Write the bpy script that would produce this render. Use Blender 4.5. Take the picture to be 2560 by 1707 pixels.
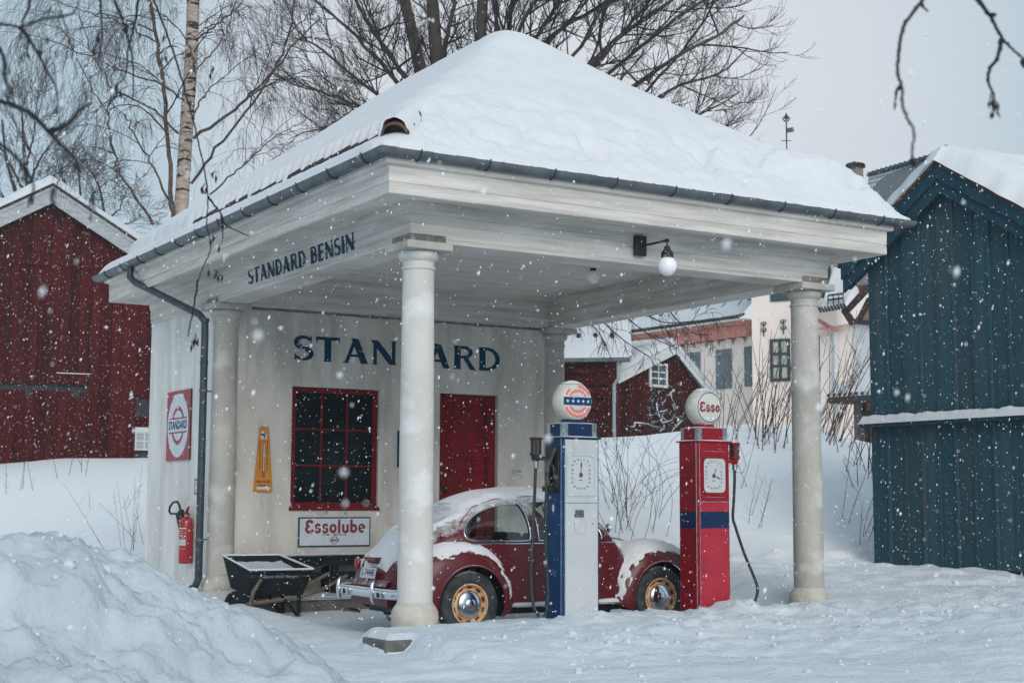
import bpy, bmesh, math, random
import numpy as np
from mathutils import Vector, noise
R = math.radians
sc = bpy.context.scene
for o in list(bpy.data.objects): bpy.data.objects.remove(o)

# ------------------------------------------------------------------ camera
CAM = np.array((-5.969, -12.025, 1.209)); FOC = 3655.5; PIT, ROL, YAW = 0.1069, 0.0042, 0.5466
_F = np.array((math.sin(YAW)*math.cos(PIT), math.cos(YAW)*math.cos(PIT), math.sin(PIT)))
_r = np.cross(_F, (0, 0, 1)); _r /= np.linalg.norm(_r); _u = np.cross(_r, _F)
_R = _r*math.cos(ROL) + _u*math.sin(ROL); _U = -_r*math.sin(ROL) + _u*math.cos(ROL)
cd = bpy.data.cameras.new('camera'); cam = bpy.data.objects.new('camera', cd); sc.collection.objects.link(cam)
from mathutils import Matrix
M = Matrix(((_R[0], _U[0], -_F[0], CAM[0]), (_R[1], _U[1], -_F[1], CAM[1]), (_R[2], _U[2], -_F[2], CAM[2]), (0, 0, 0, 1)))
cam.matrix_world = M
cd.sensor_width = 36; cd.lens = FOC/2560*36; cd.clip_end = 2000; cd.clip_start = .05
cd.dof.use_dof = True; cd.dof.focus_distance = 15.0; cd.dof.aperture_fstop = 4.5
sc.camera = cam
def ray(u, v): return _F + _R*(u-1280)/FOC - _U*(v-853.5)/FOC
def at(u, v, dep): return CAM + dep*ray(u, v)                       # world point seen at (u, v), dep metres away
def onx(u, v, X): d = ray(u, v); return CAM + d*(X-CAM[0])/d[0]
def ony(u, v, Y): d = ray(u, v); return CAM + d*(Y-CAM[1])/d[1]
def onz(u, v, Z): d = ray(u, v); return CAM + d*(Z-CAM[2])/d[2]

# ------------------------------------------------------------------ world, sun, exposure
w = bpy.data.worlds.new("World"); sc.world = w; w.use_nodes = True
nt = w.node_tree; nt.nodes.clear()
out = nt.nodes.new('ShaderNodeOutputWorld'); bg = nt.nodes.new('ShaderNodeBackground')
sky = nt.nodes.new('ShaderNodeTexSky'); sky.sky_type = 'NISHITA'; sky.sun_disc = False
SUN_EL, SUN_AZ = R(27), R(195)
sky.sun_elevation = SUN_EL; sky.sun_rotation = SUN_AZ; sky.air_density = 1.0; sky.dust_density = 4.0; sky.ozone_density = 1.0
hs = nt.nodes.new('ShaderNodeHueSaturation'); hs.inputs['Saturation'].default_value = .3; hs.inputs['Value'].default_value = .6
nt.links.new(sky.outputs[0], hs.inputs['Color'])
# the cloud layer: pale, a little darker and bluer towards the zenith and away from the bright part
tc = nt.nodes.new('ShaderNodeTexCoord'); sx = nt.nodes.new('ShaderNodeSeparateXYZ'); nt.links.new(tc.outputs['Generated'], sx.inputs[0])
cr = nt.nodes.new('ShaderNodeValToRGB')
cr.color_ramp.elements[0].position = 0.0; cr.color_ramp.elements[0].color = (7.45, 7.8, 8.1, 1)
cr.color_ramp.elements[1].position = .75; cr.color_ramp.elements[1].color = (7.0, 7.2, 7.5, 1)
nt.links.new(sx.outputs['Z'], cr.inputs[0])
dt = nt.nodes.new('ShaderNodeVectorMath'); dt.operation = 'DOT_PRODUCT'
bd = ray(1500, 300); bd = bd/np.linalg.norm(bd); dt.inputs[1].default_value = tuple(bd)
nt.links.new(tc.outputs['Generated'], dt.inputs[0])
mr = nt.nodes.new('ShaderNodeMapRange'); mr.inputs['From Min'].default_value = .94; mr.inputs['From Max'].default_value = .998
mr.inputs['To Min'].default_value = 0; mr.inputs['To Max'].default_value = 1; mr.interpolation_type = 'SMOOTHSTEP'
nt.links.new(dt.outputs['Value'], mr.inputs['Value'])
cm = nt.nodes.new('ShaderNodeMix'); cm.data_type = 'RGBA'; cm.blend_type = 'MULTIPLY'; cm.inputs[0].default_value = 1
c2 = nt.nodes.new('ShaderNodeMix'); c2.data_type = 'RGBA'
c2.inputs[6].default_value = (.60, .76, .86, 1); c2.inputs[7].default_value = (1.0, 1.01, 1.035, 1)
nt.links.new(mr.outputs[0], c2.inputs[0]); nt.links.new(cr.outputs[0], cm.inputs[6]); nt.links.new(c2.outputs[2], cm.inputs[7])
mx = nt.nodes.new('ShaderNodeMix'); mx.data_type = 'RGBA'; mx.inputs[0].default_value = .85
nt.links.new(hs.outputs[0], mx.inputs[6]); nt.links.new(cm.outputs[2], mx.inputs[7])
nt.links.new(mx.outputs[2], bg.inputs[0]); bg.inputs[1].default_value = .088
nt.links.new(bg.outputs[0], out.inputs[0])
sl = bpy.data.lights.new('sun', 'SUN'); sl.energy = 1.4; sl.angle = R(40); sl.color = (1, .95, .9)
so = bpy.data.objects.new('sun', sl); sc.collection.objects.link(so)
sd = Vector((math.sin(SUN_AZ)*math.cos(SUN_EL), math.cos(SUN_AZ)*math.cos(SUN_EL), math.sin(SUN_EL)))
so.rotation_euler = sd.to_track_quat('Z', 'Y').to_euler()
sc.view_settings.view_transform = 'Standard'; sc.view_settings.look = 'None'; sc.view_settings.exposure = 0.37; sc.view_settings.gamma = 1
sc.render.engine = 'CYCLES'
sc.cycles.max_bounces = 8; sc.cycles.diffuse_bounces = 4; sc.cycles.transparent_max_bounces = 12; sc.cycles.caustics_reflective = False; sc.cycles.caustics_refractive = False

# ------------------------------------------------------------------ materials
def mat(name, col, rough=.7, metal=0., col2=None, scale=4., stretch=(1, 1, 1), lo=.35, hi=.65, bump=0., bscale=40., bstretch=None, dust=0., spec=.5, coat=0., detail=5, stripes=None, dusthi=.75):
    m = bpy.data.materials.new(name); m.use_nodes = True; n = m.node_tree; L = n.links; N = n.nodes
    b = N['Principled BSDF']; b.inputs['Roughness'].default_value = rough; b.inputs['Metallic'].default_value = metal
    b.inputs['Specular IOR Level'].default_value = spec; b.inputs['Coat Weight'].default_value = coat; b.inputs['Coat Roughness'].default_value = .12
    t = N.new('ShaderNodeTexCoord'); cur = None
    b.inputs['Base Color'].default_value = (*col, 1)
    if col2:
        mp = N.new('ShaderNodeMapping'); mp.inputs['Scale'].default_value = stretch; L.new(t.outputs['Object'], mp.inputs[0])
        nz = N.new('ShaderNodeTexNoise'); nz.inputs['Scale'].default_value = scale; nz.inputs['Detail'].default_value = detail; L.new(mp.outputs[0], nz.inputs['Vector'])
        r = N.new('ShaderNodeMapRange'); r.inputs['From Min'].default_value = lo; r.inputs['From Max'].default_value = hi; L.new(nz.outputs['Fac'], r.inputs['Value'])
        x = N.new('ShaderNodeMix'); x.data_type = 'RGBA'; x.inputs[6].default_value = (*col, 1); x.inputs[7].default_value = (*col2, 1)
        L.new(r.outputs[0], x.inputs[0]); cur = x.outputs[2]
    if stripes:      # (colour, scale, stretch, lo, hi): a second, sparser layer of marks
        c3, s3, st3, lo3, hi3 = stripes
        mp = N.new('ShaderNodeMapping'); mp.inputs['Scale'].default_value = st3; mp.inputs['Location'].default_value = (3.1, 7.7, 1.3); L.new(t.outputs['Object'], mp.inputs[0])
        nz = N.new('ShaderNodeTexNoise'); nz.inputs['Scale'].default_value = s3; nz.inputs['Detail'].default_value = 6; L.new(mp.outputs[0], nz.inputs['Vector'])
        r = N.new('ShaderNodeMapRange'); r.inputs['From Min'].default_value = lo3; r.inputs['From Max'].default_value = hi3; L.new(nz.outputs['Fac'], r.inputs['Value'])
        x = N.new('ShaderNodeMix'); x.data_type = 'RGBA'; x.inputs[7].default_value = (*c3, 1)
        if cur is None: x.inputs[6].default_value = (*col, 1)
        else: L.new(cur, x.inputs[6])
        L.new(r.outputs[0], x.inputs[0]); cur = x.outputs[2]
    if dust:         # snow lying on upward faces
        g = N.new('ShaderNodeNewGeometry'); s = N.new('ShaderNodeSeparateXYZ'); L.new(g.outputs['Normal'], s.inputs[0])
        nz = N.new('ShaderNodeTexNoise'); nz.inputs['Scale'].default_value = 9; nz.inputs['Detail'].default_value = 9; nz.inputs['Roughness'].default_value = .75; L.new(t.outputs['Object'], nz.inputs['Vector'])
        a = N.new('ShaderNodeMath'); a.operation = 'MULTIPLY_ADD'; a.inputs[1].default_value = 1.3; L.new(nz.outputs['Fac'], a.inputs[0]); 
        q = N.new('ShaderNodeMath'); q.operation = 'SUBTRACT'; q.inputs[1].default_value = .65; L.new(s.outputs['Z'], q.inputs[0]); L.new(q.outputs[0], a.inputs[2])
        r = N.new('ShaderNodeMapRange'); r.inputs['From Min'].default_value = dusthi-.25; r.inputs['From Max'].default_value = dusthi+.1; r.inputs['To Max'].default_value = dust
        L.new(a.outputs[0], r.inputs['Value'])
        x = N.new('ShaderNodeMix'); x.data_type = 'RGBA'; x.inputs[7].default_value = (.62, .63, .65, 1)
        if cur is None: x.inputs[6].default_value = (*col, 1)
        else: L.new(cur, x.inputs[6])
        L.new(r.outputs[0], x.inputs[0]); cur = x.outputs[2]
        rr = N.new('ShaderNodeMapRange'); rr.inputs['To Min'].default_value = rough; rr.inputs['To Max'].default_value = .9; L.new(r.outputs[0], rr.inputs['Value']); L.new(rr.outputs[0], b.inputs['Roughness'])
    if cur is not None: L.new(cur, b.inputs['Base Color'])
    if bump:
        mp = N.new('ShaderNodeMapping'); mp.inputs['Scale'].default_value = bstretch or (1, 1, 1); L.new(t.outputs['Object'], mp.inputs[0])
        nz = N.new('ShaderNodeTexNoise'); nz.inputs['Scale'].default_value = bscale; nz.inputs['Detail'].default_value = 6; L.new(mp.outputs[0], nz.inputs['Vector'])
        bp = N.new('ShaderNodeBump'); bp.inputs['Strength'].default_value = bump; bp.inputs['Distance'].default_value = .02; L.new(nz.outputs['Fac'], bp.inputs['Height']); L.new(bp.outputs[0], b.inputs['Normal'])
    return m
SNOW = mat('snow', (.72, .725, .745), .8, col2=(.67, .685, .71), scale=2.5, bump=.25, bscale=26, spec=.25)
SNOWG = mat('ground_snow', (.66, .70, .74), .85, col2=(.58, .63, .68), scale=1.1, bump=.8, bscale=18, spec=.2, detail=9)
PILESNOW = mat('ploughed_snow', (.53, .58, .62), .9, col2=(.44, .49, .53), scale=1.3, bump=1.0, bscale=16, spec=.15, detail=10, stripes=((.20, .21, .21), 4, (1, 1, 1), .70, .82))  # dark flecks: dirt, and crevice shade put into the colour
DIRTSNOW = mat('lane_snow', (.55, .58, .62), .8, col2=(.42, .44, .46), scale=2)
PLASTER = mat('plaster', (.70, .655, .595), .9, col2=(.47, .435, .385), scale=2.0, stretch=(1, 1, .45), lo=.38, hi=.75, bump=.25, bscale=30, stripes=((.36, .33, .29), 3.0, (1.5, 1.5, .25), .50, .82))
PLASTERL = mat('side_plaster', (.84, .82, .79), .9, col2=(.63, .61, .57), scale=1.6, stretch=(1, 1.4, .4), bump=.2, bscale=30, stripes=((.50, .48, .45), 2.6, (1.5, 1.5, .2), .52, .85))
BEAM = mat('limewashed_boards', (.69, .655, .605), .9, col2=(.45, .42, .38), scale=2.6, stretch=(.35, .35, 5.5), lo=.36, hi=.72, bump=.5, bscale=10, bstretch=(.6, .6, 9), stripes=((.80, .77, .73), 2.2, (.5, .5, 3.0), .56, .78))
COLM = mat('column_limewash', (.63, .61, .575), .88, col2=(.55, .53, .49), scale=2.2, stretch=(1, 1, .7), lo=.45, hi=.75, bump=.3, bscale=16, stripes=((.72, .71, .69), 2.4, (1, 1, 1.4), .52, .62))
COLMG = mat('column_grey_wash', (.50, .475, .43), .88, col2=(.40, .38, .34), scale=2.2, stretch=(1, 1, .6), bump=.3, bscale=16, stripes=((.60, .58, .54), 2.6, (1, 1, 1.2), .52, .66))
DARKBAND = mat('dark_band', (.12, .115, .105), .95, col2=(.30, .285, .26), scale=6)  # mottled dark tone for the column necks and the wall-top strip
BASEM = mat('stained_base', (.56, .535, .47), .9, col2=(.42, .385, .31), scale=5, bump=.3, bscale=20, dust=.9, dusthi=.75)
CEIL = mat('ceiling', (.70, .67, .62), .9, col2=(.56, .53, .49), scale=1.2, stretch=(1, 5, 1), lo=.4, hi=.7)
ZINC = mat('zinc', (.16, .18, .19), .55, metal=.5, col2=(.10, .12, .13), scale=5)
PIPE = mat('dark_pipe', (.03, .05, .06), .5, metal=.2, col2=(.05, .075, .085), scale=8)
TILE = mat('dark_tile', (.022, .020, .020), .8, col2=(.04, .03, .028), scale=8)
RIDGET = mat('ridge_tile', (.20, .085, .05), .8, col2=(.07, .06, .055), scale=14)
NAVY = mat('navy_lettering', (.003, .040, .080), .9, spec=.15, col2=(.012, .065, .11), scale=14)
REDP = mat('red_paint', (.22, .007, .014), .7, spec=.25, col2=(.13, .007, .011), scale=5, stretch=(2, 2, .5), bump=.2)
REDF = mat('red_window_paint', (.18, .012, .018), .8, spec=.25, col2=(.12, .010, .014), scale=9, bump=.2)
DARKGLASS = mat('dark_glass', (.002, .008, .010), .35, spec=.10, col2=(.016, .024, .026), scale=1.4, lo=.45, hi=.75)
CONC = mat('concrete', (.17, .165, .15), .9, col2=(.10, .10, .095), scale=7, bump=.3)
DKWOOD = mat('tarred_wood', (.006, .011, .013), .8, spec=.2, col2=(.014, .020, .023), scale=6)
BLACK = mat('black', (.01, .012, .014), .5)
RUBBER = mat('rubber', (.012, .022, .028), .65, col2=(.03, .045, .05), scale=20)
TYRE = mat('tyre_rubber', (.018, .024, .028), .8, col2=(.05, .06, .065), scale=12, dust=.7, dusthi=.95)
CHROME = mat('chrome', (.72, .76, .80), .16, metal=1)
CHROMED = mat('dull_chrome', (.55, .58, .60), .3, metal=1, col2=(.30, .31, .31), scale=20)
PAINT = mat('maroon_paint', (.095, .006, .011), .42, col2=(.115, .010, .015), scale=5, coat=.25, spec=.35, dust=1.0, dusthi=.80)
CREAMRIM = mat('tan_rim', (.72, .47, .27), .5, col2=(.55, .27, .12), scale=16, coat=.2)
GREYI = mat('cabin_trim', (.05, .05, .055), .8)
WHITEE = mat('white_enamel', (.53, .54, .555), .5, col2=(.47, .49, .505), scale=3, spec=.3, stripes=((.40, .37, .33), 3.5, (3, 3, .5), .62, .85))
DIALW = mat('dial_face', (.50, .53, .53), .5, spec=.3)
BLUEE = mat('blue_enamel', (.002, .035, .115), .5, col2=(.004, .05, .14), scale=6, spec=.25)
BLUEED = mat('deep_blue_enamel', (.002, .022, .07), .5, spec=.25)
REDE = mat('red_enamel', (.30, .004, .015), .5, col2=(.20, .004, .012), scale=5, spec=.25, stripes=((.16, .02, .02), 4, (3, 3, .5), .60, .8))
REDEF = mat('faded_red_enamel', (.42, .028, .05), .5, col2=(.34, .018, .035), scale=4, spec=.25, stripes=((.24, .03, .04), 4, (3, 3, .5), .60, .8))
GLOBE = mat('globe_glass', (.62, .60, .55), .45, col2=(.50, .48, .43), scale=5, spec=.4)
GLOBEW = mat('opal_globe', (.92, .92, .92), .25, spec=.6)
CORAL = mat('coral_print', (.75, .13, .10), .5, col2=(.68, .20, .17), scale=9)
SIGNW = mat('sign_white', (.62, .67, .70), .4, col2=(.55, .60, .64), scale=6)
SIGNRED = mat('sign_red', (.38, .02, .035), .45, col2=(.30, .02, .03), scale=8)
MAROON = mat('maroon_lettering', (.22, .02, .03), .5)
ORANGE = mat('ochre_enamel', (.62, .24, .015), .45, col2=(.52, .18, .012), scale=9, coat=.2)
BARNRED = mat('falu_red', (.070, .0085, .009), .95, spec=.1, col2=(.036, .006, .006), scale=1.2, stretch=(3, 3, .25), bump=.5, bscale=6, bstretch=(5, 5, .4))
BARNRED2 = mat('falu_red_light', (.086, .011, .011), .95, spec=.1, col2=(.05, .008, .008), scale=1.2, stretch=(3, 3, .25), bump=.5, bscale=6, bstretch=(5, 5, .4))
BARNBLUE = mat('blue_boards', (.026, .082, .112), .9, spec=.15, col2=(.048, .085, .102), scale=1.5, stretch=(3, 3, .2), lo=.35, hi=.7, bump=.4, bscale=8, bstretch=(5, 5, .5), stripes=((.055, .07, .08), 3, (3, 3, .3), .58, .8))
BARNBLUE2 = mat('faded_blue_boards', (.035, .098, .13), .9, spec=.15, col2=(.065, .10, .115), scale=1.5, stretch=(3, 3, .2), lo=.35, hi=.7, bump=.4, bscale=8, bstretch=(5, 5, .5), stripes=((.09, .10, .11), 3, (3, 3, .3), .56, .8))
BARNBLUET = mat('blue_trim', (.015, .062, .095), .85, spec=.15, col2=(.03, .07, .095), scale=3)
GREYT = mat('weathered_white_trim', (.42, .45, .455), .85, col2=(.30, .33, .335), scale=3, stretch=(1, 1, 4))
WTRIM = mat('white_trim', (.62, .64, .63), .8, col2=(.56, .58, .57), scale=3, stretch=(1, 1, 4))
CREAM = mat('cream_render', (.92, .80, .72), .9, col2=(.88, .76, .68), scale=.6)
CREAMG = mat('grey_render', (.80, .79, .80), .9, col2=(.74, .73, .74), scale=.6)
PINK = mat('pink_cornice', (.62, .27, .21), .85, col2=(.48, .20, .16), scale=3)
SHUT = mat('grey_shutter', (.13, .17, .18), .8, col2=(.19, .22, .23), scale=3, stretch=(4, 4, .4))
WFRAME = mat('dark_green_frame', (.035, .06, .065), .7)
FARGLASS = mat('far_glass', (.05, .08, .09), .2, spec=.6)
CURT = mat('curtain', (.48, .50, .46), .8)
BRICKT = mat('brick_infill', (.55, .36, .26), .9, col2=(.42, .24, .16), scale=5)
BROWNT = mat('brown_timber', (.055, .030, .028), .85)
ORWOOD = mat('orange_boards', (.45, .14, .045), .8, col2=(.33, .09, .03), scale=4, stretch=(4, 4, .3))
GREYW = mat('grey_wood', (.16, .16, .16), .85, col2=(.10, .10, .10), scale=5)
BARK = mat('dark_bark', (.045, .034, .028), .9, col2=(.075, .060, .048), scale=5, bump=.5)
TWIG = mat('twig_bark', (.035, .024, .024), .9)
TWIGD = mat('near_twig_bark', (.012, .014, .018), .9)
TWIGR = mat('red_brown_twig', (.10, .050, .035), .9)
BIRCH = mat('birch_bark', (.50, .42, .36), .8, col2=(.33, .25, .20), scale=6, stretch=(1, 1, 2.5), bump=.3, stripes=((.02, .018, .018), 3.6, (.9, .9, 3.2), .55, .60))
BIRCHD = mat('birch_branch_bark', (.13, .085, .060), .85, col2=(.05, .035, .03), scale=7)
BRASS = mat('brass', (.5, .42, .15), .4, metal=.8)
WOODH = mat('worn_handle', (.16, .13, .10), .8, col2=(.10, .07, .05), scale=8)
GLASSM = bpy.data.materials.new('clear_glass'); GLASSM.use_nodes = True
_n = GLASSM.node_tree; _b = _n.nodes['Principled BSDF']; _n.nodes.remove(_b)
_t = _n.nodes.new('ShaderNodeBsdfTransparent'); _t.inputs[0].default_value = (.80, .86, .85, 1); _g = _n.nodes.new('ShaderNodeBsdfGlossy'); _g.inputs['Roughness'].default_value = .05
_m = _n.nodes.new('ShaderNodeMixShader'); _m.inputs[0].default_value = .09
_n.links.new(_t.outputs[0], _m.inputs[1]); _n.links.new(_g.outputs[0], _m.inputs[2]); _n.links.new(_m.outputs[0], _n.nodes['Material Output'].inputs[0])
# glass of the car's rear window, frosted over by blown snow
FROST = mat('frosted_glass', (.30, .34, .36), .3, col2=(.42, .46, .48), scale=9, spec=.5, dust=.8, dusthi=.9)
TAILR = mat('tail_lens', (.28, .012, .01), .25, coat=.4, dust=.9, dusthi=.85)

# ground snow turns paler with distance along the view
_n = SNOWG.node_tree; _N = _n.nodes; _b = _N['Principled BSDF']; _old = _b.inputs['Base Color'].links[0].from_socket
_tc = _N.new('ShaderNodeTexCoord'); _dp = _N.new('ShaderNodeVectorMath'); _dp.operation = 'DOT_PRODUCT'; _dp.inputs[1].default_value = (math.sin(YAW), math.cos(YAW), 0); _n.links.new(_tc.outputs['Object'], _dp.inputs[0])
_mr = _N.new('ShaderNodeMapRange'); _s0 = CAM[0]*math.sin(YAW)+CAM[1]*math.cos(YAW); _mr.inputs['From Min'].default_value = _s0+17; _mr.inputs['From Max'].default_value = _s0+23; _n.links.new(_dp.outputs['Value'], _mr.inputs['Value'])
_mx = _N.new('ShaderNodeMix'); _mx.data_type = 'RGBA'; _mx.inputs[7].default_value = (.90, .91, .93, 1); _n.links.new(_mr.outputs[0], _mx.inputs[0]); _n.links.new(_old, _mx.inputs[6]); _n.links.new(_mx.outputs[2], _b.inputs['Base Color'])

# ------------------------------------------------------------------ object helpers
OFF = {}
def link(o): sc.collection.objects.link(o)
def tag(o, label=None, cat=None, group=None, kind=None):
    if label: o['label'] = label
    if cat: o['category'] = cat
    if group: o['group'] = group
    if kind: o['kind'] = kind
    return o
def thing(name, loc, label, cat, group=None, kind=None):
    o = bpy.data.objects.new(name, None); o.empty_display_size = .2; link(o); o.location = tuple(loc); OFF[o.name] = np.array(loc, float)
    return tag(o, label, cat, group, kind)
def smooth_mesh(me): me.polygons.foreach_set('use_smooth', [True]*len(me.polygons))
class MB:
    def __init__(s): s.v = []; s.f = []; s.m = []
    def add(s, vs, fs, m=0):
        b = len(s.v); s.v.extend([tuple(map(float, p)) for p in vs]); s.f.extend([tuple(i+b for i in f) for f in fs]); s.m.extend([m]*len(fs)); return s
    def box(s, x0, x1, y0, y1, z0, z1, m=0, T=None):
        vs = [(x, y, z) for x in (x0, x1) for y in (y0, y1) for z in (z0, z1)]
        if T: vs = [T(*p) for p in vs]
        return s.add(vs, [(0, 1, 3, 2), (4, 6, 7, 5), (0, 4, 5, 1), (2, 3, 7, 6), (0, 2, 6, 4), (1, 5, 7, 3)], m)
    def prism(s, poly, a, b, T, m=0):    # poly of (p, q); T(p, q, depth) -> world
        n = len(poly); vs = [T(p, q, a) for p, q in poly] + [T(p, q, b) for p, q in poly]
        return s.add(vs, [tuple(range(n)), tuple(range(2*n-1, n-1, -1))] + [(i, i+n, (i+1) % n+n, (i+1) % n) for i in range(n)], m)
    def tube(s, pts, r, n=8, m=0, caps=True, squash=None):
        P = np.array([tuple(p) for p in pts], float); k = len(P); rr = np.full(k, float(r)) if np.isscalar(r) else np.array(r, float)
        T = np.gradient(P, axis=0); T /= np.maximum(np.linalg.norm(T, axis=1, keepdims=True), 1e-9)
        ref = np.array((0, 0, 1.)) if abs(T[0][2]) < .9 else np.array((0, 1., 0))
        a = np.cross(T[0], ref); a /= np.linalg.norm(a); vs = []
        for i in range(k):
            a = a - T[i]*(a@T[i]); a /= max(np.linalg.norm(a), 1e-9); b = np.cross(T[i], a)
            for j in range(n):
                t = 2*math.pi*j/n; vs.append(P[i] + rr[i]*(a*math.cos(t) + b*math.sin(t)*(squash or 1)))
        fs = [(i*n+j, i*n+(j+1) % n, (i+1)*n+(j+1) % n, (i+1)*n+j) for i in range(k-1) for j in range(n)]
        if caps: fs += [tuple(range(n-1, -1, -1)), tuple((k-1)*n+j for j in range(n))]
        return s.add(vs, fs, m)
    def lathe(s, prof, n=24, T=None, m=0, caps=True):   # prof of (radius, height); T(x, y, h)
        T = T or (lambda x, y, z: (x, y, z)); k = len(prof)
        vs = [T(r*math.cos(2*math.pi*j/n), r*math.sin(2*math.pi*j/n), h) for r, h in prof for j in range(n)]
        fs = [(i*n+j, i*n+(j+1) % n, (i+1)*n+(j+1) % n, (i+1)*n+j) for i in range(k-1) for j in range(n)]
        if caps: fs += [tuple(range(n-1, -1, -1)), tuple((k-1)*n+j for j in range(n))]
        return s.add(vs, fs, m)
    def grid(s, nu, nv, fn, m=0, keep=None):
        vs = [fn(i, j) for i in range(nu) for j in range(nv)]
        fs = [(i*nv+j, (i+1)*nv+j, (i+1)*nv+j+1, i*nv+j+1) for i in range(nu-1) for j in range(nv-1) if keep is None or keep(i, j)]
        return s.add(vs, fs, m)
    def build(s, name, mats, parent=None, smooth=False, bevel=0, angle=35):
        me = bpy.data.meshes.new(name); off = OFF[parent.name] if parent else 0
        V = np.array(s.v, float) - off
        me.from_pydata(V.tolist(), [], s.f)
        for mm in (mats if isinstance(mats, (list, tuple)) else [mats]): me.materials.append(mm)
        if len(me.materials) > 1: me.polygons.foreach_set('material_index', s.m)
        bm = bmesh.new(); bm.from_mesh(me); bmesh.ops.recalc_face_normals(bm, faces=bm.faces)
        if bevel: 
            bmesh.ops.bevel(bm, geom=[e for e in bm.edges if e.is_manifold and e.calc_face_angle(0) > R(40)], offset=bevel, segments=2, profile=.5, affect='EDGES')
        bm.to_mesh(me); bm.free()
        if smooth:
            smooth_mesh(me)
            if smooth != 'all': me.set_sharp_from_angle(angle=R(angle))
        me.update(); o = bpy.data.objects.new(name, me); link(o)
        if parent: o.parent = parent; OFF[o.name] = off
        else: OFF[o.name] = np.zeros(3)
        return o
def fast_mesh(name, V, Fq, mats, parent=None, smooth=True, midx=None):
    me = bpy.data.meshes.new(name); off = OFF[parent.name] if parent else 0
    V = np.asarray(V, np.float32) - np.asarray(off, np.float32); Fq = np.asarray(Fq, np.int32); k = Fq.shape[1]
    me.vertices.add(len(V)); me.vertices.foreach_set('co', V.ravel())
    me.loops.add(Fq.size); me.loops.foreach_set('vertex_index', Fq.ravel())
    me.polygons.add(len(Fq)); me.polygons.foreach_set('loop_start', np.arange(0, Fq.size, k, dtype=np.int32)); me.polygons.foreach_set('loop_total', np.full(len(Fq), k, np.int32))
    for mm in (mats if isinstance(mats, (list, tuple)) else [mats]): me.materials.append(mm)
    if midx is not None: me.polygons.foreach_set('material_index', midx)
    if smooth: me.polygons.foreach_set('use_smooth', np.ones(len(Fq), bool))
    me.update(calc_edges=True); me.validate(); o = bpy.data.objects.new(name, me); link(o)
    if parent: o.parent = parent; OFF[o.name] = off
    else: OFF[o.name] = np.zeros(3)
    return o
def ss(a, b, x):
    if a == b: return float(x > a)
    t = min(1, max(0, (x-a)/(b-a))); return t*t*(3-2*t)
def fbm(x, y, z=0., o=4, lac=2.1, g=.5):
    a = 1; f = 1; t = 0
    for _ in range(o): t += a*noise.noise((x*f, y*f, z*f)); a *= g; f *= lac
    return t
# lettering ----------------------------------------------------------
def text_poly(txt, size, bold=0.):
    c = bpy.data.curves.new('t', 'FONT'); c.body = txt; c.size = size; c.align_x = 'CENTER'; c.align_y = 'CENTER'; c.offset = bold*size; c.resolution_u = 3
    o = bpy.data.objects.new('t', c); link(o); bpy.context.view_layer.update()
    me = bpy.data.meshes.new_from_object(o.evaluated_get(bpy.context.evaluated_depsgraph_get()))
    vs = [tuple(v.co) for v in me.vertices]; fs = [tuple(p.vertices) for p in me.polygons]
    bpy.data.objects.remove(o); bpy.data.meshes.remove(me); return vs, fs
def text(mb, txt, size, T, m=0, bold=.02, sxx=1., rot=0, cx=0, cz=0):   # T(p, q) -> world; p right, q up
    vs, fs = text_poly(txt, size, bold); c, s = math.cos(rot), math.sin(rot)
    mb.add([T(cx + (x*sxx)*c - y*s, cz + (x*sxx)*s + y*c) for x, y, z in vs], fs, m)
TH, TN = .245, .13
def arc(cx, cy, rx, ry, a0, a1, w0, w1=None, n=14):
    w1 = w0 if w1 is None else w1; return ('A', cx, cy, rx, ry, a0, a1, w0, w1, n)
def serif(x, y, w=.16, h=.05, up=1): return ('P', [(x-w, y), (x+w, y), (x+w*.45, y+h*up), (x-w*.45, y+h*up)])
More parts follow.
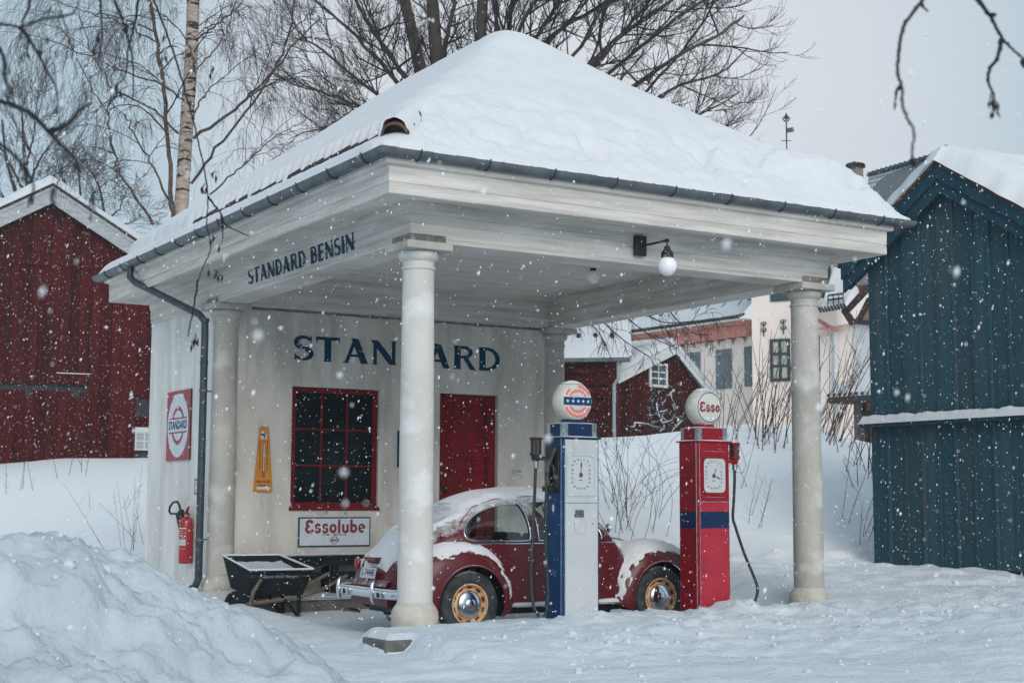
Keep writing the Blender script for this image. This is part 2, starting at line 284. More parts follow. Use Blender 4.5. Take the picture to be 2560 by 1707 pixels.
GL = {
 'S': (.74, [arc(.38, .735, .25, .205, 25, 180, .10, .17), arc(.38, .735, .25, .205, 180, 255, .17, .19), ('L', .33, .56, .44, .47, .19), arc(.38, .27, .27, .205, 75, 0, .19, .17), arc(.38, .27, .27, .205, 0, -150, .17, .10), ('P', [(.60, .98), (.66, .98), (.66, .70), (.60, .80)]), ('P', [(.08, .02), (.14, .02), (.16, .18), (.08, .30)])]),
 'T': (.86, [('L', .43, 0, .43, .95, TH), ('L', .03, .935, .83, .935, .13), ('P', [(.0, 1), (.05, 1), (.09, .87), (.03, .74)]), ('P', [(.86, 1), (.81, 1), (.77, .87), (.83, .74)]), serif(.43, 0, .19)]),
 'A': (.98, [('L', .16, 0, .47, .97, TN), ('L', .47, 1, .82, 0, TH), ('L', .26, .31, .70, .31, .10), serif(.14, 0, .14), serif(.83, 0, .16), ('P', [(.36, 1.02), (.50, 1.02), (.56, .86), (.42, .86)])]),
 'N': (.98, [('L', .16, 0, .16, .97, TN), ('L', .14, .98, .82, .02, TH*.95), ('L', .84, .03, .84, 1, TN), serif(.16, 0, .13), serif(.84, 1, .13, up=-1), ('P', [(.0, 1), (.26, 1), (.2, .93), (.1, .93)])]),
 'D': (.92, [('L', .20, 0, .20, 1, TH), arc(.36, .5, .44, .44, 90, 0, .12, .19), arc(.36, .5, .44, .44, 0, -90, .19, .12), ('L', .06, .94, .38, .94, .12), ('L', .06, .06, .38, .06, .12)]),
 'R': (.92, [('L', .20, 0, .20, 1, TH), arc(.46, .735, .25, .205, 90, 0, .12, .18), arc(.46, .735, .25, .205, 0, -90, .18, .12), ('L', .06, .94, .48, .94, .12), ('L', .20, .53, .48, .53, .11), ('L', .50, .52, .80, 0, .18), serif(.20, 0, .17), serif(.83, 0, .12)]),
 'B': (.84, [('L', .20, 0, .20, 1, TH), arc(.44, .755, .22, .185, 90, 0, .12, .17), arc(.44, .755, .22, .185, 0, -90, .17, .10), arc(.46, .29, .26, .23, 90, 0, .10, .18), arc(.46, .29, .26, .23, 0, -90, .18, .12), ('L', .06, .94, .46, .94, .12), ('L', .2, .545, .48, .545, .10), ('L', .06, .06, .48, .06, .12)]),
 'E': (.78, [('L', .20, 0, .20, 1, TH), ('L', .06, .94, .68, .94, .12), ('L', .2, .52, .56, .52, .10), ('L', .06, .06, .70, .06, .12), ('P', [(.72, 1), (.67, 1), (.64, .88), (.70, .76)]), ('P', [(.74, 0), (.69, 0), (.66, .12), (.72, .26)]), ('P', [(.58, .62), (.55, .62), (.53, .52), (.55, .42), (.58, .42)])]),
 'I': (.42, [('L', .21, 0, .21, 1, TH), serif(.21, 0, .17), serif(.21, 1, .17, up=-1)]),
 ' ': (.45, []),
 # rounded script of the oil company
 'e1': (.86, [arc(.46, .73, .26, .20, 35, 270, .23, .23), arc(.46, .285, .31, .235, 90, 330, .24, .24), ('C', .67, .86, .13), ('C', .73, .17, .125)]),
 's': (.66, [arc(.34, .50, .19, .155, 30, 255, .20), arc(.32, .20, .20, .155, 80, -150, .21), ('C', .50, .58, .085), ('C', .15, .12, .09)]),
 'o': (.72, [arc(.36, .34, .235, .27, 0, 360, .225, .225, 24)]),
 'l': (.36, [('L',   .18, .02, .18, 1.05, .235), ('C', .18, .04, .10)]),
 'u': (.74, [('L', .16, .22, .16, .68, .23), arc(.36, .25, .20, .20, 180, 360, .22), ('L', .58, .0, .58, .68, .23)]),
 'b': (.76, [('L', .16, .02, .16, 1.05, .235), arc(.38, .33, .235, .26, 0, 360, .22, .22, 24)]),
 'e': (.74, [arc(.37, .34, .24, .27, 0, 310, .22, .22, 22), ('L', .18, .34, .66, .34, .11)]),
}
def glyphs(mb, seq, T, height, width=None, gap=.06, m=0, lift=.0004):   # T(p, q, d): d lifts the stroke off the surface
    tot = sum(GL[g][0] for g in seq) + gap*(len(seq)-1); kx = height if width is None else width/tot; x = 0; k = 0
    for g in seq:
        adv, st = GL[g]
        for s in st:
            k += 1; d = lift*(1 + (k % 7)); Q = lambda p, q: T((x+p)*kx, q*height, d)
            if s[0] == 'L':
                _, x0, y0, x1, y1, wd = s; dx, dy = x1-x0, y1-y0; L = math.hypot(dx, dy)
                if abs(dy) > abs(dx): ox, oy = wd/2*(L/abs(dy) if abs(dy)/L > .5 else 1), 0
                else: ox, oy = 0, wd/2
                if abs(dx) > .01 and abs(dy) > .01: ox, oy = wd/2*L/abs(dy), 0
                mb.add([Q(x0-ox, y0-oy), Q(x1-ox, y1-oy), Q(x1+ox, y1+oy), Q(x0+ox, y0+oy)], [(0, 1, 2, 3)], m)
            elif s[0] == 'P': mb.add([Q(*p) for p in s[1]], [tuple(range(len(s[1])))], m)
            elif s[0] == 'C': mb.add([Q(s[1]+s[3]*math.cos(i*R(30)), s[2]+s[3]*math.sin(i*R(30))) for i in range(12)], [tuple(range(12))], m)
            else:
                _, cx, cy, rx, ry, a0, a1, w0, w1, n = s; vs = []
                for i in range(n+1):
                    t = i/n; a = R(a0+(a1-a0)*t); wd = w0+(w1-w0)*t
                    vs += [Q(cx+(rx-wd/2)*math.cos(a), cy+(ry-wd/2)*math.sin(a)), Q(cx+(rx+wd/2)*math.cos(a), cy+(ry+wd/2)*math.sin(a))]
                mb.add(vs, [(2*i, 2*i+1, 2*i+3, 2*i+2) for i in range(n)], m)
        x += adv + gap
def disc(mb, T, rx, ry, m=0, d=.002, n=40, cx=0, cz=0, r0=0.):   # filled disc or ring
    if r0 <= 0: mb.add([T(cx+rx*math.cos(2*math.pi*i/n), cz+ry*math.sin(2*math.pi*i/n), d) for i in range(n)], [tuple(range(n))], m)
    else:
        vs = []
        for i in range(n): a = 2*math.pi*i/n; vs += [T(cx+rx*math.cos(a), cz+ry*math.sin(a), d), T(cx+rx*r0*math.cos(a), cz+ry*r0*math.sin(a), d)]
        mb.add(vs, [(2*i, 2*i+1, (2*i+3) % (2*n), (2*i+2) % (2*n)) for i in range(n)], m)
def rrect(x0, x1, z0, z1, r, n=5):
    p = []
    for cx, cz, a in ((x1-r, z1-r, 0), (x0+r, z1-r, 90), (x0+r, z0+r, 180), (x1-r, z0+r, 270)):
        p += [(cx+r*math.cos(R(a+90*i/n)), cz+r*math.sin(R(a+90*i/n))) for i in range(n+1)]
    return p
# ================================================================== SETTING: snow-covered ground
W, L = 6.419, 9.111; CI = .67; YW = 6.045
_sy, _cy = math.sin(YAW), math.cos(YAW)
def ground_z(x, y):
    dx, dy = x-CAM[0], y-CAM[1]; s = dx*_sy + dy*_cy; l = dx*_cy - dy*_sy; u = 1280+3655*l/max(s, 3)
    z = -.15 + .14*ss(3.2, 6.0, x)*ss(2, 8, s)
    z += .30*ss(15, 20, s)*ss(1500, 1900, u)
    wr = ss(500, 1300, u)
    left = 2.6*ss(13, 52, s)**.9 + max(0, s-45)*.02
    H = 2.72 - .42*ss(1990, 2200, u)
    right = (H-.25)*ss(20.5, 30.5, s) + max(0, s-30)*.028
    if s > 13: z += left*(1-wr)*(1 if x < 1.5 or y > 9.2 else 0.0 + ss(9.0, 9.2, y)) + right*wr
    # apron in front of the columns
    e = .04*noise.noise((x*2.2, y*2.2, 3)); isl = (ss(-.16, -.09, x+.3*e) if -.30 < y < .16 else ss(-.10, .12, x+e-.10*ss(.1, -.3, y)))*(1-ss(6.3, 7.6, x))*ss(-1.9, -.55, y+e)*(1-ss(.46, .60, y+e))
    z = max(z, z*(1-isl)+isl*.02)
    if .3 < x < 6.1 and .5 < y < 5.2:
        z = z*(1-ss(.3, .9, x)*ss(.5, .62, y)) + (-.185)*(ss(.3, .9, x)*ss(.5, .62, y)) if x < 5.2 else z*ss(5.2, 6.1, x)+(1-ss(5.2, 6.1, x))*(-.185*ss(.5, .62, y)+z*(1-ss(.5, .62, y)))
    under = ss(.3, .9, x)*(1-ss(5.4, 6.0, x))*ss(.5, .7, y)*(1-ss(6, 6.2, y))
    amp = 1-.85*under
    far = 1/(1+max(0, s-18)*.08)
    z += amp*(.035*fbm(x*.7, y*.7, 1, 3) + .020*fbm(x*3.1, y*3.1, 5, 3)*far + .008*fbm(x*11, y*11, 9, 2)*far)
    # churned lumps along the front of the apron and by the pumps
    b = ss(-2.6, -1.3, y)*(1-ss(-.1, .4, y))*ss(.3, 1.5, x)*(1-ss(7.5, 10, x))
    if b > 0:
        d = noise.voronoi((x*3.4, y*3.4, 0))[0]; z += b*(.10*max(0, .55-d[0]) + .05*abs(noise.noise((x*5, y*5, 2)))); d = noise.voronoi((x*9, y*9, 0))[0]; z += b*.045*max(0, .5-d[0])
        for px, py, pr, ph in ((4.12, .02, .26, .14), (3.7, -.12, .3, .05), (2.25, -.1, .32, .07), (1.8, -.1, .25, .03), (3.0, -.05, .45, .06), (5.0, -.1, .5, .06)):
            r2 = ((x-px)**2+(y-py)**2)/pr**2
            if r2 < 4: z += ph*math.exp(-r2)*(1+.5*noise.noise((x*9, y*9, 4)))
    # rut-like traces of driving across the front and kicked-up lumps at the right
    z += (.045*noise.noise((x*.35-y*.18, y*1.6+x*.5, 7))+.016*noise.noise((x*1.2, y*7+x*2, 3)))*(1-ss(-1.5, 0, y))
    if s < 20 and y < .4:
        cl = max(0, noise.noise((x*.6+4, y*.6, 2))+.1); d = noise.voronoi((x*7, y*7, 3))[0]; z += cl*.07*max(0, .45-d[0])
    rl = ss(5.8, 7, x)*(1-ss(15, 19, s))*ss(8, 12, s)
    if rl > 0: z += rl*.06*max(0, noise.noise((x*1.7, y*2.6, 8)))
    if x > 6.5 and 18 < s < 24:   # snow kicked against the foot of the bank
        z += .10*max(0, noise.noise((x*2.3, y*2.3, 11)))
    return z
def axis(fine0, fine1, step, far, n):
    a = list(np.arange(fine0, fine1+1e-6, step)); up = [fine1 + (far-fine1)*(i/n)**2.4 + step*i for i in range(1, n+1)]; dn = [fine0 - (far+fine0)*(i/n)**2.4 - step*i for i in range(1, n+1)]
    return np.array(sorted(dn)+a+up)
xs = axis(-6, 10.5, .052, 420, 85); ys = axis(-7, 4.5, .052, 420, 95)
V = [(x, y, ground_z(x, y)) for x in xs for y in ys]; ny = len(ys); ii, jj = np.meshgrid(np.arange(len(xs)-1), np.arange(ny-1), indexing='ij')
q = (ii*ny+jj).ravel(); Fq = np.stack([q, q+ny, q+ny+1, q+1], 1)
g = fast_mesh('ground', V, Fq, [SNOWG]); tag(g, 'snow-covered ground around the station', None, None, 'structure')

# ploughed snow pile
cp = [at(-420, 1290, 9.0), at(-150, 1300, 9.6), at(0, 1306, 10), at(110, 1306, 10.4), at(229, 1322, 10.9), at(300, 1352, 11.3), at(359, 1393, 11.6), at(468, 1458, 12.3), at(544, 1491, 12.8), at(653, 1535, 13.3), at(705, 1566, 13.7), at(751, 1595, 14.0)]
def pile_z(x, y):
    best = None
    for a, b in zip(cp[:-1], cp[1:]):
        ex, ey = b[0]-a[0], b[1]-a[1]; t = min(1, max(0, ((x-a[0])*ex+(y-a[1])*ey)/(ex*ex+ey*ey)))
        qx, qy = a[0]+ex*t, a[1]+ey*t; r = math.hypot(x-qx, y-qy)
        if best is None or r < best[0]: best = (r, a[2]+(b[2]-a[2])*t, (x-qx)*_sy+(y-qy)*_cy)
    r, h, side = best; h += .03; wd = (2.9 if side < 0 else 1.5)*(.35+.65*min(1, h/.9))
    w1 = 1 + .25*fbm(x*.9, y*.9, 2, 2)
    k = max(0, 1-r/(wd*w1)); k = k**.85 if side < 0 else k
    k = k*k*(3-2*k)*.45 + k*.55
    z = -.22 + (h+.10)*k
    rough = min(1, k*3)
    d = noise.voronoi((x*2.1+3, y*2.1, 1))[0]; z += rough*.13*(.38-d[0])
    d = noise.voronoi((x*6+3, y*6, 1.7))[0]; z += rough*.10*(.4-d[0])
    z += rough*(.10*fbm(x*1.4, y*1.4, 4, 3)+.03*fbm(x*7, y*7, 4, 3))
    rr_ = 1-abs(noise.noise((x*3.3, y*3.3, 6)))*2; z += rough*.045*rr_*abs(rr_); z += rough*.012*noise.noise((x*22, y*22, 1)); d = noise.voronoi((x*13, y*13, 2))[0]; z += rough*.050*(.4-d[0])*ss(-.2, .3, noise.noise((x*1.1, y*1.1, 8)))
    # broken block at the left
    bx, by = at(60, 1440, 9.0)[:2]; rb = math.hypot(x-bx, y-by); z += .22*(1-ss(.42, .52, rb+.08*noise.noise((x*3, y*3, 0))))*rough*(.5+.5*ss(-.5, .3, -(x-bx)))
    # crest line of the heap, from its outline against what stands behind
    dx, dy = x-CAM[0], y-CAM[1]; s_ = max(2., dx*_sy+dy*_cy); u_ = 1280+3655*(dx*_cy-dy*_sy)/s_
    vc = np.interp(u_, [-600, 0, 110, 229, 300, 359, 410, 468, 544, 600, 653, 697, 751, 800, 900, 1000], [1285, 1300, 1303, 1318, 1350, 1390, 1425, 1458, 1491, 1508, 1535, 1562, 1598, 1632, 1700, 1780])
    vd_ = noise.voronoi((x*4, y*4, 5))[0]; zm = 1.209-(vc-1243)/3655*s_ + .07*fbm(x*2.4, y*2.4, 3, 4) + .06*(.4-vd_[0]) + .06*(.4-noise.voronoi((x*10, y*10, 5))[0][0])+.012*noise.noise((x*22, y*22, 1)); k_ = .04
    z = z if z < zm-k_ else (zm-k_*.5*math.exp(-(z-zm+k_)/k_)-k_*.5+k_*.0)
    return z
xs = np.arange(-8, .9, .04); ys = np.arange(-5.5, 4.3, .04); ny = len(ys)
V = [(x, y, pile_z(x, y)) for x in xs for y in ys]; ii, jj = np.meshgrid(np.arange(len(xs)-1), np.arange(ny-1), indexing='ij'); q = (ii*ny+jj).ravel()
Fq = np.stack([q, q+ny, q+ny+1, q+1], 1); VV = np.array(V); keep = (VV[Fq][:, :, 2] > -.2).any(1)
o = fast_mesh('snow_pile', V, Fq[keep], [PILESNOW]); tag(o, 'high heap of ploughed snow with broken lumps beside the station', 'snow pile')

# ================================================================== THE STATION
ST = thing('petrol_station', (3.2, 4.5, 0), 'whitewashed old petrol station with four columns and a deep snow-laden hipped roof', 'petrol station')
def sweep_rect(mb, prof, closed=False, m=0, x0=0, x1=W, y0=0, y1=L):   # profile of (inset, z) taken round the plan
    n = len(prof); vs = []
    for o_, z in prof: vs += [(x0+o_, y0+o_, z), (x1-o_, y0+o_, z), (x1-o_, y1-o_, z), (x0+o_, y1-o_, z)]
    fs = [(i*4+j, i*4+(j+1) % 4, (i+1)*4+(j+1) % 4, (i+1)*4+j) for i in range(n-1) for j in range(4)]
    if closed: fs += [((n-1)*4+j, (n-1)*4+(j+1) % 4, (j+1) % 4, j) for j in range(4)]
    mb.add(vs, fs, m)
mb = MB()
sweep_rect(mb, [(.5, 4.40), (-.055, 4.385), (-.06, 4.32), (-.045, 4.305), (-.004, 4.30), (0, 4.145), (.008, 4.142), (.008, 4.132), (0, 4.129), (0, 4.035), (.012, 4.026), (.20, 4.05), (.205, 4.062), (.215, 4.053), (.42, 4.085), (.42, 4.035), (.43, 4.030), (.43, 4.022), (.45, 4.018), (.455, 3.975), (.463, 3.972), (.463, 3.962), (.458, 3.959),
  (.47, 3.885), (.482, 3.882), (.482, 3.872), (.475, 3.869), (.478, 3.745), (.486, 3.742), (.486, 3.732), (.48, 3.729), (.48, 3.70), (.86, 3.70), (.86, 3.745), (.866, 3.749), (.866, 3.757), (.86, 3.761), (.86, 3.90), (.868, 3.903), (.868, 3.912), (.86, 3.916), (.86, 4.25)])
mb.build('cornice', BEAM, ST)
mb = MB(); mb.box(.862, W-.862, 5.855, 6.235, 3.7005, 4.2); mb.box(.864, W-.864, 5.849, 5.857, 3.75, 3.90); mb.box(.864, W-.864, 5.846, 5.857, 3.915, 4.19); mb.build('inner_beam', BEAM, ST)
mb = MB(); mb.box(.863, W-.863, .863, 5.857, 4.13, 4.22); mb.build('ceiling', CEIL, ST)
# walls
def wallgrid(mb, u0, u1, v0, v1, holes, T, depth=.12, m=0):
    us = sorted({u0, u1, *[h[0] for h in holes], *[h[1] for h in holes]}); vs = sorted({v0, v1, *[h[2] for h in holes], *[h[3] for h in holes]})
    for a, b in zip(us[:-1], us[1:]):
        for c, d in zip(vs[:-1], vs[1:]):
            if any(h[0] <= a and b <= h[1] and h[2] <= c and d <= h[3] for h in holes): continue
            mb.add([T(a, c, 0), T(b, c, 0), T(b, d, 0), T(a, d, 0)], [(0, 1, 2, 3)], m)
    for a, b, c, d in holes:
        for (p, q), (r, s) in (((a, c), (b, c)), ((b, c), (b, d)), ((b, d), (a, d)), ((a, d), (a, c))):
            mb.add([T(p, q, 0), T(r, s, 0), T(r, s, -depth), T(p, q, -depth)], [(0, 1, 2, 3)], m)
WN = (1.615, 2.895, 1.075, 2.68); DR = (3.845, 4.795, -.02, 2.68)
FT = lambda u, v, d=0: (u, YW-d, v)                 # front wall plane, d towards the canopy
LT = lambda u, v, d=0: (.56-d, u, v)                # side wall plane
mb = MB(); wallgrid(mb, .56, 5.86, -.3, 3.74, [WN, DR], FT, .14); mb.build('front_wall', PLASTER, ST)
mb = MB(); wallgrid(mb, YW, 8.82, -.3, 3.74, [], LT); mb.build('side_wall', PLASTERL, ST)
mb = MB(); mb.add([(5.86, YW, -.3), (5.86, 8.82, -.3), (5.86, 8.82, 3.74), (5.86, YW, 3.74), (.56, 8.82, -.3), (.56, 8.82, 3.74)], [(0, 1, 2, 3), (1, 4, 5, 2)]); mb.build('rear_wall', PLASTER, ST)
mb = MB()
for k in range(60):   # ragged dark strip along the wall top, below the beam
    x = .9+k*.0785; mb.box(x, x+.0785, YW-.010-.008*random.random(), YW+.01, 3.672-.012*random.random(), 3.7)
mb.build('wall_top_strip', DARKBAND, ST)
# window
wf = MB(); a, b, c, d = WN; fw = .075; yb = -.06
for bx in ((a, b, d-fw, d), (a, b, c, c+fw), (a, a+fw, c+fw, d-fw), (b-fw, b, c+fw, d-fw)): wf.box(bx[0]+.002, bx[1]-.002, YW+.045, YW+.11, bx[2]+.002, bx[3]-.002)
for k in (1, 2):
    x = a+fw+(b-a-2*fw)*k/3; wf.box(x-.014, x+.014, YW+.055, YW+.10, c+fw, d-fw); z = c+fw+(d-c-2*fw)*k/3; wf.box(a+fw, b-fw, YW+.053, YW+.098, z-.014, z+.014)
wf.box(a-.02, b+.02, YW-.02, YW+.044, c-.035, c+.012)
wfo = wf.build('window', REDF, ST); pn = MB()
pn.box(a+fw-.01, b-fw+.01, YW+.075, YW+.082, c+fw-.01, d-fw+.01); pn.build('pane', DARKGLASS, wfo)
# door
dm = MB(); a, b, c, d = DR; dm.box(a+.002, b-.002, YW+.10, YW+.135, c, d-.002)
for x0, x1, z0, z1 in ((a, a+.09, c, d), (b-.15, b, c, d), (a+.09, b-.15, d-.16, d), (a+.09, b-.15, 1.60, 1.74), (a+.09, b-.15, .85, 1.0), (a+.09, b-.15, c, .25)):
    dm.box(x0+.004, x1-.004, YW+.075, YW+.105, z0+.004, z1-.004)
for z0, z1 in ((.25, .85), (1.0, 1.6), (1.74, d-.16)): dm.box(a+.15, b-.21, YW+.088, YW+.103, z0+.06, z1-.06)
do = dm.build('door', REDP, ST, bevel=.004)
hm = MB(); hm.tube([(a+.05, YW+.07, 1.56), (a+.05, YW+.03, 1.56)], .018, 10); hm.build('knob', BRASS, do)
hm = MB(); hm.box(a+.03, a+.07, YW+.06, YW+.08, 1.28, 1.42); hm.tube([(a+.05, YW+.06, 1.40), (a+.05, YW+.03, 1.40), (a+.15, YW+.03, 1.30)], .014, 8); hm.build('handle', BLACK, do)
for z in (.7, 2.28): hm = MB(); hm.box(b-.16, b-.10, YW+.06, YW+.078, z, z+.10); hm.build('hinge', BLACK, do)
# columns
def column(x, y, mm, neck=True, base_z=0):
    mb = MB(); T = lambda p, q, h: (x+p, y+q, h)
    prof = [(.172, .10)] + [(.172-.016*(k/14)**1.6, .16+(3.36-.16)*k/14) for k in range(15)]
    prof += [(.158, 3.44), (.170, 3.445), (.170, 3.465), (.158, 3.47), (.158, 3.52), (.176, 3.535), (.196, 3.555), (.204, 3.585), (.200, 3.61), (.185, 3.624)]
    mb.lathe(prof, 40, T); sh = mb.build('column', mm, ST, smooth=True, angle=50)
    bm_ = MB(); bm_.lathe([(.222, -.3), (.228, .0), (.232, .06), (.226, .125), (.205, .165), (.186, .19), (.174, .215)], 40, T); bm_.build('base', BASEM, sh, smooth=True, angle=60)
    am = MB(); am.box(x-.252, x+.252, y-.252, y+.252, 3.622, 3.699); am.build('abacus', mm if mm is COLMG else COLMG, sh, bevel=.008)
    nm = MB(); nm.box(x-.196, x+.196, y-.196, y+.196, 3.699, 3.775); nm.build('neck', DARKBAND, sh)
    return sh
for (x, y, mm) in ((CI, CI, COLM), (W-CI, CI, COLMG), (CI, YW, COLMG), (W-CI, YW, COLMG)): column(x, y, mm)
# roof: pantiles and snow
WR, LR = W+.16, L+.16; EV = .15; ZE = 4.415; SL = .70
def rd(x, y): return min(x+EV, WR+EV-x, y+EV, LR+EV-y)
xs = np.arange(-.15, WR+.151, .055); ys = np.linspace(-.15, LR+.15, 170); ny = len(ys); V = []
for x in xs:
    for y in ys:
        d = rd(x, y); wv = abs(math.sin(math.pi*(y if (x+EV == d or WR+EV-x == d) else x)/.22)); V.append((x, y, ZE-.02+SL*d+.035*wv*min(1, d*8)))
ii, jj = np.meshgrid(np.arange(len(xs)-1), np.arange(ny-1), indexing='ij'); q = (ii*ny+jj).ravel(); Fq = np.stack([q, q+ny, q+ny+1, q+1], 1)
ro = fast_mesh('roof', V, Fq, [TILE], ST)
def smin(a, b, k): h = max(k-abs(a-b), 0)/k; return min(a, b)-h*h*k*.25
def snow_z(x, y):
    ds = (x+.17, WR+.17-x, y+.17, LR+.17-y); d = min(ds)
    sm = smin(smin(ds[0], ds[2], .40), smin(smin(ds[1], ds[3], .40), 9, .1), .40)
    west = 1.0 if ds[0] <= ds[2]+.06 else 0.0
    th = .25+.09*ss(2.1, 3.3, d)+.12*ss(4.9, 5.9, x)*ss(.08, .35, d)*(1-ss(.5, 1.2, d))*(1 if ds[0] > ds[2] else 0)
    lump = .020*fbm(x*5, y*5, 1, 3)+.012*fbm(x*14, y*14, 2, 2); band = (1-ss(.7, 1.4, d))
    if west:
        wob = .03*noise.noise((y*1.3, 0, 0))+.02*noise.noise((y*6, 3, 0)); g0 = .33+wob
        open_ = ss(.28, .42, y)*(1-.80*ss(5.6, 6.6, y))*(.55+.9*noise.noise((y*1.1, 9, 0))+.5) ; tooth = .5+.5*math.sin(2*math.pi*y/.22)
        low = .085*ss(0, .10, d)*(1-.8*ss(.14, g0-.03, d))+.01; dd = d-g0
        hi = th*(.85+.15*ss(.05, .6, dd))
        if dd < 0: t = low*(1-ss(-.05, 0, dd)*min(1, max(0, open_))) - .06*ss(-.045, 0, dd)*min(1, max(0, open_))
        else:
            wid = .09+.10*tooth*min(1, max(0, open_)); k = ss(0, 1, min(1, max(0, (dd-wid*min(1, max(0, open_)))/.07)))
            t = (-.06*min(1, max(0, open_))+low*(1-min(1, max(0, open_))))*(1-k)+hi*k
        t += lump*.5*ss(.0, .15, d)*(1-ss(g0-.12, g0, d)*(1-ss(g0, g0+.3, d)))
    else:
        t = .07*ss(0, .05, d)+.05*ss(.05, .3, d)+(th-.12)*ss(.3-.25*ss(4.7, 5.7, x), 1.25-.75*ss(4.7, 5.7, x), d)+lump*band
        t += .03*ss(.45, .55, d+.05*noise.noise((x*3, y*3, 0)))*band
        gx = ss(5.75, 5.95, x)*(1-ss(6.45, 6.55, x))*math.exp(-((d-.34)/.045)**2)*(.6+noise.noise((x*6, 0, 5)))
        t -= .22*max(0, gx)*(1 if ds[2] < ds[1]+.02 else .6)
        hol = noise.noise((x*2.6, y*2.6, 20)); t -= .09*max(0, hol-.22)*band*4*ss(.2, .4, d)
        vd = noise.voronoi((x*6, y*6, 0))[0][0]; t += .06*(.35-vd)*band*ss(.06, .2, d)
    if not west and x < 5.6: t = max(t, .05*ss(0, .05, d))
    # the hip tile stands clear of the snow at the near corner
    hx = math.hypot(x-.16, y-.16)
    if hx < .34: t = max(.10, t*ss(.12, .34, hx)) if x+y < .38 else t
    z = ZE + SL*(min(sm, d)-.02) + t
    if d < .004: z = 4.425
    return z
xs = np.unique(np.concatenate([np.arange(-.17, 1.0, .022), np.arange(1.0, WR+.17, .04), [WR+.17]])); ys = np.unique(np.concatenate([np.arange(-.17, 1.2, .024), np.arange(1.2, LR+.17, .026), [LR+.17]])); ny = len(ys)
V = [(x, y, snow_z(x, y)) for x in xs for y in ys]; ii, jj = np.meshgrid(np.arange(len(xs)-1), np.arange(ny-1), indexing='ij'); q = (ii*ny+jj).ravel(); Fq = np.stack([q, q+ny, q+ny+1, q+1], 1)
fast_mesh('roof_snow', V, Fq, [SNOW], ST)
# tile ends showing where the lower snow has slid
mb = MB(); rt_ = random.Random(3)
for k in range(40):
    y = .42+.22*k
    pr = (1 if y < 6 else .25)*(.55+.9*noise.noise((y*1.1, 9, 0))+.5)
    if pr < rt_.uniform(.35, 1.05): continue
    x0_ = .165+.03*noise.noise((y*1.3, 0, 0))+rt_.uniform(-.02, .02); n_ = 8; hh_ = rt_.uniform(.055, .10); vs = []
    for xx in (x0_, x0_+.34):
        for j in range(n_+1): a_ = math.pi*j/n_; vs.append((xx, y+.062*math.cos(a_), ZE+SL*(xx+.13)+.030+hh_*math.sin(a_)))
    mb.add(vs, [(j, j+1, n_+2+j, n_+1+j) for j in range(n_)]+[tuple(range(n_+1))])
mb.build('tile_end', TILE, ST)
# hip tile at the near corner
hd = np.array((1, 1, SL*1.0)); hd = hd/np.linalg.norm(hd); sdv = np.array((1, -1, 0))/math.sqrt(2); upv = np.cross(sdv, hd); upv = upv if upv[2] > 0 else -upv
c0 = np.array((.10, .10, ZE+.20)); mb = MB()
def halfpipe(mb, c0, ln, ro_, ri_, n=16):
    for rr, m_ in ((ro_, 0), (ri_, 1)):
        mb.add([c0+hd*(ln*t)+sdv*rr*math.cos(math.pi*k/n)+upv*rr*.85*math.sin(math.pi*k/n) for t in (0, 1) for k in range(n+1)], [(k, k+1, n+2+k, n+1+k) for k in range(n)], m_)
    mb.add([c0+sdv*rr*math.cos(math.pi*k/n)+upv*rr*.85*math.sin(math.pi*k/n) for rr in (ro_, ri_) for k in range(n+1)], [(k, k+1, n+2+k, n+1+k) for k in range(n)], 0)
halfpipe(mb, c0, .5, .135, .112); mb.build('hip_tile', [RIDGET, TILE], ST)
mb = MB(); mb.add([c0+hd*.10+sdv*.11*math.cos(math.pi*k/12)+upv*.093*math.sin(math.pi*k/12) for k in range(13)], [tuple(range(13))]); mb.build('hip_mortar', BLACK, ST)
# snow cap lying on that tile
mb = MB(); mb.grid(14, 17, lambda i, j: c0+hd*(.02+.5*i/13)+sdv*(.14+.012*noise.noise((i*.9, j*.7, 0)))*math.cos(math.pi*j/16)*1.06+upv*((.128+.035*math.sin(math.pi*j/16)+.012*noise.noise((i*.5, j*.5, 5)))*math.sin(math.pi*j/16)-(0.0 if 3 < j < 13 else .03))); mb.build('hip_tile_snow', SNOW, ST, smooth='all')
# gutters
mb = MB(); prof = []
for k in range(13): a_ = math.pi*(k/12); prof.append((-.095-.075*math.cos(a_)*1.0, 4.425-.075*math.sin(a_)))
prof2 = [(o_*1+.006*(1 if o_ < -.095 else -1), z+.006) for o_, z in reversed(prof)]
sweep_rect(mb, prof+prof2, True, x1=WR, y1=LR); mb.build('gutter', ZINC, ST, smooth=True)
def bracket(c, dirn):   # band round the gutter
    b_ = MB(); pts = []
    for k in range(13):
        a_ = math.pi*k/12; o_ = -.084*math.cos(a_); pts.append(np.array(c)+np.array(dirn)*(-o_)+np.array((0, 0, 4.425-.082*math.sin(a_))))
    b_.tube([pts[0]+np.array((0, 0, .012))]+pts, .008, 6); b_.build('gutter_bracket', PIPE, ST)
for k in range(9): bracket((.25+k*.745, -.095, 0), (0, -1, 0))
for k in range(12): bracket((-.095, .25+k*.775, 0), (-1, 0, 0))
mb = MB(); mb.box(W+.02, WR+.03, -.02, LR+.03, 4.392, 4.412); mb.box(-.02, W+.02, L+.02, LR+.03, 4.392, 4.412); mb.build('eave_board', WTRIM, ST)
mb = MB()
for k in range(4):   # sleeves where gutter lengths join
    x = .9+k*1.55; mb.add([(x+dx_, -.095+.079*math.cos(math.pi*j/10), 4.425-.079*math.sin(math.pi*j/10)) for dx_ in (0, .05) for j in range(11)], [(j, j+1, 12+j, 11+j) for j in range(10)])
mb.build('gutter_sleeve', ZINC, ST)
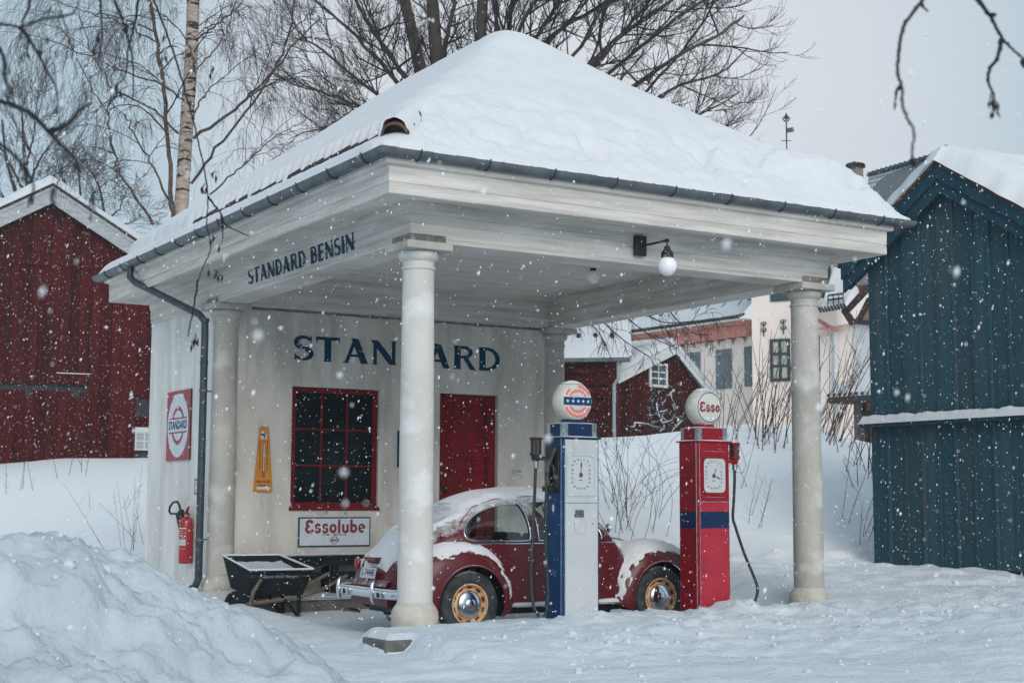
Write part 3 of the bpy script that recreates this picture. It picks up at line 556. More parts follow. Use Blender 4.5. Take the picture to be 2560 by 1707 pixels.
# downpipe
mb = MB(); pp = [(-.1, 7.76, 4.37), (-.1, 7.76, 4.20), (-.09, 7.72, 4.14)]
mb.tube([(-.10, 7.76, 4.37), (-.10, 7.76, 4.22), (-.06, 7.66, 4.14), (.33, 6.12, 3.56), (.38, 6.03, 3.46), (.38, 6.02, 3.3), (.38, 6.02, 1.2), (.38, 6.02, .18), (.36, 6.08, .08), (.27, 6.34, -.02)], .048, 12)
for z in (3.45, 2.9, .62): mb.lathe([(.053, z), (.053, z+.05)], 12, lambda p, q, h: (.38+p, 6.02+q, h))
mb.build('downpipe', PIPE, ST, smooth=True)
mb = MB()
for z in (2.55, .66): mb = MB(); mb.lathe([(.057, z), (.057, z+.03)], 12, lambda p, q, h: (.38+p, 6.02+q, h)); mb.tube([(.38, 6.02, z+.015), (.56, 6.12, z+.015)], .010, 6); mb.build('pipe_clip', ZINC, ST)
# lettering painted on the building
mb = MB(); glyphs(mb, 'STANDARD', lambda p, q, d: (1.60+p, YW-.003-d, 3.195+q-.165-.0*p), .335, 3.23, gap=.06); mb.build('wall_lettering', NAVY, ST)
mb = MB()
def BT(p, q, d): return (.472-.012*q/.19-.004-d, 4.76-p, 3.785+q)
glyphs(mb, 'STANDARD BENSIN', BT, .185, 3.03, gap=.07); mb.build('beam_lettering', NAVY, ST)
# small stencilled marks under the window and beside the door
mb = MB()
for x, z, s_, t_ in ((5.15, 1.60, .045, '236'), ): text(mb, t_, s_, lambda p, q: (x+p, YW-.002, z+q), 0, .01)
for k in range(4): mb.box(5.02+.0*k, 5.10, YW-.002, YW+.001, 1.56+.018*k, 1.564+.018*k)
for k in range(2): mb.box(5.12, 5.21, YW-.002, YW+.001, 1.54-.03*k, 1.544-.03*k)
text(mb, '19', .05, lambda p, q: (2.13+p, YW-.002, 1.005+q)); text(mb, '31', .05, lambda p, q: (2.42+p, YW-.002, 1.0+q)); mb.build('painted_mark', NAVY, ST)
# step along the wall, apron slab
mb = MB(); mb.box(.30, 6.1, 4.92, YW+.02, -.4, -.03); so_ = mb.build('step', CONC, ST, bevel=.01)
def snow_sheet(name, x0, x1, y0, y1, z, th, parent, step=.05, seed=0, mat_=None, drop=.05):
    nx, ny_ = max(4, int((x1-x0)/step)), max(4, int((y1-y0)/step))
    def f(i, j):
        x = x0+(x1-x0)*i/(nx-1); y = y0+(y1-y0)*j/(ny_-1); e = min(i, nx-1-i, j, ny_-1-j)
        wob = .35*step*noise.noise((x*4+seed, y*4, 1))*(1 if e == 0 else 0)
        t = th*(1+.45*fbm(x*3+seed, y*3, 2, 3)); t *= (0 if e == 0 else (.8 if e == 1 else 1))
        return (x+wob, y+wob, z+t-(drop if e == 0 else 0))
    m_ = MB(); m_.grid(nx, ny_, f); return m_.build(name, mat_ or SNOW, parent, smooth='all')
snow_sheet('step_snow', .28, 6.1, 4.885, YW, -.035, .022, so_, .08, drop=.012, mat_=DIRTSNOW)
mb = MB(); mb.box(-.15, 6.7, -.34, .12, -.5, -.035); ap = mb.build('apron_slab', CONC, ST, bevel=.012)

# loose clods of snow thrown up by the plough and by feet
rg = random.Random(31); cv = []; cf = []
def clod(x, y, z, r):
    b = len(cv); n_ = 0; sd_ = rg.random()*50
    for i in range(5):
        a_ = math.pi*i/4
        for j in range(7):
            t = 2*math.pi*j/7; p = np.array((math.sin(a_)*math.cos(t), math.sin(a_)*math.sin(t), .75*math.cos(a_))); k = r*(1+.45*noise.noise(p*1.7+np.array((sd_, 0, 0)))); cv.append((x+p[0]*k, y+p[1]*k, z+p[2]*k))
    for i in range(4):
        for j in range(7): cf.append((b+i*7+j, b+i*7+(j+1) % 7, b+(i+1)*7+(j+1) % 7, b+(i+1)*7+j))
for _ in range(1500):
    q_ = rg.random()
    if q_ < .36: x, y = rg.uniform(.3, 8.5), rg.gauss(-1.0, .7)
    elif q_ < .72: 
        k = rg.randint(0, len(cp)-2); t = rg.random(); p = cp[k]*(1-t)+cp[k+1]*t; a_ = rg.uniform(.0, 2.4); x, y = p[0]-_sy*a_+rg.gauss(0, .3), p[1]-_cy*a_+rg.gauss(0, .3)
    elif q_ < .82: x, y = rg.uniform(-2, 9), rg.uniform(-6, -1)
    else: x, y = rg.uniform(6.6, 10), rg.uniform(-.5, 6)
    if y > .3 and .2 < x < 6.3: continue
    z = ground_z(x, y)
    if -9.4 < x < .8 and -5.9 < y < 4.5: z = max(z, pile_z(x, y))
    clod(x, y, z-.004, min(.055, .006+rg.expovariate(1/.010)))
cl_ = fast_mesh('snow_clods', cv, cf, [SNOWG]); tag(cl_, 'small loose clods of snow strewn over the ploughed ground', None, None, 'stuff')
# ================================================================== LAMPS, SIGNS AND THINGS ROUND THE STATION
def sphere(mb, c, r, n=20, m=0, sc_=(1, 1, 1)):
    mb.lathe([(r*math.sin(math.pi*k/(n//2+2))*1.0, -r*math.cos(math.pi*k/(n//2+2))) for k in range(0, n//2+3)], n, lambda p, q, h: (c[0]+p*sc_[0], c[1]+q*sc_[1], c[2]+h*sc_[2]), m, caps=False)
LP = thing('wall_lamp', (3.21, .46, 3.9), 'black bracket lamp with white opal globe fixed to the front beam', 'lamp')
mb = MB(); mb.box(3.135, 3.275, .405, .458, 3.785, 4.0); mb.build('back_box', BLACK, LP, bevel=.006)
mb = MB(); mb.tube([(3.22, .41, 3.895), (3.26, .28, 3.90), (3.35, .15, 3.925), (3.352, .15, 3.86)], .013, 8); mb.box(3.335, 3.37, .135, .165, 3.905, 3.94)
mb.lathe([(.012, 3.87), (.03, 3.86), (.035, 3.83), (.06, 3.80), (.066, 3.775), (.066, 3.74)], 18, lambda p, q, h: (3.352+p, .15+q, h)); mb.build('arm', BLACK, LP, smooth=True)
mb = MB(); sphere(mb, (3.352, .15, 3.652), .104, 28); mb.build('globe', GLOBEW, LP, smooth='all')
LC = thing('ceiling_lamp', (4.52, 3.2, 4.13), 'small round white lamp hanging under the canopy ceiling', 'lamp')
mb = MB(); mb.lathe([(.035, 4.128), (.04, 4.11), (.035, 4.09)], 16, lambda p, q, h: (4.5+p, 3.2+q, h)); mb.build('ceiling_mount', BLACK, LC, smooth=True)
mb = MB(); sphere(mb, (4.5, 3.2, 4.02), .085, 24); mb.build('globe', GLOBEW, LC, smooth='all')

# red square enamel sign on the side wall
SG = thing('enamel_sign', (.55, 7.45, 2.18), 'red square enamel sign with white disc and blue lettering on the side wall', 'sign')
y0s, y1s, z0s, z1s = 6.96, 7.935, 1.707, 2.66; cyS, czS = (y0s+y1s)/2, (z0s+z1s)/2
mb = MB(); mb.box(.535, .556, y0s, y1s, z0s, z1s); mb.build('plate', SIGNRED, SG, bevel=.003)
mb = MB(); mb.box(.5345, .5475, y0s-.012, y0s, z0s, z1s); mb.build('edge', BLACK, SG)
ST_ = lambda p, q, d=0: (.5335-d, cyS-p, czS+q)      # p to the right as read
mb = MB(); disc(mb, ST_, .435, .435, 0, .0005); mb.build('white_disc', SIGNW, SG)
mb = MB(); disc(mb, ST_, .265, .265, 0, .0012, r0=.78)
mb.build('ring', SIGNRED, SG)
mb = MB(); mb.add([ST_(p, q, .0018) for p, q in ((-.40, -.085), (.40, -.085), (.40, .085), (-.40, .085))], [(0, 1, 2, 3)]); mb.build('name_band', SIGNW, SG)
mb = MB()
for q in (.085, -.085-.022): mb.add([ST_(p, q2, .0024) for p, q2 in ((-.37, q), (.37, q), (.37, q+.022), (-.37, q+.022))], [(0, 1, 2, 3)])
mb.build('band_line', SIGNRED, SG)
mb = MB(); text(mb, 'STANDARD', .155, lambda p, q: ST_(p, q, .003), 0, .030, .93); mb.build('sign_lettering', NAVY, SG)

# motor oil sign under the window
OS = thing('oil_sign', (2.25, YW, .76), 'long white motor oil sign with maroon script below the window', 'sign')
x0s, x1s, z0s, z1s = 1.731, 2.78, .563, .953
mb = MB(); mb.box(x0s, x1s, YW-.022, YW-.002, z0s, z1s); mb.build('rim', NAVY, OS, bevel=.003)
mb = MB(); mb.box(x0s+.018, x1s-.018, YW-.0245, YW-.021, z0s+.018, z1s-.018); mb.build('plate', SIGNW, OS)
OT = lambda p, q, d=0: (x0s+p, YW-.0255-d, z0s+q)
mb = MB(); glyphs(mb, ['e1', 's', 's', 'o', 'l', 'u', 'b', 'e'], lambda p, q, d: OT(.085+p, .185+q, d), .165, .89, gap=.04); mb.build('script_lettering', MAROON, OS)
mb = MB(); text(mb, 'SUPER', .036, lambda p, q: OT(.395+p+q*.2, .158+q), 0, .02); text(mb, 'MOTOR OIL', .036, lambda p, q: OT(.60+p, .158+q), 0, .02); mb.build('small_lettering', NAVY, OS)
mb = MB(); disc(mb, lambda p, q, d: OT(.52+p, .085+q, d), .052, .052, 0, .0005, r0=.82); mb.build('ring', MAROON, OS)
mb = MB(); mb.add([OT(p, q, .001) for p, q in ((.455, .07), (.585, .07), (.585, .10), (.455, .10))], [(0, 1, 2, 3)]); mb.build('ring_band', NAVY, OS)
mb = MB(); text(mb, 'STANDARD', .026, lambda p, q: OT(.52+p, .085+q, .0018), 0, .01, .95); mb.build('ring_lettering', SIGNW, OS)

# yellow thermometer
TMo = thing('thermometer', (1.22, YW, 1.7), 'tall tapering ochre enamel thermometer between the column and the window', 'thermometer')
TT = lambda p, q, d=0: (1.222+p, YW-.012-d, 1.279+q)
def taper(z): return .131-.066*z/.853
pl = []
for a_ in range(0, 91, 22): pl.append((.131-.03+.03*math.sin(R(a_)), .03-.03*math.cos(R(a_))))
pr_ = [(p, q) for p, q in pl]; top = [(.066, .82), (.060, .845), (.045, .853)]
poly = pr_+top+[(-p, q) for p, q in reversed(top)]+[(-p, q) for p, q in reversed(pr_)]
mb = MB(); mb.prism(poly, 0, .010, TT); mb.build('plate', ORANGE, TMo)
mb = MB(); mb.box(1.215, 1.228, YW-.034, YW-.024, 1.55, 1.92); mb.build('glass_tube', WHITEE, TMo)
mb = MB(); mb.add([TT(p, q, .0125) for p, q in ((-.018, .19), (.018, .19), (.018, .66), (-.018, .66))], [(0, 1, 2, 3)]); mb.build('tube_backing', mat('brown_backing', (.28, .10, .02), .6), TMo)
mb = MB(); mb.add([TT(p, q, .0125) for p, q in ((-.042, .69), (.038, .69), (.038, .79), (-.042, .79))], [(0, 1, 2, 3)]); mb.build('badge', SIGNW, TMo)
mb = MB(); mb.add([TT(p, q, .0132) for p, q in ((-.042, .735), (.02, .735), (.02, .76), (-.042, .76))], [(0, 1, 2, 3)]); mb.add([TT(p, q, .0132) for p, q in ((-.085, .047), (-.085, .024), (-.0851, .024))], []); mb.build('badge_blue', NAVY, TMo)
mb = MB(); mb.add([TT(p, q, .0132) for p, q in ((-.01, .70), (.02, .70), (.02, .73), (-.01, .73))], [(0, 1, 2, 3)]); mb.add([TT(p, q, .0134) for p, q in ((.0, .765), (.036, .765), (.036, .785), (.0, .785))], [(0, 1, 2, 3)]); mb.build('badge_red', SIGNRED, TMo)
mb = MB()
for k in range(11):
    z = .285+k*.036; mb.add([TT(p, q, .0125) for p, q in ((-.062, z), (-.047, z), (-.047, z+.018), (-.062, z+.018))], [(0, 1, 2, 3)]); mb.add([TT(p, q, .0125) for p, q in ((.042, z), (.056, z), (.056, z+.018), (.042, z+.018))], [(0, 1, 2, 3)])
mb.build('scale_marks', BLACK, TMo)
mb = MB(); text(mb, 'PRESTONE', .045, lambda p, q: TT(p, .135+q, .0125), 0, .03, .85); mb.build('maker_lettering', MAROON, TMo)
mb = MB(); text(mb, 'ANTI-FREEZE', .024, lambda p, q: TT(p, .083+q, .0125)); mb.build('small_lettering', BLACK, TMo)
mb = MB(); mb.add([TT(p, q, .0125) for p, q in ((-.09, .035), (.09, .035), (.09, .068), (-.09, .068))], [(0, 1, 2, 3)]); mb.build('bottom_band', SIGNW, TMo)

# notice hidden behind the near column, red notice by the pipe
NO = thing('framed_notice', (3.35, YW, 1.88), 'narrow framed grey notice mostly hidden behind the near column', 'notice')
mb = MB(); mb.box(3.18, 3.56, YW-.025, YW-.002, 1.633, 2.132); mb.build('frame', NAVY, NO)
mb = MB(); mb.box(3.20, 3.54, YW-.028, YW-.024, 1.653, 2.112); mb.build('sheet', SIGNW, NO)
RN = MB(); RN.box(.548, .557, 6.47, 6.76, 1.25, 1.45); rn = RN.build('fire_notice', SIGNRED); tag(rn, 'small red and white fire notice half hidden by the downpipe', 'notice'); OFF[rn.name] = np.zeros(3)
mb = MB(); mb.box(.546, .549, 6.49, 6.74, 1.27, 1.43); mb.build('notice_sheet', WHITEE, rn)

# fire extinguisher
EX = thing('fire_extinguisher', (.47, 6.95, .34), 'red fire extinguisher with black hose horn hanging on the side wall', 'fire extinguisher')
ex, ey = .47, 6.80
ET = lambda p, q, h: (ex+p, ey+q, h)
mb = MB(); mb.lathe([(.04, .34), (.085, .345), (.092, .37), (.092, .86), (.085, .90), (.062, .935), (.03, .955)], 28, ET); mb.build('cylinder', mat('extinguisher_red', (.36, .012, .02), .35, coat=.4), EX, smooth=True)
mb = MB(); mb.lathe([(.026, .95), (.026, .985)], 14, ET); mb.build('neck_ring', CHROMED, EX)
mb = MB(); mb.tube([ET(0, .02, .985), ET(0, .0, 1.02), ET(0, -.06, 1.07), ET(0, -.12, 1.085)], [.022, .020, .014, .006], 8); mb.tube([ET(0, 0, 1.0), ET(0, -.08, .99), ET(0, -.13, .975)], [.018, .014, .008], 8); mb.build('handle', REDE, EX, smooth=True)
mb = MB(); mb.tube([ET(0, .0, .99), ET(-.01, .09, .995), ET(-.02, .14, 1.0)], .013, 8); mb.tube([ET(-.02, .14, 1.02), ET(-.02, .20, .98), ET(0, .10, .70)], [.04, .062, .045], 12)
mb.build('horn', BLACK, EX, smooth=True)
mb = MB(); mb.tube([ET(-.02, .16, 1.0), ET(-.03, .21, 1.10), ET(-.03, .30, 1.15), ET(-.03, .47, 1.14), ET(-.03, .60, 1.08), ET(-.03, .63, 1.02), ET(-.03, .55, .985), ET(-.03, .38, .99), ET(-.03, .22, .99)], .015, 10); mb.build('hose', BLACK, EX, smooth=True)
mb = MB()
def exl(a0, a1, z0, z1, m_=0, rr=.0935):
    mb.add([ET(rr*math.cos(R(a0+(a1-a0)*k/8)), rr*math.sin(R(a0+(a1-a0)*k/8)), z) for z in (z0, z1) for k in range(9)], [(k, k+1, 10+k, 9+k) for k in range(8)], m_)
for z0, z1 in ((.795, .81), (.74, .744), (.615, .66), (.58, .612), (.535, .539)): exl(165, 250, z0, z1)
for z0 in (.765, .70, .71): exl(195, 225, z0, z0+.008)
mb.build('label', WHITEE, EX)
mb = MB(); mb.tube([ET(.0, 0, .7), (.555, ey, .7)], .02, 6); mb.build('wall_bracket', BLACK, EX)

# bench along the wall
BN = thing('bench', (2.3, 5.7, -.03), 'long dark plank bench against the wall under the oil sign', 'bench')
bx0, bx1, by0, by1 = .88, 4.3, 5.52, 5.95
mb = MB(); mb.box(bx0, bx1, by0, by0+.20, .425, .475); mb.box(bx0, bx1, by0+.22, by1, .425, .475); mb.build('seat', DKWOOD, BN, bevel=.004)
mb = MB(); mb.box(bx0+.02, bx1, by0+.02, by0+.06, .335, .423); mb.build('apron_board', DKWOOD, BN)
mb = MB(); mb.box(bx0+.1, bx1-.1, by0+.06, by0+.10, .16, .255); mb.build('stretcher', DKWOOD, BN)
for x in (1.0, 2.02, 3.05, 4.15):
    for y in (by0+.03, by1-.09): mb = MB(); mb.box(x, x+.09, y, y+.06, -.03, .42); mb.build('leg', DKWOOD, BN)
snow_sheet('bench_snow', bx0, bx1, by0-.005, by1, .472, .022, BN, .06, 7, drop=.006)

# wheelbarrow
WB = thing('wheelbarrow', (.8, 4.6, -.15), 'black wooden wheelbarrow holding a thin layer of snow by the wall', 'wheelbarrow')
rim = [np.array(p) for p in ((.42, 4.36, .355), (1.20, 4.30, .355), (1.06, 5.02, .50), (.38, 5.16, .50))]
cen = sum(rim)/4; bot = [cen+(p-cen)*np.array((.82, .72, 0))+np.array((0, .02, -.34)) for p in rim]; bot = [np.array((b[0], b[1], .04+.25*(b[1]-4.4)*.5)) for b in bot]
mb = MB(); inn = [cen+(p-cen)*.955 for p in rim]; inb = [cen+(b-cen)*np.array((.93, .93, .82)) for b in bot]
vs = rim+bot+inn+inb
mb.add(vs, [(i, (i+1) % 4, 4+(i+1) % 4, 4+i) for i in range(4)]+[(4, 5, 6, 7)]+[(i, (i+1) % 4, 8+(i+1) % 4, 8+i) for i in range(4)]+[(8+i, 8+(i+1) % 4, 12+(i+1) % 4, 12+i) for i in range(4)]+[(12, 13, 14, 15)]); mb.build('tray', DKWOOD, WB)
fl = [cen+(p-cen)*np.array((.93, .93, 1))+np.array((0, 0, -.055)) for p in rim]
mb = MB(); mb.grid(12, 12, lambda i, j: tuple((fl[0]*(1-i/11)+fl[1]*i/11)*(1-j/11)+(fl[3]*(1-i/11)+fl[2]*i/11)*j/11+np.array((0, 0, .02*noise.noise((i*.6, j*.6, 3))-.02*(min(j, 11-j) == 0))))); mb.build('tray_snow', DIRTSNOW, WB, smooth='all')
mb = MB()
for a_, b_ in ((0, 1), (1, 2), (2, 3), (3, 0)): mb.tube([rim[a_]+np.array((0, 0, .010)), rim[b_]+np.array((0, 0, .010))], .012, 5)
mb.build('rim_snow', SNOW, WB)
for dy, nm in ((4.28, 0), (4.82, 1)):
    mb = MB(); mb.tube([(.36, dy, -.02), (1.0, dy, .03+.0), (1.30, dy-.02, .12), (1.62, dy-.04, .285)], [.022, .024, .022, .019], 6); mb.build('handle', WOODH, WB)
for x, y in ((1.0, 4.26), (1.02, 4.80)):
    mb = MB(); mb.tube([(x, y, .08), (x+.005, y, -.18)], .026, 4); mb.tube([(x-.18, y, .02), (x-.02, y, -.17)], .018, 4); mb.build('leg', DKWOOD, WB)
mb = MB(); mb.tube([(.52, 4.25, .26), (.42, 4.24, .12), (.38, 4.23, -.04)], [.022, .024, .02], 6); mb.build('brace', WOODH, WB)
mb = MB(); mb.lathe([(.17, -.025), (.185, -.02), (.185, .02), (.17, .025)], 24, lambda p, q, h: (.34+p*.8, 4.55+h, -.03+q*.8)); mb.lathe([(.03, -.04), (.03, .04)], 10, lambda p, q, h: (.34+p, 4.55+h, -.03+q))
for k in range(6): mb.tube([(.34, 4.55, -.03), (.34+.14*math.cos(k*R(60)), 4.55, -.03+.14*math.sin(k*R(60)))], .012, 5)
mb.build('wheel', DKWOOD, WB)
nrm = np.cross(rim[1]-rim[0], bot[0]-rim[0]); nrm /= np.linalg.norm(nrm); nrm = nrm if nrm[1] < 0 else -nrm; ex_ = (rim[1]-rim[0])/np.linalg.norm(rim[1]-rim[0]); ez_ = (rim[0]-bot[0]+rim[1]-bot[1]); ez_ -= ex_*(ez_@ex_); ez_ /= np.linalg.norm(ez_)
mb = MB(); text(mb, 'Bjørn Emil Bergm', .062, lambda p, q: (rim[0]+rim[1])/2-ez_*.08+ex_*(p+q*.25)+ez_*q+nrm*.003, 0, -.004); mb.build('painted_name', mat('faded_chalk', (.30, .32, .32), .8), WB)
# ================================================================== PETROL PUMPS (built about their own base, then placed)
def star(cx, cz, r): return [(cx+(r if k % 2 == 0 else r*.42)*math.sin(R(36*k)), cz+(r if k % 2 == 0 else r*.42)*math.cos(R(36*k))) for k in range(10)]
def pump(loc, label, kind):
    P = thing('petrol_pump', (0, 0, 0), label, 'petrol pump', 'old petrol pumps on the apron')
    hw, hd_, T = .22, .168, 1.80; white = kind == 'white'
    side = BLUEE if white else REDE
    ch = .022; pl_ = [(-hw+ch, -hd_), (hw-ch, -hd_), (hw, -hd_+ch), (hw, hd_-ch), (hw-ch, hd_), (-hw+ch, hd_), (-hw, hd_-ch), (-hw, -hd_+ch)]
    mb = MB(); mb.prism(pl_, -.12, T, lambda p, q, h: (p, q, h)); mb.build('body', side, P)
    Fp = lambda p, q, d=0: (p, -hd_-d, q)
    mb = MB(); mb.prism(rrect(-hw+ch+.006, hw-ch-.006, 1.172, 1.79, .006), .0, .007, Fp); up = mb.build('upper_door', WHITEE if white else REDE, P)
    mb = MB(); mb.prism(rrect(-hw+ch+.006, hw-ch-.006, -.10, 1.166, .006), .0, .006, Fp); mb.build('lower_door', WHITEE if white else REDEF, P)
    mb = MB(); mb.box(-hw+ch, hw-ch, -hd_-.0085, -hd_-.001, 1.1655, 1.1725); mb.build('door_seam', CHROMED, P)
    # corner strips
    for sx_ in (-1, 1):
        for sy_ in (-1, 1):
            mb = MB(); r_ = .004; q_ = [(sx_*(hw-ch-.005), sy_*(hd_+r_)), (sx_*(hw+r_), sy_*(hd_-ch-.005)), (sx_*(hw-.004), sy_*(hd_-ch-.005)), (sx_*(hw-ch-.005), sy_*(hd_-.004))]
            mb.prism(q_, -.12, T-.001, lambda p, q, h: (p, q, h)); mb.build('corner_strip', CHROMED, P)
    # dial
    dz0, dz1, dx0, dx1 = 1.266, 1.628, -.148, .147
    if white:
        mb = MB(); fr = rrect(-.178, .174, 1.235, 1.652, .012, 4); inn = rrect(dx0, dx1, dz0, dz1, .045, 4)
    else: mb = MB(); fr = rrect(dx0-.022, dx1+.022, dz0-.022, dz1+.022, .06, 4); inn = rrect(dx0, dx1, dz0, dz1, .05, 4)
    n = len(fr); mb.add([Fp(*p, .007) for p in fr]+[Fp(*p, .016) for p in fr]+[Fp(*p, .016) for p in inn]+[Fp(*p, .0085) for p in inn], [(i, (i+1) % n, n+(i+1) % n, n+i) for i in range(n)]+[(n+i, n+(i+1) % n, 2*n+(i+1) % n, 2*n+i) for i in range(n)]+[(2*n+i, 2*n+(i+1) % n, 3*n+(i+1) % n, 3*n+i) for i in range(n)])
    mb.build('dial_frame', WHITEE if white else REDE, P)
    mb = MB(); mb.add([Fp(*p, .0095) for p in inn], [tuple(range(n))]); da = mb.build('dial', DIALW, P)
    mb = MB(); nums = ['0', '5', '10', '15', '20', '25', '30', '35', '40', '45', '50', '55', '60', '65', '70', '75', '80', '85', '90', '95']; cz_ = 1.447; 
    pos = [(0, .145), (.036, .143), (.078, .127), (.100, .09), (.102, .042), (.102, .005), (.102, -.037), (.102, -.078), (.078, -.117), (.040, -.135), (.0, -.138)]
    pos = pos + [(-a, b) for a, b in reversed(pos[1:10])]
    for t_, (a_, b_) in zip(nums, pos): text(mb, t_, .026, lambda p, q: Fp(-.010+a_*1.0+p, cz_+b_+q, .0105), 0, .012)
    for a_, b_ in ((.05, .105), (-.05, .105), (.08, -.055), (-.08, -.055)): disc(mb, lambda p, q, d: Fp(-.01+a_+p, cz_+b_+q, .0105), .004, .004, n=8)
    mb.add([Fp(p, q, .0105) for p, q in ((-.03, 1.388), (.008, 1.388), (.008, 1.395), (-.03, 1.395))], [(0, 1, 2, 3)]); mb.build('numerals', BLACK, da)
    def hand(a_, ln, mm, d, wd=.010):
        mb = MB(); c_, s_ = math.sin(R(a_)), math.cos(R(a_)); pts = [(-.004, 0), (.004, 0), (.003, ln*.45), (wd*.8, ln*.72), (0, ln), (-wd*.8, ln*.72), (-.003, ln*.45)]
        mb.add([Fp(-.012+x*s_+z*c_, 1.447-x*c_+z*s_, d) for x, z in pts], [tuple(range(7))]); mb.build('dial_hand', mm, da)
    if white: hand(3, .135, BLACK, .0125); 
    else: hand(24, .085, MAROON, .0125); hand(112, .095, BLACK, .0135)
    mb = MB(); disc(mb, lambda p, q, d: Fp(-.012+p, 1.447+q-.004, .0145), .021, .024, n=20); mb.build('dial_hub', MAROON, da)
    # cap plate and head
    mb = MB(); mb.box(-hw-.016, hw+.012, -hd_-.016, hd_+.016, T, T+.014); mb.build('cap_plate', BLUEED if white else REDE, P, bevel=.003)
    snow_sheet('cap_snow', -hw-.012, hw+.008, -hd_-.012, hd_+.012, T+.012, .016, P, .03, 5+2*white, drop=.004)
    h2, d2 = .195, .145
    mb = MB(); mb.box(-h2, h2, -d2, d2, T+.014, T+.15); mb.build('head', BLUEED if white else REDE, P, bevel=.006)
    mb = MB(); mb.box(-h2-.004, h2+.004, -d2-.004, d2+.004, T+.148, T+.156)
    for sx_ in (-1, 1):
        for sy_ in (-1, 1):
            for k in range(4): mb.tube([(sx_*(h2+.001), sy_*(d2-.006-k*.013), T+.015), (sx_*(h2+.001), sy_*(d2-.006-k*.013), T+.149)], .007, 6)
            for k in range(4): mb.tube([(sx_*(h2-.006-k*.013), sy_*(d2+.001), T+.015), (sx_*(h2-.006-k*.013), sy_*(d2+.001), T+.149)], .007, 6)
    mb.build('head_trim', CHROMED, P, smooth=True)
    snow_sheet('head_snow', -h2, h2, -d2, d2, T+.154, .010, P, .03, 9+2*white, drop=.003)
    mb = MB(); mb.lathe([(.11, T+.155), (.115, T+.175), (.10, T+.195)], 24); mb.build('globe_collar', BLUEED if white else REDE, P, smooth=True)
    # lamp globe: a round bulb flattened towards the front
    gz, gr, fr_ = T+.375, .207, .172; yf = math.sqrt(gr*gr-fr_*fr_); prof = [(.100, -.0)]
    gp = []
    for k in range(0, 25):
        a_ = math.pi*k/24; gp.append((gr*math.sin(a_), -gr*math.cos(a_)*.86))
    gl = [(r_, h_) for r_, h_ in gp]
    gl2 = []
    lim = -gr*.86*math.sqrt(1-(fr_/gr)**2)
    for r_, h_ in gl:
        if h_ < lim: continue
        gl2.append((r_, h_))
    gl2 = [(0.0001, lim-.012), (fr_*.5, lim-.010), (fr_*.9, lim-.005), (fr_, lim)]+gl2
    mb = MB(); mb.lathe(gl2, 44, lambda p, q, h: (p, h, gz+q)); mb.lathe([(.088, gz-.21), (.092, gz-.19), (.10, gz-.17)], 24, caps=False); gb = mb.build('globe', GLOBE, P, smooth=True, angle=50)
    GT = lambda p, q, d=0: (p, lim-.0135-d+.012*(math.hypot(p, q)/fr_)**2, gz+q)
    if white:
        mb = MB(); n_ = 60
        def sector(r0, r1, a0, a1, d, k=18):
            vs = []
            for i in range(k+1):
                a_ = R(a0+(a1-a0)*i/k); vs += [GT(r0*math.sin(a_), r0*math.cos(a_), d), GT(r1*math.sin(a_), r1*math.cos(a_), d)]
            mb.add(vs, [(2*i, 2*i+1, 2*i+3, 2*i+2) for i in range(k)])
        def seg(sgn):   # disc segment above or below the band
            a0 = math.acos(.052/.118); pts = [(.118*math.sin(a0*(1-2*i/14)), sgn*.118*math.cos(a0*(1-2*i/14))) for i in range(15)]
            mb.add([GT(p, q, .002) for p, q in pts], [tuple(range(15))])
        seg(1); seg(-1); sector(.136, .162, 2, 66, .002); sector(.136, .162, -66, -38, .002); sector(.136, .162, 114, 246, .002, 30)
        mb.build('ring_print', CORAL, gb)
        mb = MB()
        def bandpts(h_, nn=12): return [(-.166+.332*i/nn, -h_) for i in range(nn+1)]
        nn = 14; vs = []
        for i in range(nn+1): x = -.166+.332*i/nn; vs += [GT(x, -.040, .003), GT(x, .040, .003)]
        mb.add(vs, [(2*i, 2*i+2, 2*i+3, 2*i+1) for i in range(nn)]); mb.build('band_print', BLUEE, gb)
        mb = MB()
        for k in range(5): mb.add([GT(p, q, .0042) for p, q in star(-.122+.061*k, 0, .020)], [tuple(range(10))])
        for word, sg in (('TIGER', 1), ('BENSIN', -1)):
            for i, c_ in enumerate(word):
                a_ = (i-(len(word)-1)/2)*R(22 if sg > 0 else 20); rr = .083
                if sg > 0: text(mb, c_, .042, lambda p, q: GT(p, q, .004), 0, .02, rot=-a_, cx=rr*math.sin(a_), cz=rr*math.cos(a_))
                else: text(mb, c_, .042, lambda p, q: GT(p, q, .004), 0, .02, rot=a_, cx=rr*math.sin(a_), cz=-rr*math.cos(a_))
        mb.build('white_print', SIGNW, gb)
    else:
        mb = MB(); disc(mb, lambda p, q, d: GT(p, q, .002), .163, .163, 0, r0=.945, n=56); mb.build('ring_print', NAVY, gb)
        mb = MB(); glyphs(mb, ['e1', 's', 's', 'o'], lambda p, q, d: GT(-.140+p, -.045+q, .0025+d), .100, .278, gap=.05); mb.build('script_print', MAROON, gb)
    mb = MB(); mb.grid(9, 15, lambda i, j: ((.02+.09*i/8)*math.cos(2*math.pi*j/14)*1.1, (.02+.09*i/8)*math.sin(2*math.pi*j/14), gz+math.sqrt(gr**2-(.02+.09*i/8)**2)-.001+.008*(1-i/8))); mb.build('globe_snow', SNOW, gb, smooth='all')
    # sight glass and its bracket
    sg = -1 if white else 1; gx, gy = (.425, .0) if white else (.405, -.02); gx *= sg; cm_ = BLACK if white else REDE
    GTt = lambda p, q, h: (gx+p, gy+q, h)
    mb = MB(); mb.lathe([(.046, 1.65), (.046, 1.785)], 18, GTt); mb.build('sight_glass', mat('amber_glass', (.05, .03, .02), .1, spec=.8), P, smooth=True)
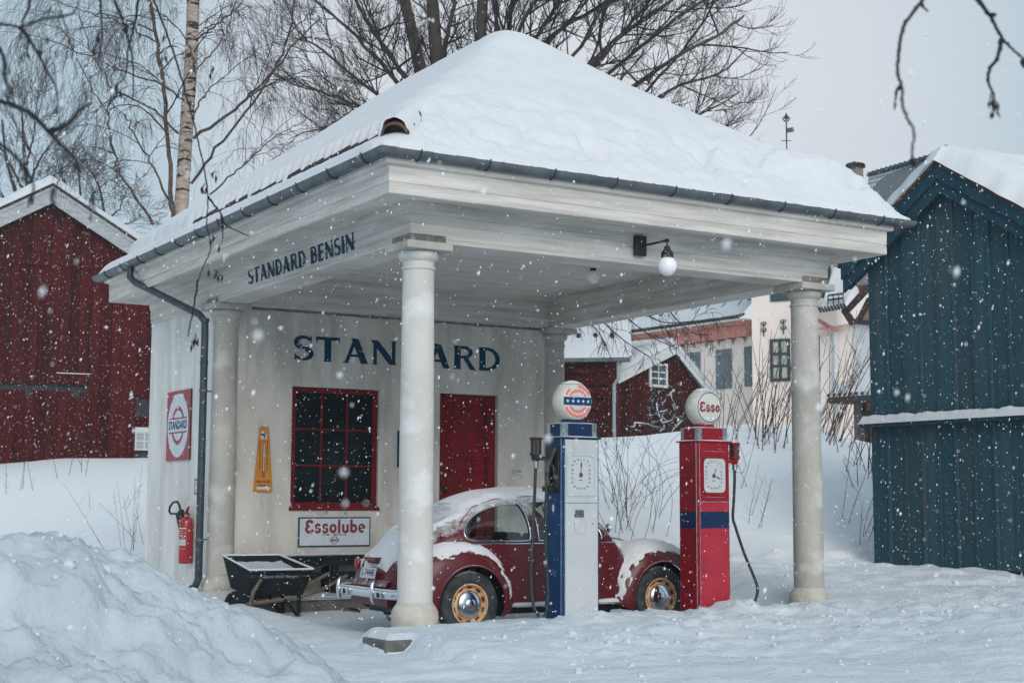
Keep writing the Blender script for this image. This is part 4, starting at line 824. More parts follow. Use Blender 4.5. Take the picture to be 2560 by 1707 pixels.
    mb = MB(); mb.lathe([(.062, 1.785), (.064, 1.80), (.058, 1.808)], 20, GTt); mb.lathe([(.060, 1.632), (.064, 1.64), (.060, 1.652)], 20, GTt)
    for k in range(6): mb.tube([(gx+.054*math.cos(R(60*k)), gy+.054*math.sin(R(60*k)), 1.64), (gx+.054*math.cos(R(60*k)), gy+.054*math.sin(R(60*k)), 1.79)], .005, 5)
    mb.lathe([(.05, 1.632), (.045, 1.60), (.030, 1.575)], 16, GTt)
    mb.box(*sorted((gx, sg*hw)), gy-.022, gy+.022, 1.585, 1.625); mb.build('glass_bracket', cm_, P, smooth=True)
    mb = MB(); mb.lathe([(.020, 1.505), (.026, 1.515), (.026, 1.575)], 14, GTt); mb.build('hose_coupling', CHROMED, P)
    def cat(pts, n=9):
        P_ = [np.array(p, float) for p in pts]; P_ = [2*P_[0]-P_[1]]+P_+[2*P_[-1]-P_[-2]]; o_ = []
        for i in range(1, len(P_)-2):
            for k in range(n):
                t = k/n; o_.append(.5*((2*P_[i])+(-P_[i-1]+P_[i+1])*t+(2*P_[i-1]-5*P_[i]+4*P_[i+1]-P_[i+2])*t*t+(-P_[i-1]+3*P_[i]-3*P_[i+1]+P_[i+2])*t**3))
        return o_+[P_[-2]]
    if white: hp = [(-.425, 0, 1.54), (-.432, 0, 1.40), (-.445, 0, 1.1), (-.47, -.01, .8), (-.49, -.02, .5), (-.475, -.03, .22), (-.43, -.04, .10), (-.375, -.04, .055), (-.325, -.035, .11), (-.30, -.03, .3), (-.315, -.02, .65), (-.318, -.01, .95), (-.305, 0, 1.2), (-.285, .02, 1.36)]
    else: hp = [(.405, -.02, 1.54), (.405, -.02, 1.40), (.39, -.02, 1.18), (.375, -.02, 1.0), (.40, -.03, .90), (.50, -.05, .62), (.60, -.08, .38), (.64, -.10, .24), (.61, -.10, .12), (.55, -.10, .055), (.49, -.09, .045), (.40, .12, .03), (.33, .19, .3), (.30, .12, .75), (.30, .05, 1.15), (.27, .0, 1.3)]
    mb = MB(); mb.tube(cat(hp), .0155, 10); mb.build('hose', RUBBER, P, smooth=True)
    # nozzle in its holster on the side
    nx = sg*(hw+.045)
    mb = MB(); mb.tube([(nx, .03, 1.34), (nx, .035, 1.46), (nx, .02, 1.54), (nx, -.05, 1.63), (nx, -.10, 1.70)], [.022, .028, .030, .016, .012], 10)
    mb.tube([(nx, -.02, 1.40), (nx, -.08, 1.44), (nx, -.07, 1.52), (nx, -.02, 1.56)], .008, 6); mb.build('nozzle', mat('worn_nozzle', (.20, .20, .19), .5, metal=.7, col2=(.05, .06, .06), scale=12) if white else CHROMED, P, smooth=True)
    mb = MB(); mb.box(*sorted((sg*hw, sg*(hw+.07))), -.05, .10, 1.28, 1.33); mb.box(*sorted((sg*hw, sg*(hw+.02))), -.12, .11, 1.28, 1.72); mb.build('holster', BLACK if white else REDE, P, bevel=.004)
    if white:
        mb = MB(); mb.add([(-hw-.0015, .0+.022*math.cos(R(15*k)), 1.12+.036*math.sin(R(15*k))) for k in range(24)], [tuple(range(24))]); mb.build('sticker', SIGNW, P)
        mb = MB(); mb.box(-.085, .025, -hd_-.012, -hd_-.006, 1.03, 1.064); mb.box(-.075, .018, -hd_-.016, -hd_-.006, 1.068, 1.10); mb.build('price_plate', mat('zinc_plate', (.09, .12, .13), .5, metal=.4), P)
        mb = MB(); mb.tube([Fp(-.02+.07*math.cos(t), .95+.085*math.sin(t), .008) for t in np.linspace(R(135), R(405), 24)], .0012, 4); mb.tube([Fp(-.02+.03*math.sin(t*3), 1.03-.08*t, .009) for t in np.linspace(0, 1.6, 12)], .001, 4); mb.build('seal_wire', mat('rusty_wire', (.4, .28, .15), .6), P)
        mb = MB(); disc(mb, lambda p, q, d: Fp(.125+p, .965+q, .007), .006, .009, n=10); mb.build('keyhole', BLACK, P)
    else:
        mb = MB(); mb.box(-hw+ch+.004, hw-ch-.004, -hd_-.0078, -hd_-.004, .892, 1.066)
        mb.box(-hw-.0025, -hw+.002, -hd_+ch+.004, hd_-ch-.004, .892, 1.066); mb.box(hw-.002, hw+.0025, -hd_+ch+.004, hd_-ch-.004, .892, 1.066); mb.build('blue_band', BLUEED, P)
        mb = MB(); mb.box(-.14, .14, -hd_-.0095, -hd_-.006, 1.70, 1.704); mb.box(-.13, .13, -hd_-.0092, -hd_-.006, 1.215, 1.219); mb.build('trim_line', CHROMED, P)
    P.location = loc
    return P
pump((2.155, .168, .0), 'white-fronted blue petrol pump topped by a globe with stars and coral rings', 'white')
pump((3.995, .37, .015), 'red petrol pump with a blue band and a plain ringed globe', 'red')

# ================================================================== THE CAR (x forward from the rear axle, z up from the ground)
def interp(tab, x):
    xs_ = [a for a, _ in tab]
    if x <= xs_[0]: return tab[0][1]
    if x >= xs_[-1]: return tab[-1][1]
    i = max(k for k in range(len(xs_)) if xs_[k] <= x); i = min(i, len(xs_)-2)
    def sl_(k):
        if k == 0: return (tab[1][1]-tab[0][1])/(xs_[1]-xs_[0])
        if k == len(xs_)-1: return (tab[-1][1]-tab[-2][1])/(xs_[-1]-xs_[-2])
        return (tab[k+1][1]-tab[k-1][1])/(xs_[k+1]-xs_[k-1])
    h = xs_[i+1]-xs_[i]; t = (x-xs_[i])/h; y0, y1 = tab[i][1], tab[i+1][1]
    return (2*t**3-3*t*t+1)*y0+(t**3-2*t*t+t)*h*sl_(i)+(-2*t**3+3*t*t)*y1+(t**3-t*t)*h*sl_(i+1)
ZT = [(-.80, .46), (-.76, .60), (-.70, .74), (-.58, .91), (-.42, 1.06), (-.2, 1.205), (.05, 1.325), (.3, 1.41), (.6, 1.465), (.9, 1.485), (1.2, 1.475), (1.42, 1.445), (1.55, 1.40), (1.66, 1.31), (1.80, 1.16), (1.93, 1.03), (2.02, .985), (2.2, .955), (2.45, .90), (2.7, .805), (2.9, .68), (3.02, .55), (3.07, .44)]
WH = [(-.80, .30), (-.72, .40), (-.58, .49), (-.35, .575), (-.1, .63), (.2, .66), (.7, .685), (1.3, .685), (1.7, .665), (2.0, .62), (2.3, .54), (2.6, .44), (2.85, .34), (3.0, .26), (3.07, .18)]
def prm(x):
    zt = interp(ZT, x); w_ = interp(WH, x); cab = ss(-.75, -.05, x)*(1-ss(1.75, 2.12, x))
    zb = .30+.06*ss(-.4, -.8, x) if False else .30+.05*(1-ss(-.8, -.3, x))
    z0 = (zb+(zt-zb)*.42)*(1-cab)+min(.885, zt-.15)*cab; n_ = 1.9*(1-cab)+2.5*cab; m_ = 2.0*(1-cab)+1.75*cab
    return zt, w_, zb, z0, n_, m_
def side_y(x, z):
    zt, w_, zb, z0, n_, m_ = prm(x)
    if z <= z0: return w_
    u = min(1, (z-z0)/(zt-z0)); return w_*max(0, 1-u**n_)**(1/m_)
def top_z(x, y):
    zt, w_, zb, z0, n_, m_ = prm(x); k = min(1, abs(y)/w_)
    return z0+(zt-z0)*max(0, 1-k**m_)**(1/n_)
CAR = thing('parked_car', (0, 0, 0), 'snow-dusted maroon rounded old car parked under the canopy behind the pumps', 'car')
NS, NV = 96, 27
def sect(x, inset=0):
    zt, w_, zb, z0, n_, m_ = prm(x); pts = []
    for k in range(8): pts.append((w_, zb+(z0-zb)*k/8))
    for k in range(20):
        a_ = (k/19)*math.pi/2; u = math.sin(a_); pts.append((w_*max(0, 1-u**n_)**(1/m_) if k < 19 else 0, z0+(zt-z0)*u))
    if inset:
        sc_ = max(.3, (w_-inset)/w_); pts = [(p*sc_, zb+(z-zb)*(zt-zb-inset)/(zt-zb)) for p, z in pts]
    return pts
sts = np.concatenate([np.linspace(-.80, -.3, 22), np.linspace(-.27, 1.4, 42), np.linspace(1.43, 2.1, 24), np.linspace(2.15, 3.07, 20)])
def shell(inset):
    rows = []
    for x in sts:
        s_ = sect(x, inset); xx = x if not inset else x*(1-.012)+.012
        rows.append([(xx, -p, z) for p, z in s_]+[(xx, p, z) for p, z in reversed(s_[:-1])])
    return rows
A = shell(0); B = shell(.035); nr, nc = len(A), len(A[0]); vs = [p for r_ in A for p in r_]+[p for r_ in B for p in r_]; o2 = nr*nc
fs = [(i*nc+j, (i+1)*nc+j, (i+1)*nc+j+1, i*nc+j+1) for i in range(nr-1) for j in range(nc-1)]+[(o2+i*nc+j, o2+i*nc+j+1, o2+(i+1)*nc+j+1, o2+(i+1)*nc+j) for i in range(nr-1) for j in range(nc-1)]
for i in range(nr-1): fs += [(i*nc, o2+i*nc, o2+(i+1)*nc, (i+1)*nc), (i*nc+nc-1, (i+1)*nc+nc-1, o2+(i+1)*nc+nc-1, o2+i*nc+nc-1)]
for j in range(nc-1): fs += [(j, j+1, o2+j+1, o2+j), ((nr-1)*nc+j, o2+(nr-1)*nc+j, o2+(nr-1)*nc+j+1, (nr-1)*nc+j+1)]
mb = MB(); mb.add(vs, fs); body = mb.build('body', PAINT, CAR)
def spl(pts, n=6):   # closed Catmull outline
    k = len(pts); o_ = []
    for i in range(k):
        p0, p1, p2, p3 = [np.array(pts[(i+d) % k], float) for d in (-1, 0, 1, 2)]
        for j in range(n): t = j/n; o_.append(tuple(.5*((2*p1)+(-p0+p2)*t+(2*p0-5*p1+4*p2-p3)*t*t+(-p0+3*p1-3*p2+p3)*t**3)))
    return o_
WIN_R = spl([(-.02, 1.02), (.06, .965), (.35, .955), (.68, .955), (.735, .985), (.735, 1.15), (.725, 1.30), (.69, 1.335), (.45, 1.315), (.2, 1.235), (.03, 1.12)])
WIN_D = spl([(.84, .985), (.88, .955), (1.2, .955), (1.60, .96), (1.66, .985), (1.62, 1.10), (1.53, 1.25), (1.45, 1.335), (1.38, 1.355), (1.1, 1.36), (.88, 1.35), (.845, 1.32)])
WIN_F = spl([(-.50, 1.07), (-.25, 1.04), (.25, 1.04), (.50, 1.07), (.50, 1.2), (.42, 1.36), (.2, 1.385), (-.2, 1.385), (-.42, 1.36), (-.50, 1.2)])
WIN_B = spl([(-.42, 1.10), (-.36, 1.03), (0, 1.01), (.36, 1.03), (.42, 1.10), (.36, 1.24), (.22, 1.315), (0, 1.33), (-.22, 1.315), (-.36, 1.24)])
def cutter(poly, a, b, T): m_ = MB(); m_.prism(poly, a, b, T); c_ = m_.build('cut', PAINT); return c_
cuts = [cutter(WIN_R, -1, 1, lambda p, q, d: (p, d, q)), cutter(WIN_D, -1, 1, lambda p, q, d: (p, d, q)), cutter(WIN_F, 1.50, 2.4, lambda p, q, d: (d, p, q)), cutter(WIN_B, -.9, .45, lambda p, q, d: (d, p, q))]
ARCH = [cutter([(cx_+.395*math.cos(R(10*k)), .32+.395*math.sin(R(10*k))) for k in range(36)], -1.2, -.36, lambda p, q, d: (p, d, q)) for cx_ in (0, 2.42)]
ARCH += [cutter([(cx_+.395*math.cos(R(10*k)), .32+.395*math.sin(R(10*k))) for k in range(36)], .36, 1.2, lambda p, q, d: (p, d, q)) for cx_ in (0, 2.42)]
for c_ in cuts+ARCH:
    m_ = body.modifiers.new('b', 'BOOLEAN'); m_.object = c_; m_.operation = 'DIFFERENCE'; m_.solver = 'EXACT'
bpy.context.view_layer.update()
me = bpy.data.meshes.new_from_object(body.evaluated_get(bpy.context.evaluated_depsgraph_get())); body.modifiers.clear(); body.data = me
for c_ in cuts+ARCH: bpy.data.objects.remove(c_)
smooth_mesh(me); me.set_sharp_from_angle(angle=R(32))
def inside(poly, x, z):
    c_ = False; j = len(poly)-1
    for i in range(len(poly)):
        if (poly[i][1] > z) != (poly[j][1] > z) and x < (poly[j][0]-poly[i][0])*(z-poly[i][1])/(poly[j][1]-poly[i][1])+poly[i][0]: c_ = not c_
        j = i
    return c_
def grow(poly, k): cx_ = sum(p for p, q in poly)/len(poly); cz_ = sum(q for p, q in poly)/len(poly); return [(cx_+(p-cx_)*k, cz_+(q-cz_)*k) for p, q in poly]
def pane(poly, F, mm, name='window_glass', n=40):
    g_ = grow(poly, 1.05); x0 = min(p for p, q in g_); x1 = max(p for p, q in g_); z0 = min(q for p, q in g_); z1 = max(q for p, q in g_)
    m_ = MB(); m_.grid(n, n, lambda i, j: F(x0+(x1-x0)*i/(n-1), z0+(z1-z0)*j/(n-1)), keep=lambda i, j: inside(g_, x0+(x1-x0)*(i+.5)/(n-1), z0+(z1-z0)*(j+.5)/(n-1)))
    used = sorted({k for f in m_.f for k in f}); mp_ = {k: a for a, k in enumerate(used)}; m_.v = [m_.v[k] for k in used]; m_.f = [tuple(mp_[k] for k in f) for f in m_.f]
    return m_.build(name, mm, CAR, smooth='all')
def trim(poly, F, r=.008, mm=CHROME, name='window_trim'):
    pts = [F(*p) for p in poly]; m_ = MB(); m_.tube(pts+[pts[0], pts[1]], r, 6, caps=False); m_.build(name, mm, CAR, smooth='all')
def front_x(y, z, lo, hi, inc):    # x where the shell's top surface reaches height z at lateral y
    a_, b_ = lo, hi
    for _ in range(22):
        m_ = (a_+b_)/2
        if (top_z(m_, y) > z) == inc: b_ = m_
        else: a_ = m_
    return (a_+b_)/2
for sg in (-1, 1):
    pane(WIN_R, lambda x, z: (x, sg*(side_y(x, z)-.017), z), GLASSM); trim(WIN_R, lambda x, z: (x, sg*(side_y(x, z)+.001), z))
    pane(WIN_D, lambda x, z: (x, sg*(side_y(x, z)-.017), z), GLASSM); trim(WIN_D, lambda x, z: (x, sg*(side_y(x, z)+.001), z))
fF = lambda y, z: (front_x(y, min(z, 1.40), 1.2, 2.1, False)-.012, y, z)
fB = lambda y, z: (front_x(y, min(z, 1.36), -.7, .5, True)+.012, y, z)
pane(WIN_F, fF, GLASSM, 'windscreen'); trim(WIN_F, fF); pane(WIN_B, fB, FROST, 'rear_window'); trim(WIN_B, lambda y, z: (fB(y, z)[0]-.016, y, z), .009)
# seams, belt moulding
for sg in (-1, 1):
    m_ = MB(); m_.tube([(x, sg*(side_y(x, .925-.045*ss(.2, -.5, x) if x < .2 else .925)+.003), .925) for x in np.linspace(-.15, 2.05, 30)]+[(x, sg*(side_y(x, .925-.05*(x-2.05)))+sg*.003, .925-.10*(x-2.05)) for x in np.linspace(2.1, 2.6, 8)], .0085, 5); m_.build('belt_moulding', CHROME, CAR, smooth='all')
    m_ = MB(); ds_ = [(x_, z_) for x_, z_ in [(.79, .34), (.785, .6), (.785, .9), (.79, 1.2), (.81, 1.36), (.9, 1.385)]]; m_.tube([(x_, sg*(side_y(x_, z_)+.0005), z_) for x_, z_ in ds_], .004, 4)
    m_.tube([(x_, sg*(side_y(x_, z_)+.0005), z_) for x_, z_ in [(1.86, .34), (1.88, .6), (1.87, .93), (1.74, 1.06)]], .004, 4); m_.build('door_seam', BLACK, CAR)
    m_ = MB(); m_.box(.88, 1.0, *sorted((sg*.69, sg*.715)), .80, .82); m_.build('door_handle', CHROME, CAR, bevel=.004)
    # gutter line above the windows
    m_ = MB(); m_.tube([(x, sg*(side_y(x, z)+.006), z) for x, z in [(-.12, 1.0), (.0, 1.16), (.2, 1.30), (.5, 1.385), (.9, 1.415), (1.3, 1.405), (1.5, 1.36), (1.66, 1.2), (1.8, 1.04)]], .008, 5); m_.build('drip_rail', PAINT, CAR, smooth='all')
# fenders
def fender(cx_, root, yo, yi, seed):
    K = 46; rt = np.array(root); tt = np.linspace(0, len(root)-1, K)
    def rp(t):
        i = int(min(t, len(root)-1.001)); f = t-i; g_ = lambda k: rt[min(max(k, 0), len(rt)-1)]
        p0, p1, p2, p3 = g_(i-1), g_(i), g_(i+1), g_(i+2); return .5*((2*p1)+(-p0+p2)*f+(2*p0-5*p1+4*p2-p3)*f*f+(-p0+3*p1-3*p2+p3)*f**3)
    def F(t, u):     # t 0..1 rear foot to front foot, u 0..1 lip to root
        a_ = R(200-220*t); lip = np.array((cx_+.39*math.cos(a_), .32+.39*math.sin(a_))); r_ = rp(t*(len(root)-1)); k = math.sin(u*math.pi/2); q_ = lip+(r_-lip)*k
        yy = yi+(yo-.035*abs(2*t-1)**2-yi)*math.cos(u*math.pi/2)**.75
        return np.array((q_[0], yy, q_[1]))
    return F
RF = fender(0, [(-.70, .32), (-.71, .50), (-.63, .70), (-.46, .855), (-.22, .94), (.03, .945), (.24, .88), (.40, .74), (.50, .56), (.56, .42), (.60, .29)], .775, .48, 1)
FF = fender(2.42, [(1.76, .29), (1.80, .42), (1.88, .60), (2.02, .78), (2.2, .90), (2.42, .935), (2.66, .90), (2.88, .80), (3.02, .66), (3.08, .48), (3.02, .32)], .765, .36, 2)
for F in (RF, FF):
    for sg in (-1, 1):
        m_ = MB(); m_.grid(56, 16, lambda i, j: (F(i/55, j/15)*np.array((1, sg, 1)))); m_.build('fender', PAINT, CAR, smooth='all')
        fo = [o_ for o_ in CAR.children if o_.name.startswith('fender')][-1]
        m_ = MB(); m_.tube([F(i/40, 0)*np.array((1, sg, 1)) for i in range(41)], .010, 6); m_.build('fender_lip', PAINT, fo, smooth='all')
        # snow lying on it
        def fs_(i, j):
            t = .02+.96*i/69; u = .10+.9*j/29; p = F(t, u); du = F(t, min(1, u+.01))-F(t, max(0, u-.01)); dt_ = F(min(1, t+.01), u)-F(max(0, t-.01), u); n_ = np.cross(dt_, du); n_ /= max(np.linalg.norm(n_), 1e-9)
            if n_[1] < 0 and u < .5 or n_[2] < 0: n_ = -n_
            side_ = ss(.18, .42, u+.12*noise.noise((t*9, u*4, sg*3+(F is FF)*5)))
            flank = math.exp(-((t-(.80 if F is RF else .16))/.11)**2)*ss(.1, .3, u)
            th_ = .024*ss(.35, .75, n_[2]+.25*noise.noise((t*7, u*3, sg+7))+.16*noise.noise((t*34, u*12, sg+2)))*side_+.022*flank*ss(-.1, .25, noise.noise((t*14, u*6, 1+sg))+.2)
            th_ = th_-.010+.007*fbm(t*26, u*9, 3, 3); q_ = p+n_*th_; return (q_[0], sg*q_[1], q_[2]+.3*max(0, th_))
        m_ = MB(); m_.grid(70, 30, fs_); m_.build('fender_snow', SNOW, fo, smooth='all')
# dark arches inside, floor pan
m_ = MB(); m_.box(-.5, 2.75, -.60, .60, .20, .30); m_.box(-.45, .45, -.52, .52, .29, .62); m_.box(2.05, 2.8, -.34, .34, .29, .60); m_.build('floor_pan', BLACK, CAR)
m_ = MB(); m_.box(.05, .12, -.60, .60, .3, .93); m_.box(1.75, 1.80, -.58, .58, .5, .97); m_.build('bulkhead', GREYI, CAR)
for x_, zz in ((.30, .98), (1.05, 1.02)):
    for yy in (-.33, .33):
        m_ = MB(); m_.box(x_, x_+.50, yy-.24, yy+.24, .42, .56); m_.box(x_-.06, x_+.06, yy-.24, yy+.24, .50, zz); m_.build('seat', GREYI, CAR, bevel=.03)
m_ = MB(); m_.tube([(1.52+.06*math.sin(t), .33+.19*math.cos(t), .98+.17*math.sin(t)) for t in np.linspace(0, 2*math.pi, 26)], .010, 6, caps=False); m_.build('steering_wheel', BLACK, CAR)
for x_ in (0, 2.42):
    for sg in (-1, 1):
        m_ = MB(); m_.grid(21, 2, lambda i, j: (x_+.392*math.cos(R(200-220*i/20)), sg*(.34+.37*j), .32+.392*math.sin(R(200-220*i/20)))); m_.add([(x_+.392*math.cos(R(200-220*i/20)), sg*.36, .32+.392*math.sin(R(200-220*i/20))) for i in range(21)], [tuple(range(21))]); m_.build('wheel_arch', BLACK, CAR)
# running boards
for sg in (-1, 1):
    m_ = MB(); m_.box(.52, 1.84, *sorted((sg*.60, sg*.755)), .262, .295); rb_ = m_.build('running_board', BLACK, CAR, bevel=.008)
    m_ = MB(); m_.tube([(.50, sg*.757, .285), (1.86, sg*.757, .285)], .009, 6); m_.build('board_trim', CHROMED, rb_)
    y0_, y1_ = sorted((sg*.60, sg*.765)); snow_sheet('board_snow', .5, 1.86, y0_, y1_, .292, .030, rb_, .03, 3, drop=.012)
# wheels
def wheel(x, y, sg):
    WT = lambda p, q, h: (x+p, y+sg*h, .32+q)
    m_ = MB(); m_.lathe([(.20, -.07), (.24, -.078), (.30, -.085), (.325, -.070), (.334, -.04), (.334, .04), (.325, .070), (.30, .085), (.25, .086), (.215, .068), (.205, .06)], 48, WT, caps=False); wo = m_.build('wheel', TYRE, CAR, smooth=True, angle=60)
    m_ = MB(); m_.lathe([(.205, .060), (.212, .066), (.210, .072), (.198, .072), (.190, .062), (.182, .040), (.165, .028), (.150, .034), (.135, .046), (.0, .046)], 48, WT, caps=False); ri = m_.build('rim', CREAMRIM, wo, smooth=True, angle=40)
    for k in range(10):
        a0, a1 = R(36*k+8), R(36*k+25); m_ = MB(); vs = []
        for i in range(5):
            a_ = a0+(a1-a0)*i/4
            for r_, h_ in ((.182, .0475), (.163, .0335)): vs.append(WT(r_*math.cos(a_), r_*math.sin(a_), h_+.004))
        m_.add(vs, [(2*i, 2*i+1, 2*i+3, 2*i+2) for i in range(4)]); m_.build('rim_slot', BLACK, ri)
    m_ = MB(); m_.lathe([(.139, .044), (.141, .052), (.134, .062), (.115, .073), (.085, .081), (.060, .084), (.055, .084), (.050, .088), (.030, .092), (.0005, .093)], 40, WT, caps=False); m_.build('hubcap', CHROME, wo, smooth=True, angle=50)
for x_ in (0, 2.42):
    for sg in (-1, 1): wheel(x_, sg*.64, sg)
# bumpers
def bumper(x0_, dr, nm):
    m_ = MB(); pts = []
    for t in np.linspace(-1, 1, 41):
        y_ = .735*math.sin(t*math.pi/2*.985) if abs(t) < 2 else 0; xx = x0_+dr*(-.02-.05*abs(t)**2-.27*max(0, abs(t)-.62)**1.3*2.4); pts.append((xx, y_, .43))
    prof = [(-.010, -.046), (.010, -.041), (.020, -.028), (.016, -.010), (.022, .006), (.018, .028), (.006, .042), (-.010, .046)]
    vs = []
    for i, p in enumerate(pts):
        a_ = np.array(pts[max(0, i-1)]); b_ = np.array(pts[min(len(pts)-1, i+1)]); t_ = (b_-a_)/np.linalg.norm(b_-a_); n_ = np.array((t_[1], -t_[0], 0)); n_ = n_*dr if n_[0]*1 > 0 else -n_*dr
        for d_, h_ in prof: vs.append(np.array(p)+n_*d_+np.array((0, 0, h_)))
    k = len(prof); m_.add(vs, [(i*k+j, i*k+(j+1) % k, (i+1)*k+(j+1) % k, (i+1)*k+j) for i in range(len(pts)-1) for j in range(k)]+[tuple(range(k)), tuple(range(len(vs)-k, len(vs)))])
    bo = m_.build(nm, CHROME, CAR, smooth=True, angle=60)
    for y_ in (-.40, .40):
        m_ = MB(); xx = x0_+dr*.0; m_.tube([(xx+dr*.035, y_, .335), (xx+dr*.052, y_, .38), (xx+dr*.058, y_, .45), (xx+dr*.050, y_, .53), (xx+dr*.028, y_, .575)], [.014, .024, .027, .024, .013], 12, squash=.8); m_.build('bumper_guard', CHROME, bo, smooth='all')
        m_ = MB(); m_.box(*sorted((xx, xx-dr*.16)), y_-.02, y_+.02, .40, .45); m_.build('bumper_bracket', BLACK, bo)
    m_ = MB(); m_.tube([(p[0]+.006*dr, p[1], .477) for p in pts], .011, 6, squash=1); m_.build('bumper_snow', SNOW, bo, smooth='all')
bumper(-.90, -1, 'rear_bumper'); bumper(3.16, 1, 'front_bumper')
# rear details: plate lamp, plate, tail lamps, valance
m_ = MB(); m_.tube([(-.735, -.10, .745), (-.735, .10, .745)], .040, 12, squash=.7); m_.box(-.80, -.70, -.12, .12, .755, .785); m_.tube([(-.765, -.11, .76), (-.765, .11, .76)], .022, 8); m_.build('plate_lamp', PAINT, CAR, smooth=True)
pl_c = np.array((-.805, 0, .625)); pl_t = np.array((.22, 0, .975)); pl_t /= np.linalg.norm(pl_t)
PT = lambda p, q, d=0: pl_c+np.array((0, -p, 0))+pl_t*q+np.array((-.975, 0, .22))*d
m_ = MB(); m_.prism([(-.17, -.055), (.17, -.055), (.17, .055), (-.17, .055)], 0, .008, PT); po = m_.build('number_plate', WHITEE, CAR)
m_ = MB(); text(m_, 'L-74448', .10, lambda p, q: PT(p, q, .0095), 0, .012, .85); m_.build('plate_number', BLACK, po)
m_ = MB(); m_.grid(12, 26, lambda i, j: (-.795+.045*(i/11)+.02*math.cos((j/25-.5)*2.4)*0-.03+.06*abs(j/25-.5)**2, -.40+.8*j/25, .50+.06*i/11)); m_.box(-.80, -.60, -.42, .42, .30, .42); m_.build('rear_valance', PAINT, CAR)
for sg in (-1, 1):
    m_ = MB(); m_.tube([(-.52, sg*.60, .66), (-.60, sg*.60, .68), (-.655, sg*.60, .70)], [.062, .062, .05], 16); m_.build('tail_lamp_housing', PAINT, CAR, smooth=True)
    m_ = MB(); sphere(m_, (-.645, sg*.60, .695), .058, 18, sc_=(.6, .85, 1.25)); m_.build('tail_lamp', TAILR, CAR, smooth='all')
    m_ = MB(); sphere(m_, (3.02, sg*.545, .665), .10, 22, sc_=(.5, 1, 1.08)); m_.build('headlamp', CHROME, CAR, smooth='all')
    m_ = MB(); m_.tube([(.0+x_, sg*(.50+.0), z_) for x_, z_ in ((-.66, .20), (-.80, .22), (-.86, .22))], .022, 8) if sg < 5 else None; m_.build('tailpipe', CHROMED, CAR, smooth=True)
# mirror
m_ = MB(); m_.tube([(1.62, -.66, .98), (1.64, -.74, 1.0), (1.64, -.80, 1.06)], .006, 6); m_.build('mirror_arm', CHROME, CAR)
m_ = MB(); sphere(m_, (1.64, -.81, 1.08), .05, 14, sc_=(.35, 1, 1)); m_.build('wing_mirror', CHROME, CAR, smooth='all')
# snow on roof and tail
RM = {}
def roof_snow(i, j):
    x = -.79+2.42*i/119; v = -1+2*j/59; w_ = interp(WH, x)*.985; y = w_*v; z = top_z(x, y)
    e = 1e-3; nx_ = -(top_z(x+e, y)-top_z(x-e, y))/(2*e); ny_ = -(top_z(x, y+e)-top_z(x, y-e))/(2*e); n_ = np.array((nx_, ny_, 1)); n_ /= np.linalg.norm(n_)
    zt_x = prm(x)[0]; wm = ss(-.15, .25, x)
    edge = ss(.985, .80, abs(v)+.07*noise.noise((x*4, v*2, 1))) if False else (1-wm)*(1-ss(.62, .76, abs(v)+.10*noise.noise((x*4, v*2, 1))+.06*noise.noise((x*20, v*8, 1))))+wm*(1-ss(.045, .085, zt_x-z+.03*noise.noise((x*5, v*2, 1))+.018*noise.noise((x*22, v*9, 1))))
    lng = ss(-.745, -.69, x)*(1-ss(1.38, 1.52, x+.05*noise.noise((y*4, 0, 0)))); win = ((y/.44)**2+((z-1.17)/.19)**2); bare = (1-ss(.55, 1.0, win))*ss(-.75, -.3, x)*(1-ss(.3, .4, x))
    th_ = (.038+.015*fbm(x*2, y*2, 1, 2))*edge*lng*(1-bare)-.012*(1-edge*lng*(1-bare)); RM[i, j] = edge*lng*(1-bare); return np.array((x, y, z))+n_*th_
m_ = MB(); m_.grid(120, 60, roof_snow, keep=lambda i, j: max(RM[i, j], RM[i+1, j], RM[i, j+1], RM[i+1, j+1]) > .03); m_.build('roof_snow', SNOW, CAR, smooth='all')
def hood_snow(i, j):
    x = 2.0+1.0*i/39; v = -1+2*j/29; y = interp(WH, x)*.98*v; z = top_z(x, y); pat = ss(-.15, .35, noise.noise((x*5, y*5, 3))+.25); th_ = (.016*pat)*(1-ss(.6, .9, abs(v)))*ss(2.0, 2.06, x)*(1-ss(2.8, 2.98, x))-.006; return (x, y, z+th_)
m_ = MB(); m_.grid(40, 30, hood_snow); m_.build('bonnet_snow', SNOW, CAR, smooth='all')
CAR.location = (1.506, 1.765, -.182)
# ================================================================== OTHER BUILDINGS
class Frame:      # a vertical wall plane through two points; u along it, z up, d towards the viewer
    def __init__(s, a, b):
        s.o = np.array((a[0], a[1], 0.)); e = np.array((b[0]-a[0], b[1]-a[1], 0.)); s.len = np.linalg.norm(e); s.e = e/s.len; n = np.array((s.e[1], -s.e[0], 0.)); s.n = n if n@(CAM-s.o) > 0 else -n
    def P(s, u, z, d=0.): return s.o+s.e*u+s.n*d+np.array((0, 0, z))
    def uz(s, px, py):
        d = ray(px, py); t = ((s.o-CAM)@s.n)/(d@s.n); p = CAM+d*t; return float((p-s.o)@s.e), float(p[2])
    def box(s, mb, u0, u1, z0, z1, d0, d1, m=0): return mb.box(u0, u1, z0, z1, d0, d1, m, T=lambda a, b, c: tuple(s.P(a, b, c)))
    def poly(s, mb, pts, d0, d1, m=0): return mb.prism(pts, d0, d1, lambda p, q, h: tuple(s.P(p, q, h)), m)
def plot(a, b): return (a[0], a[1])
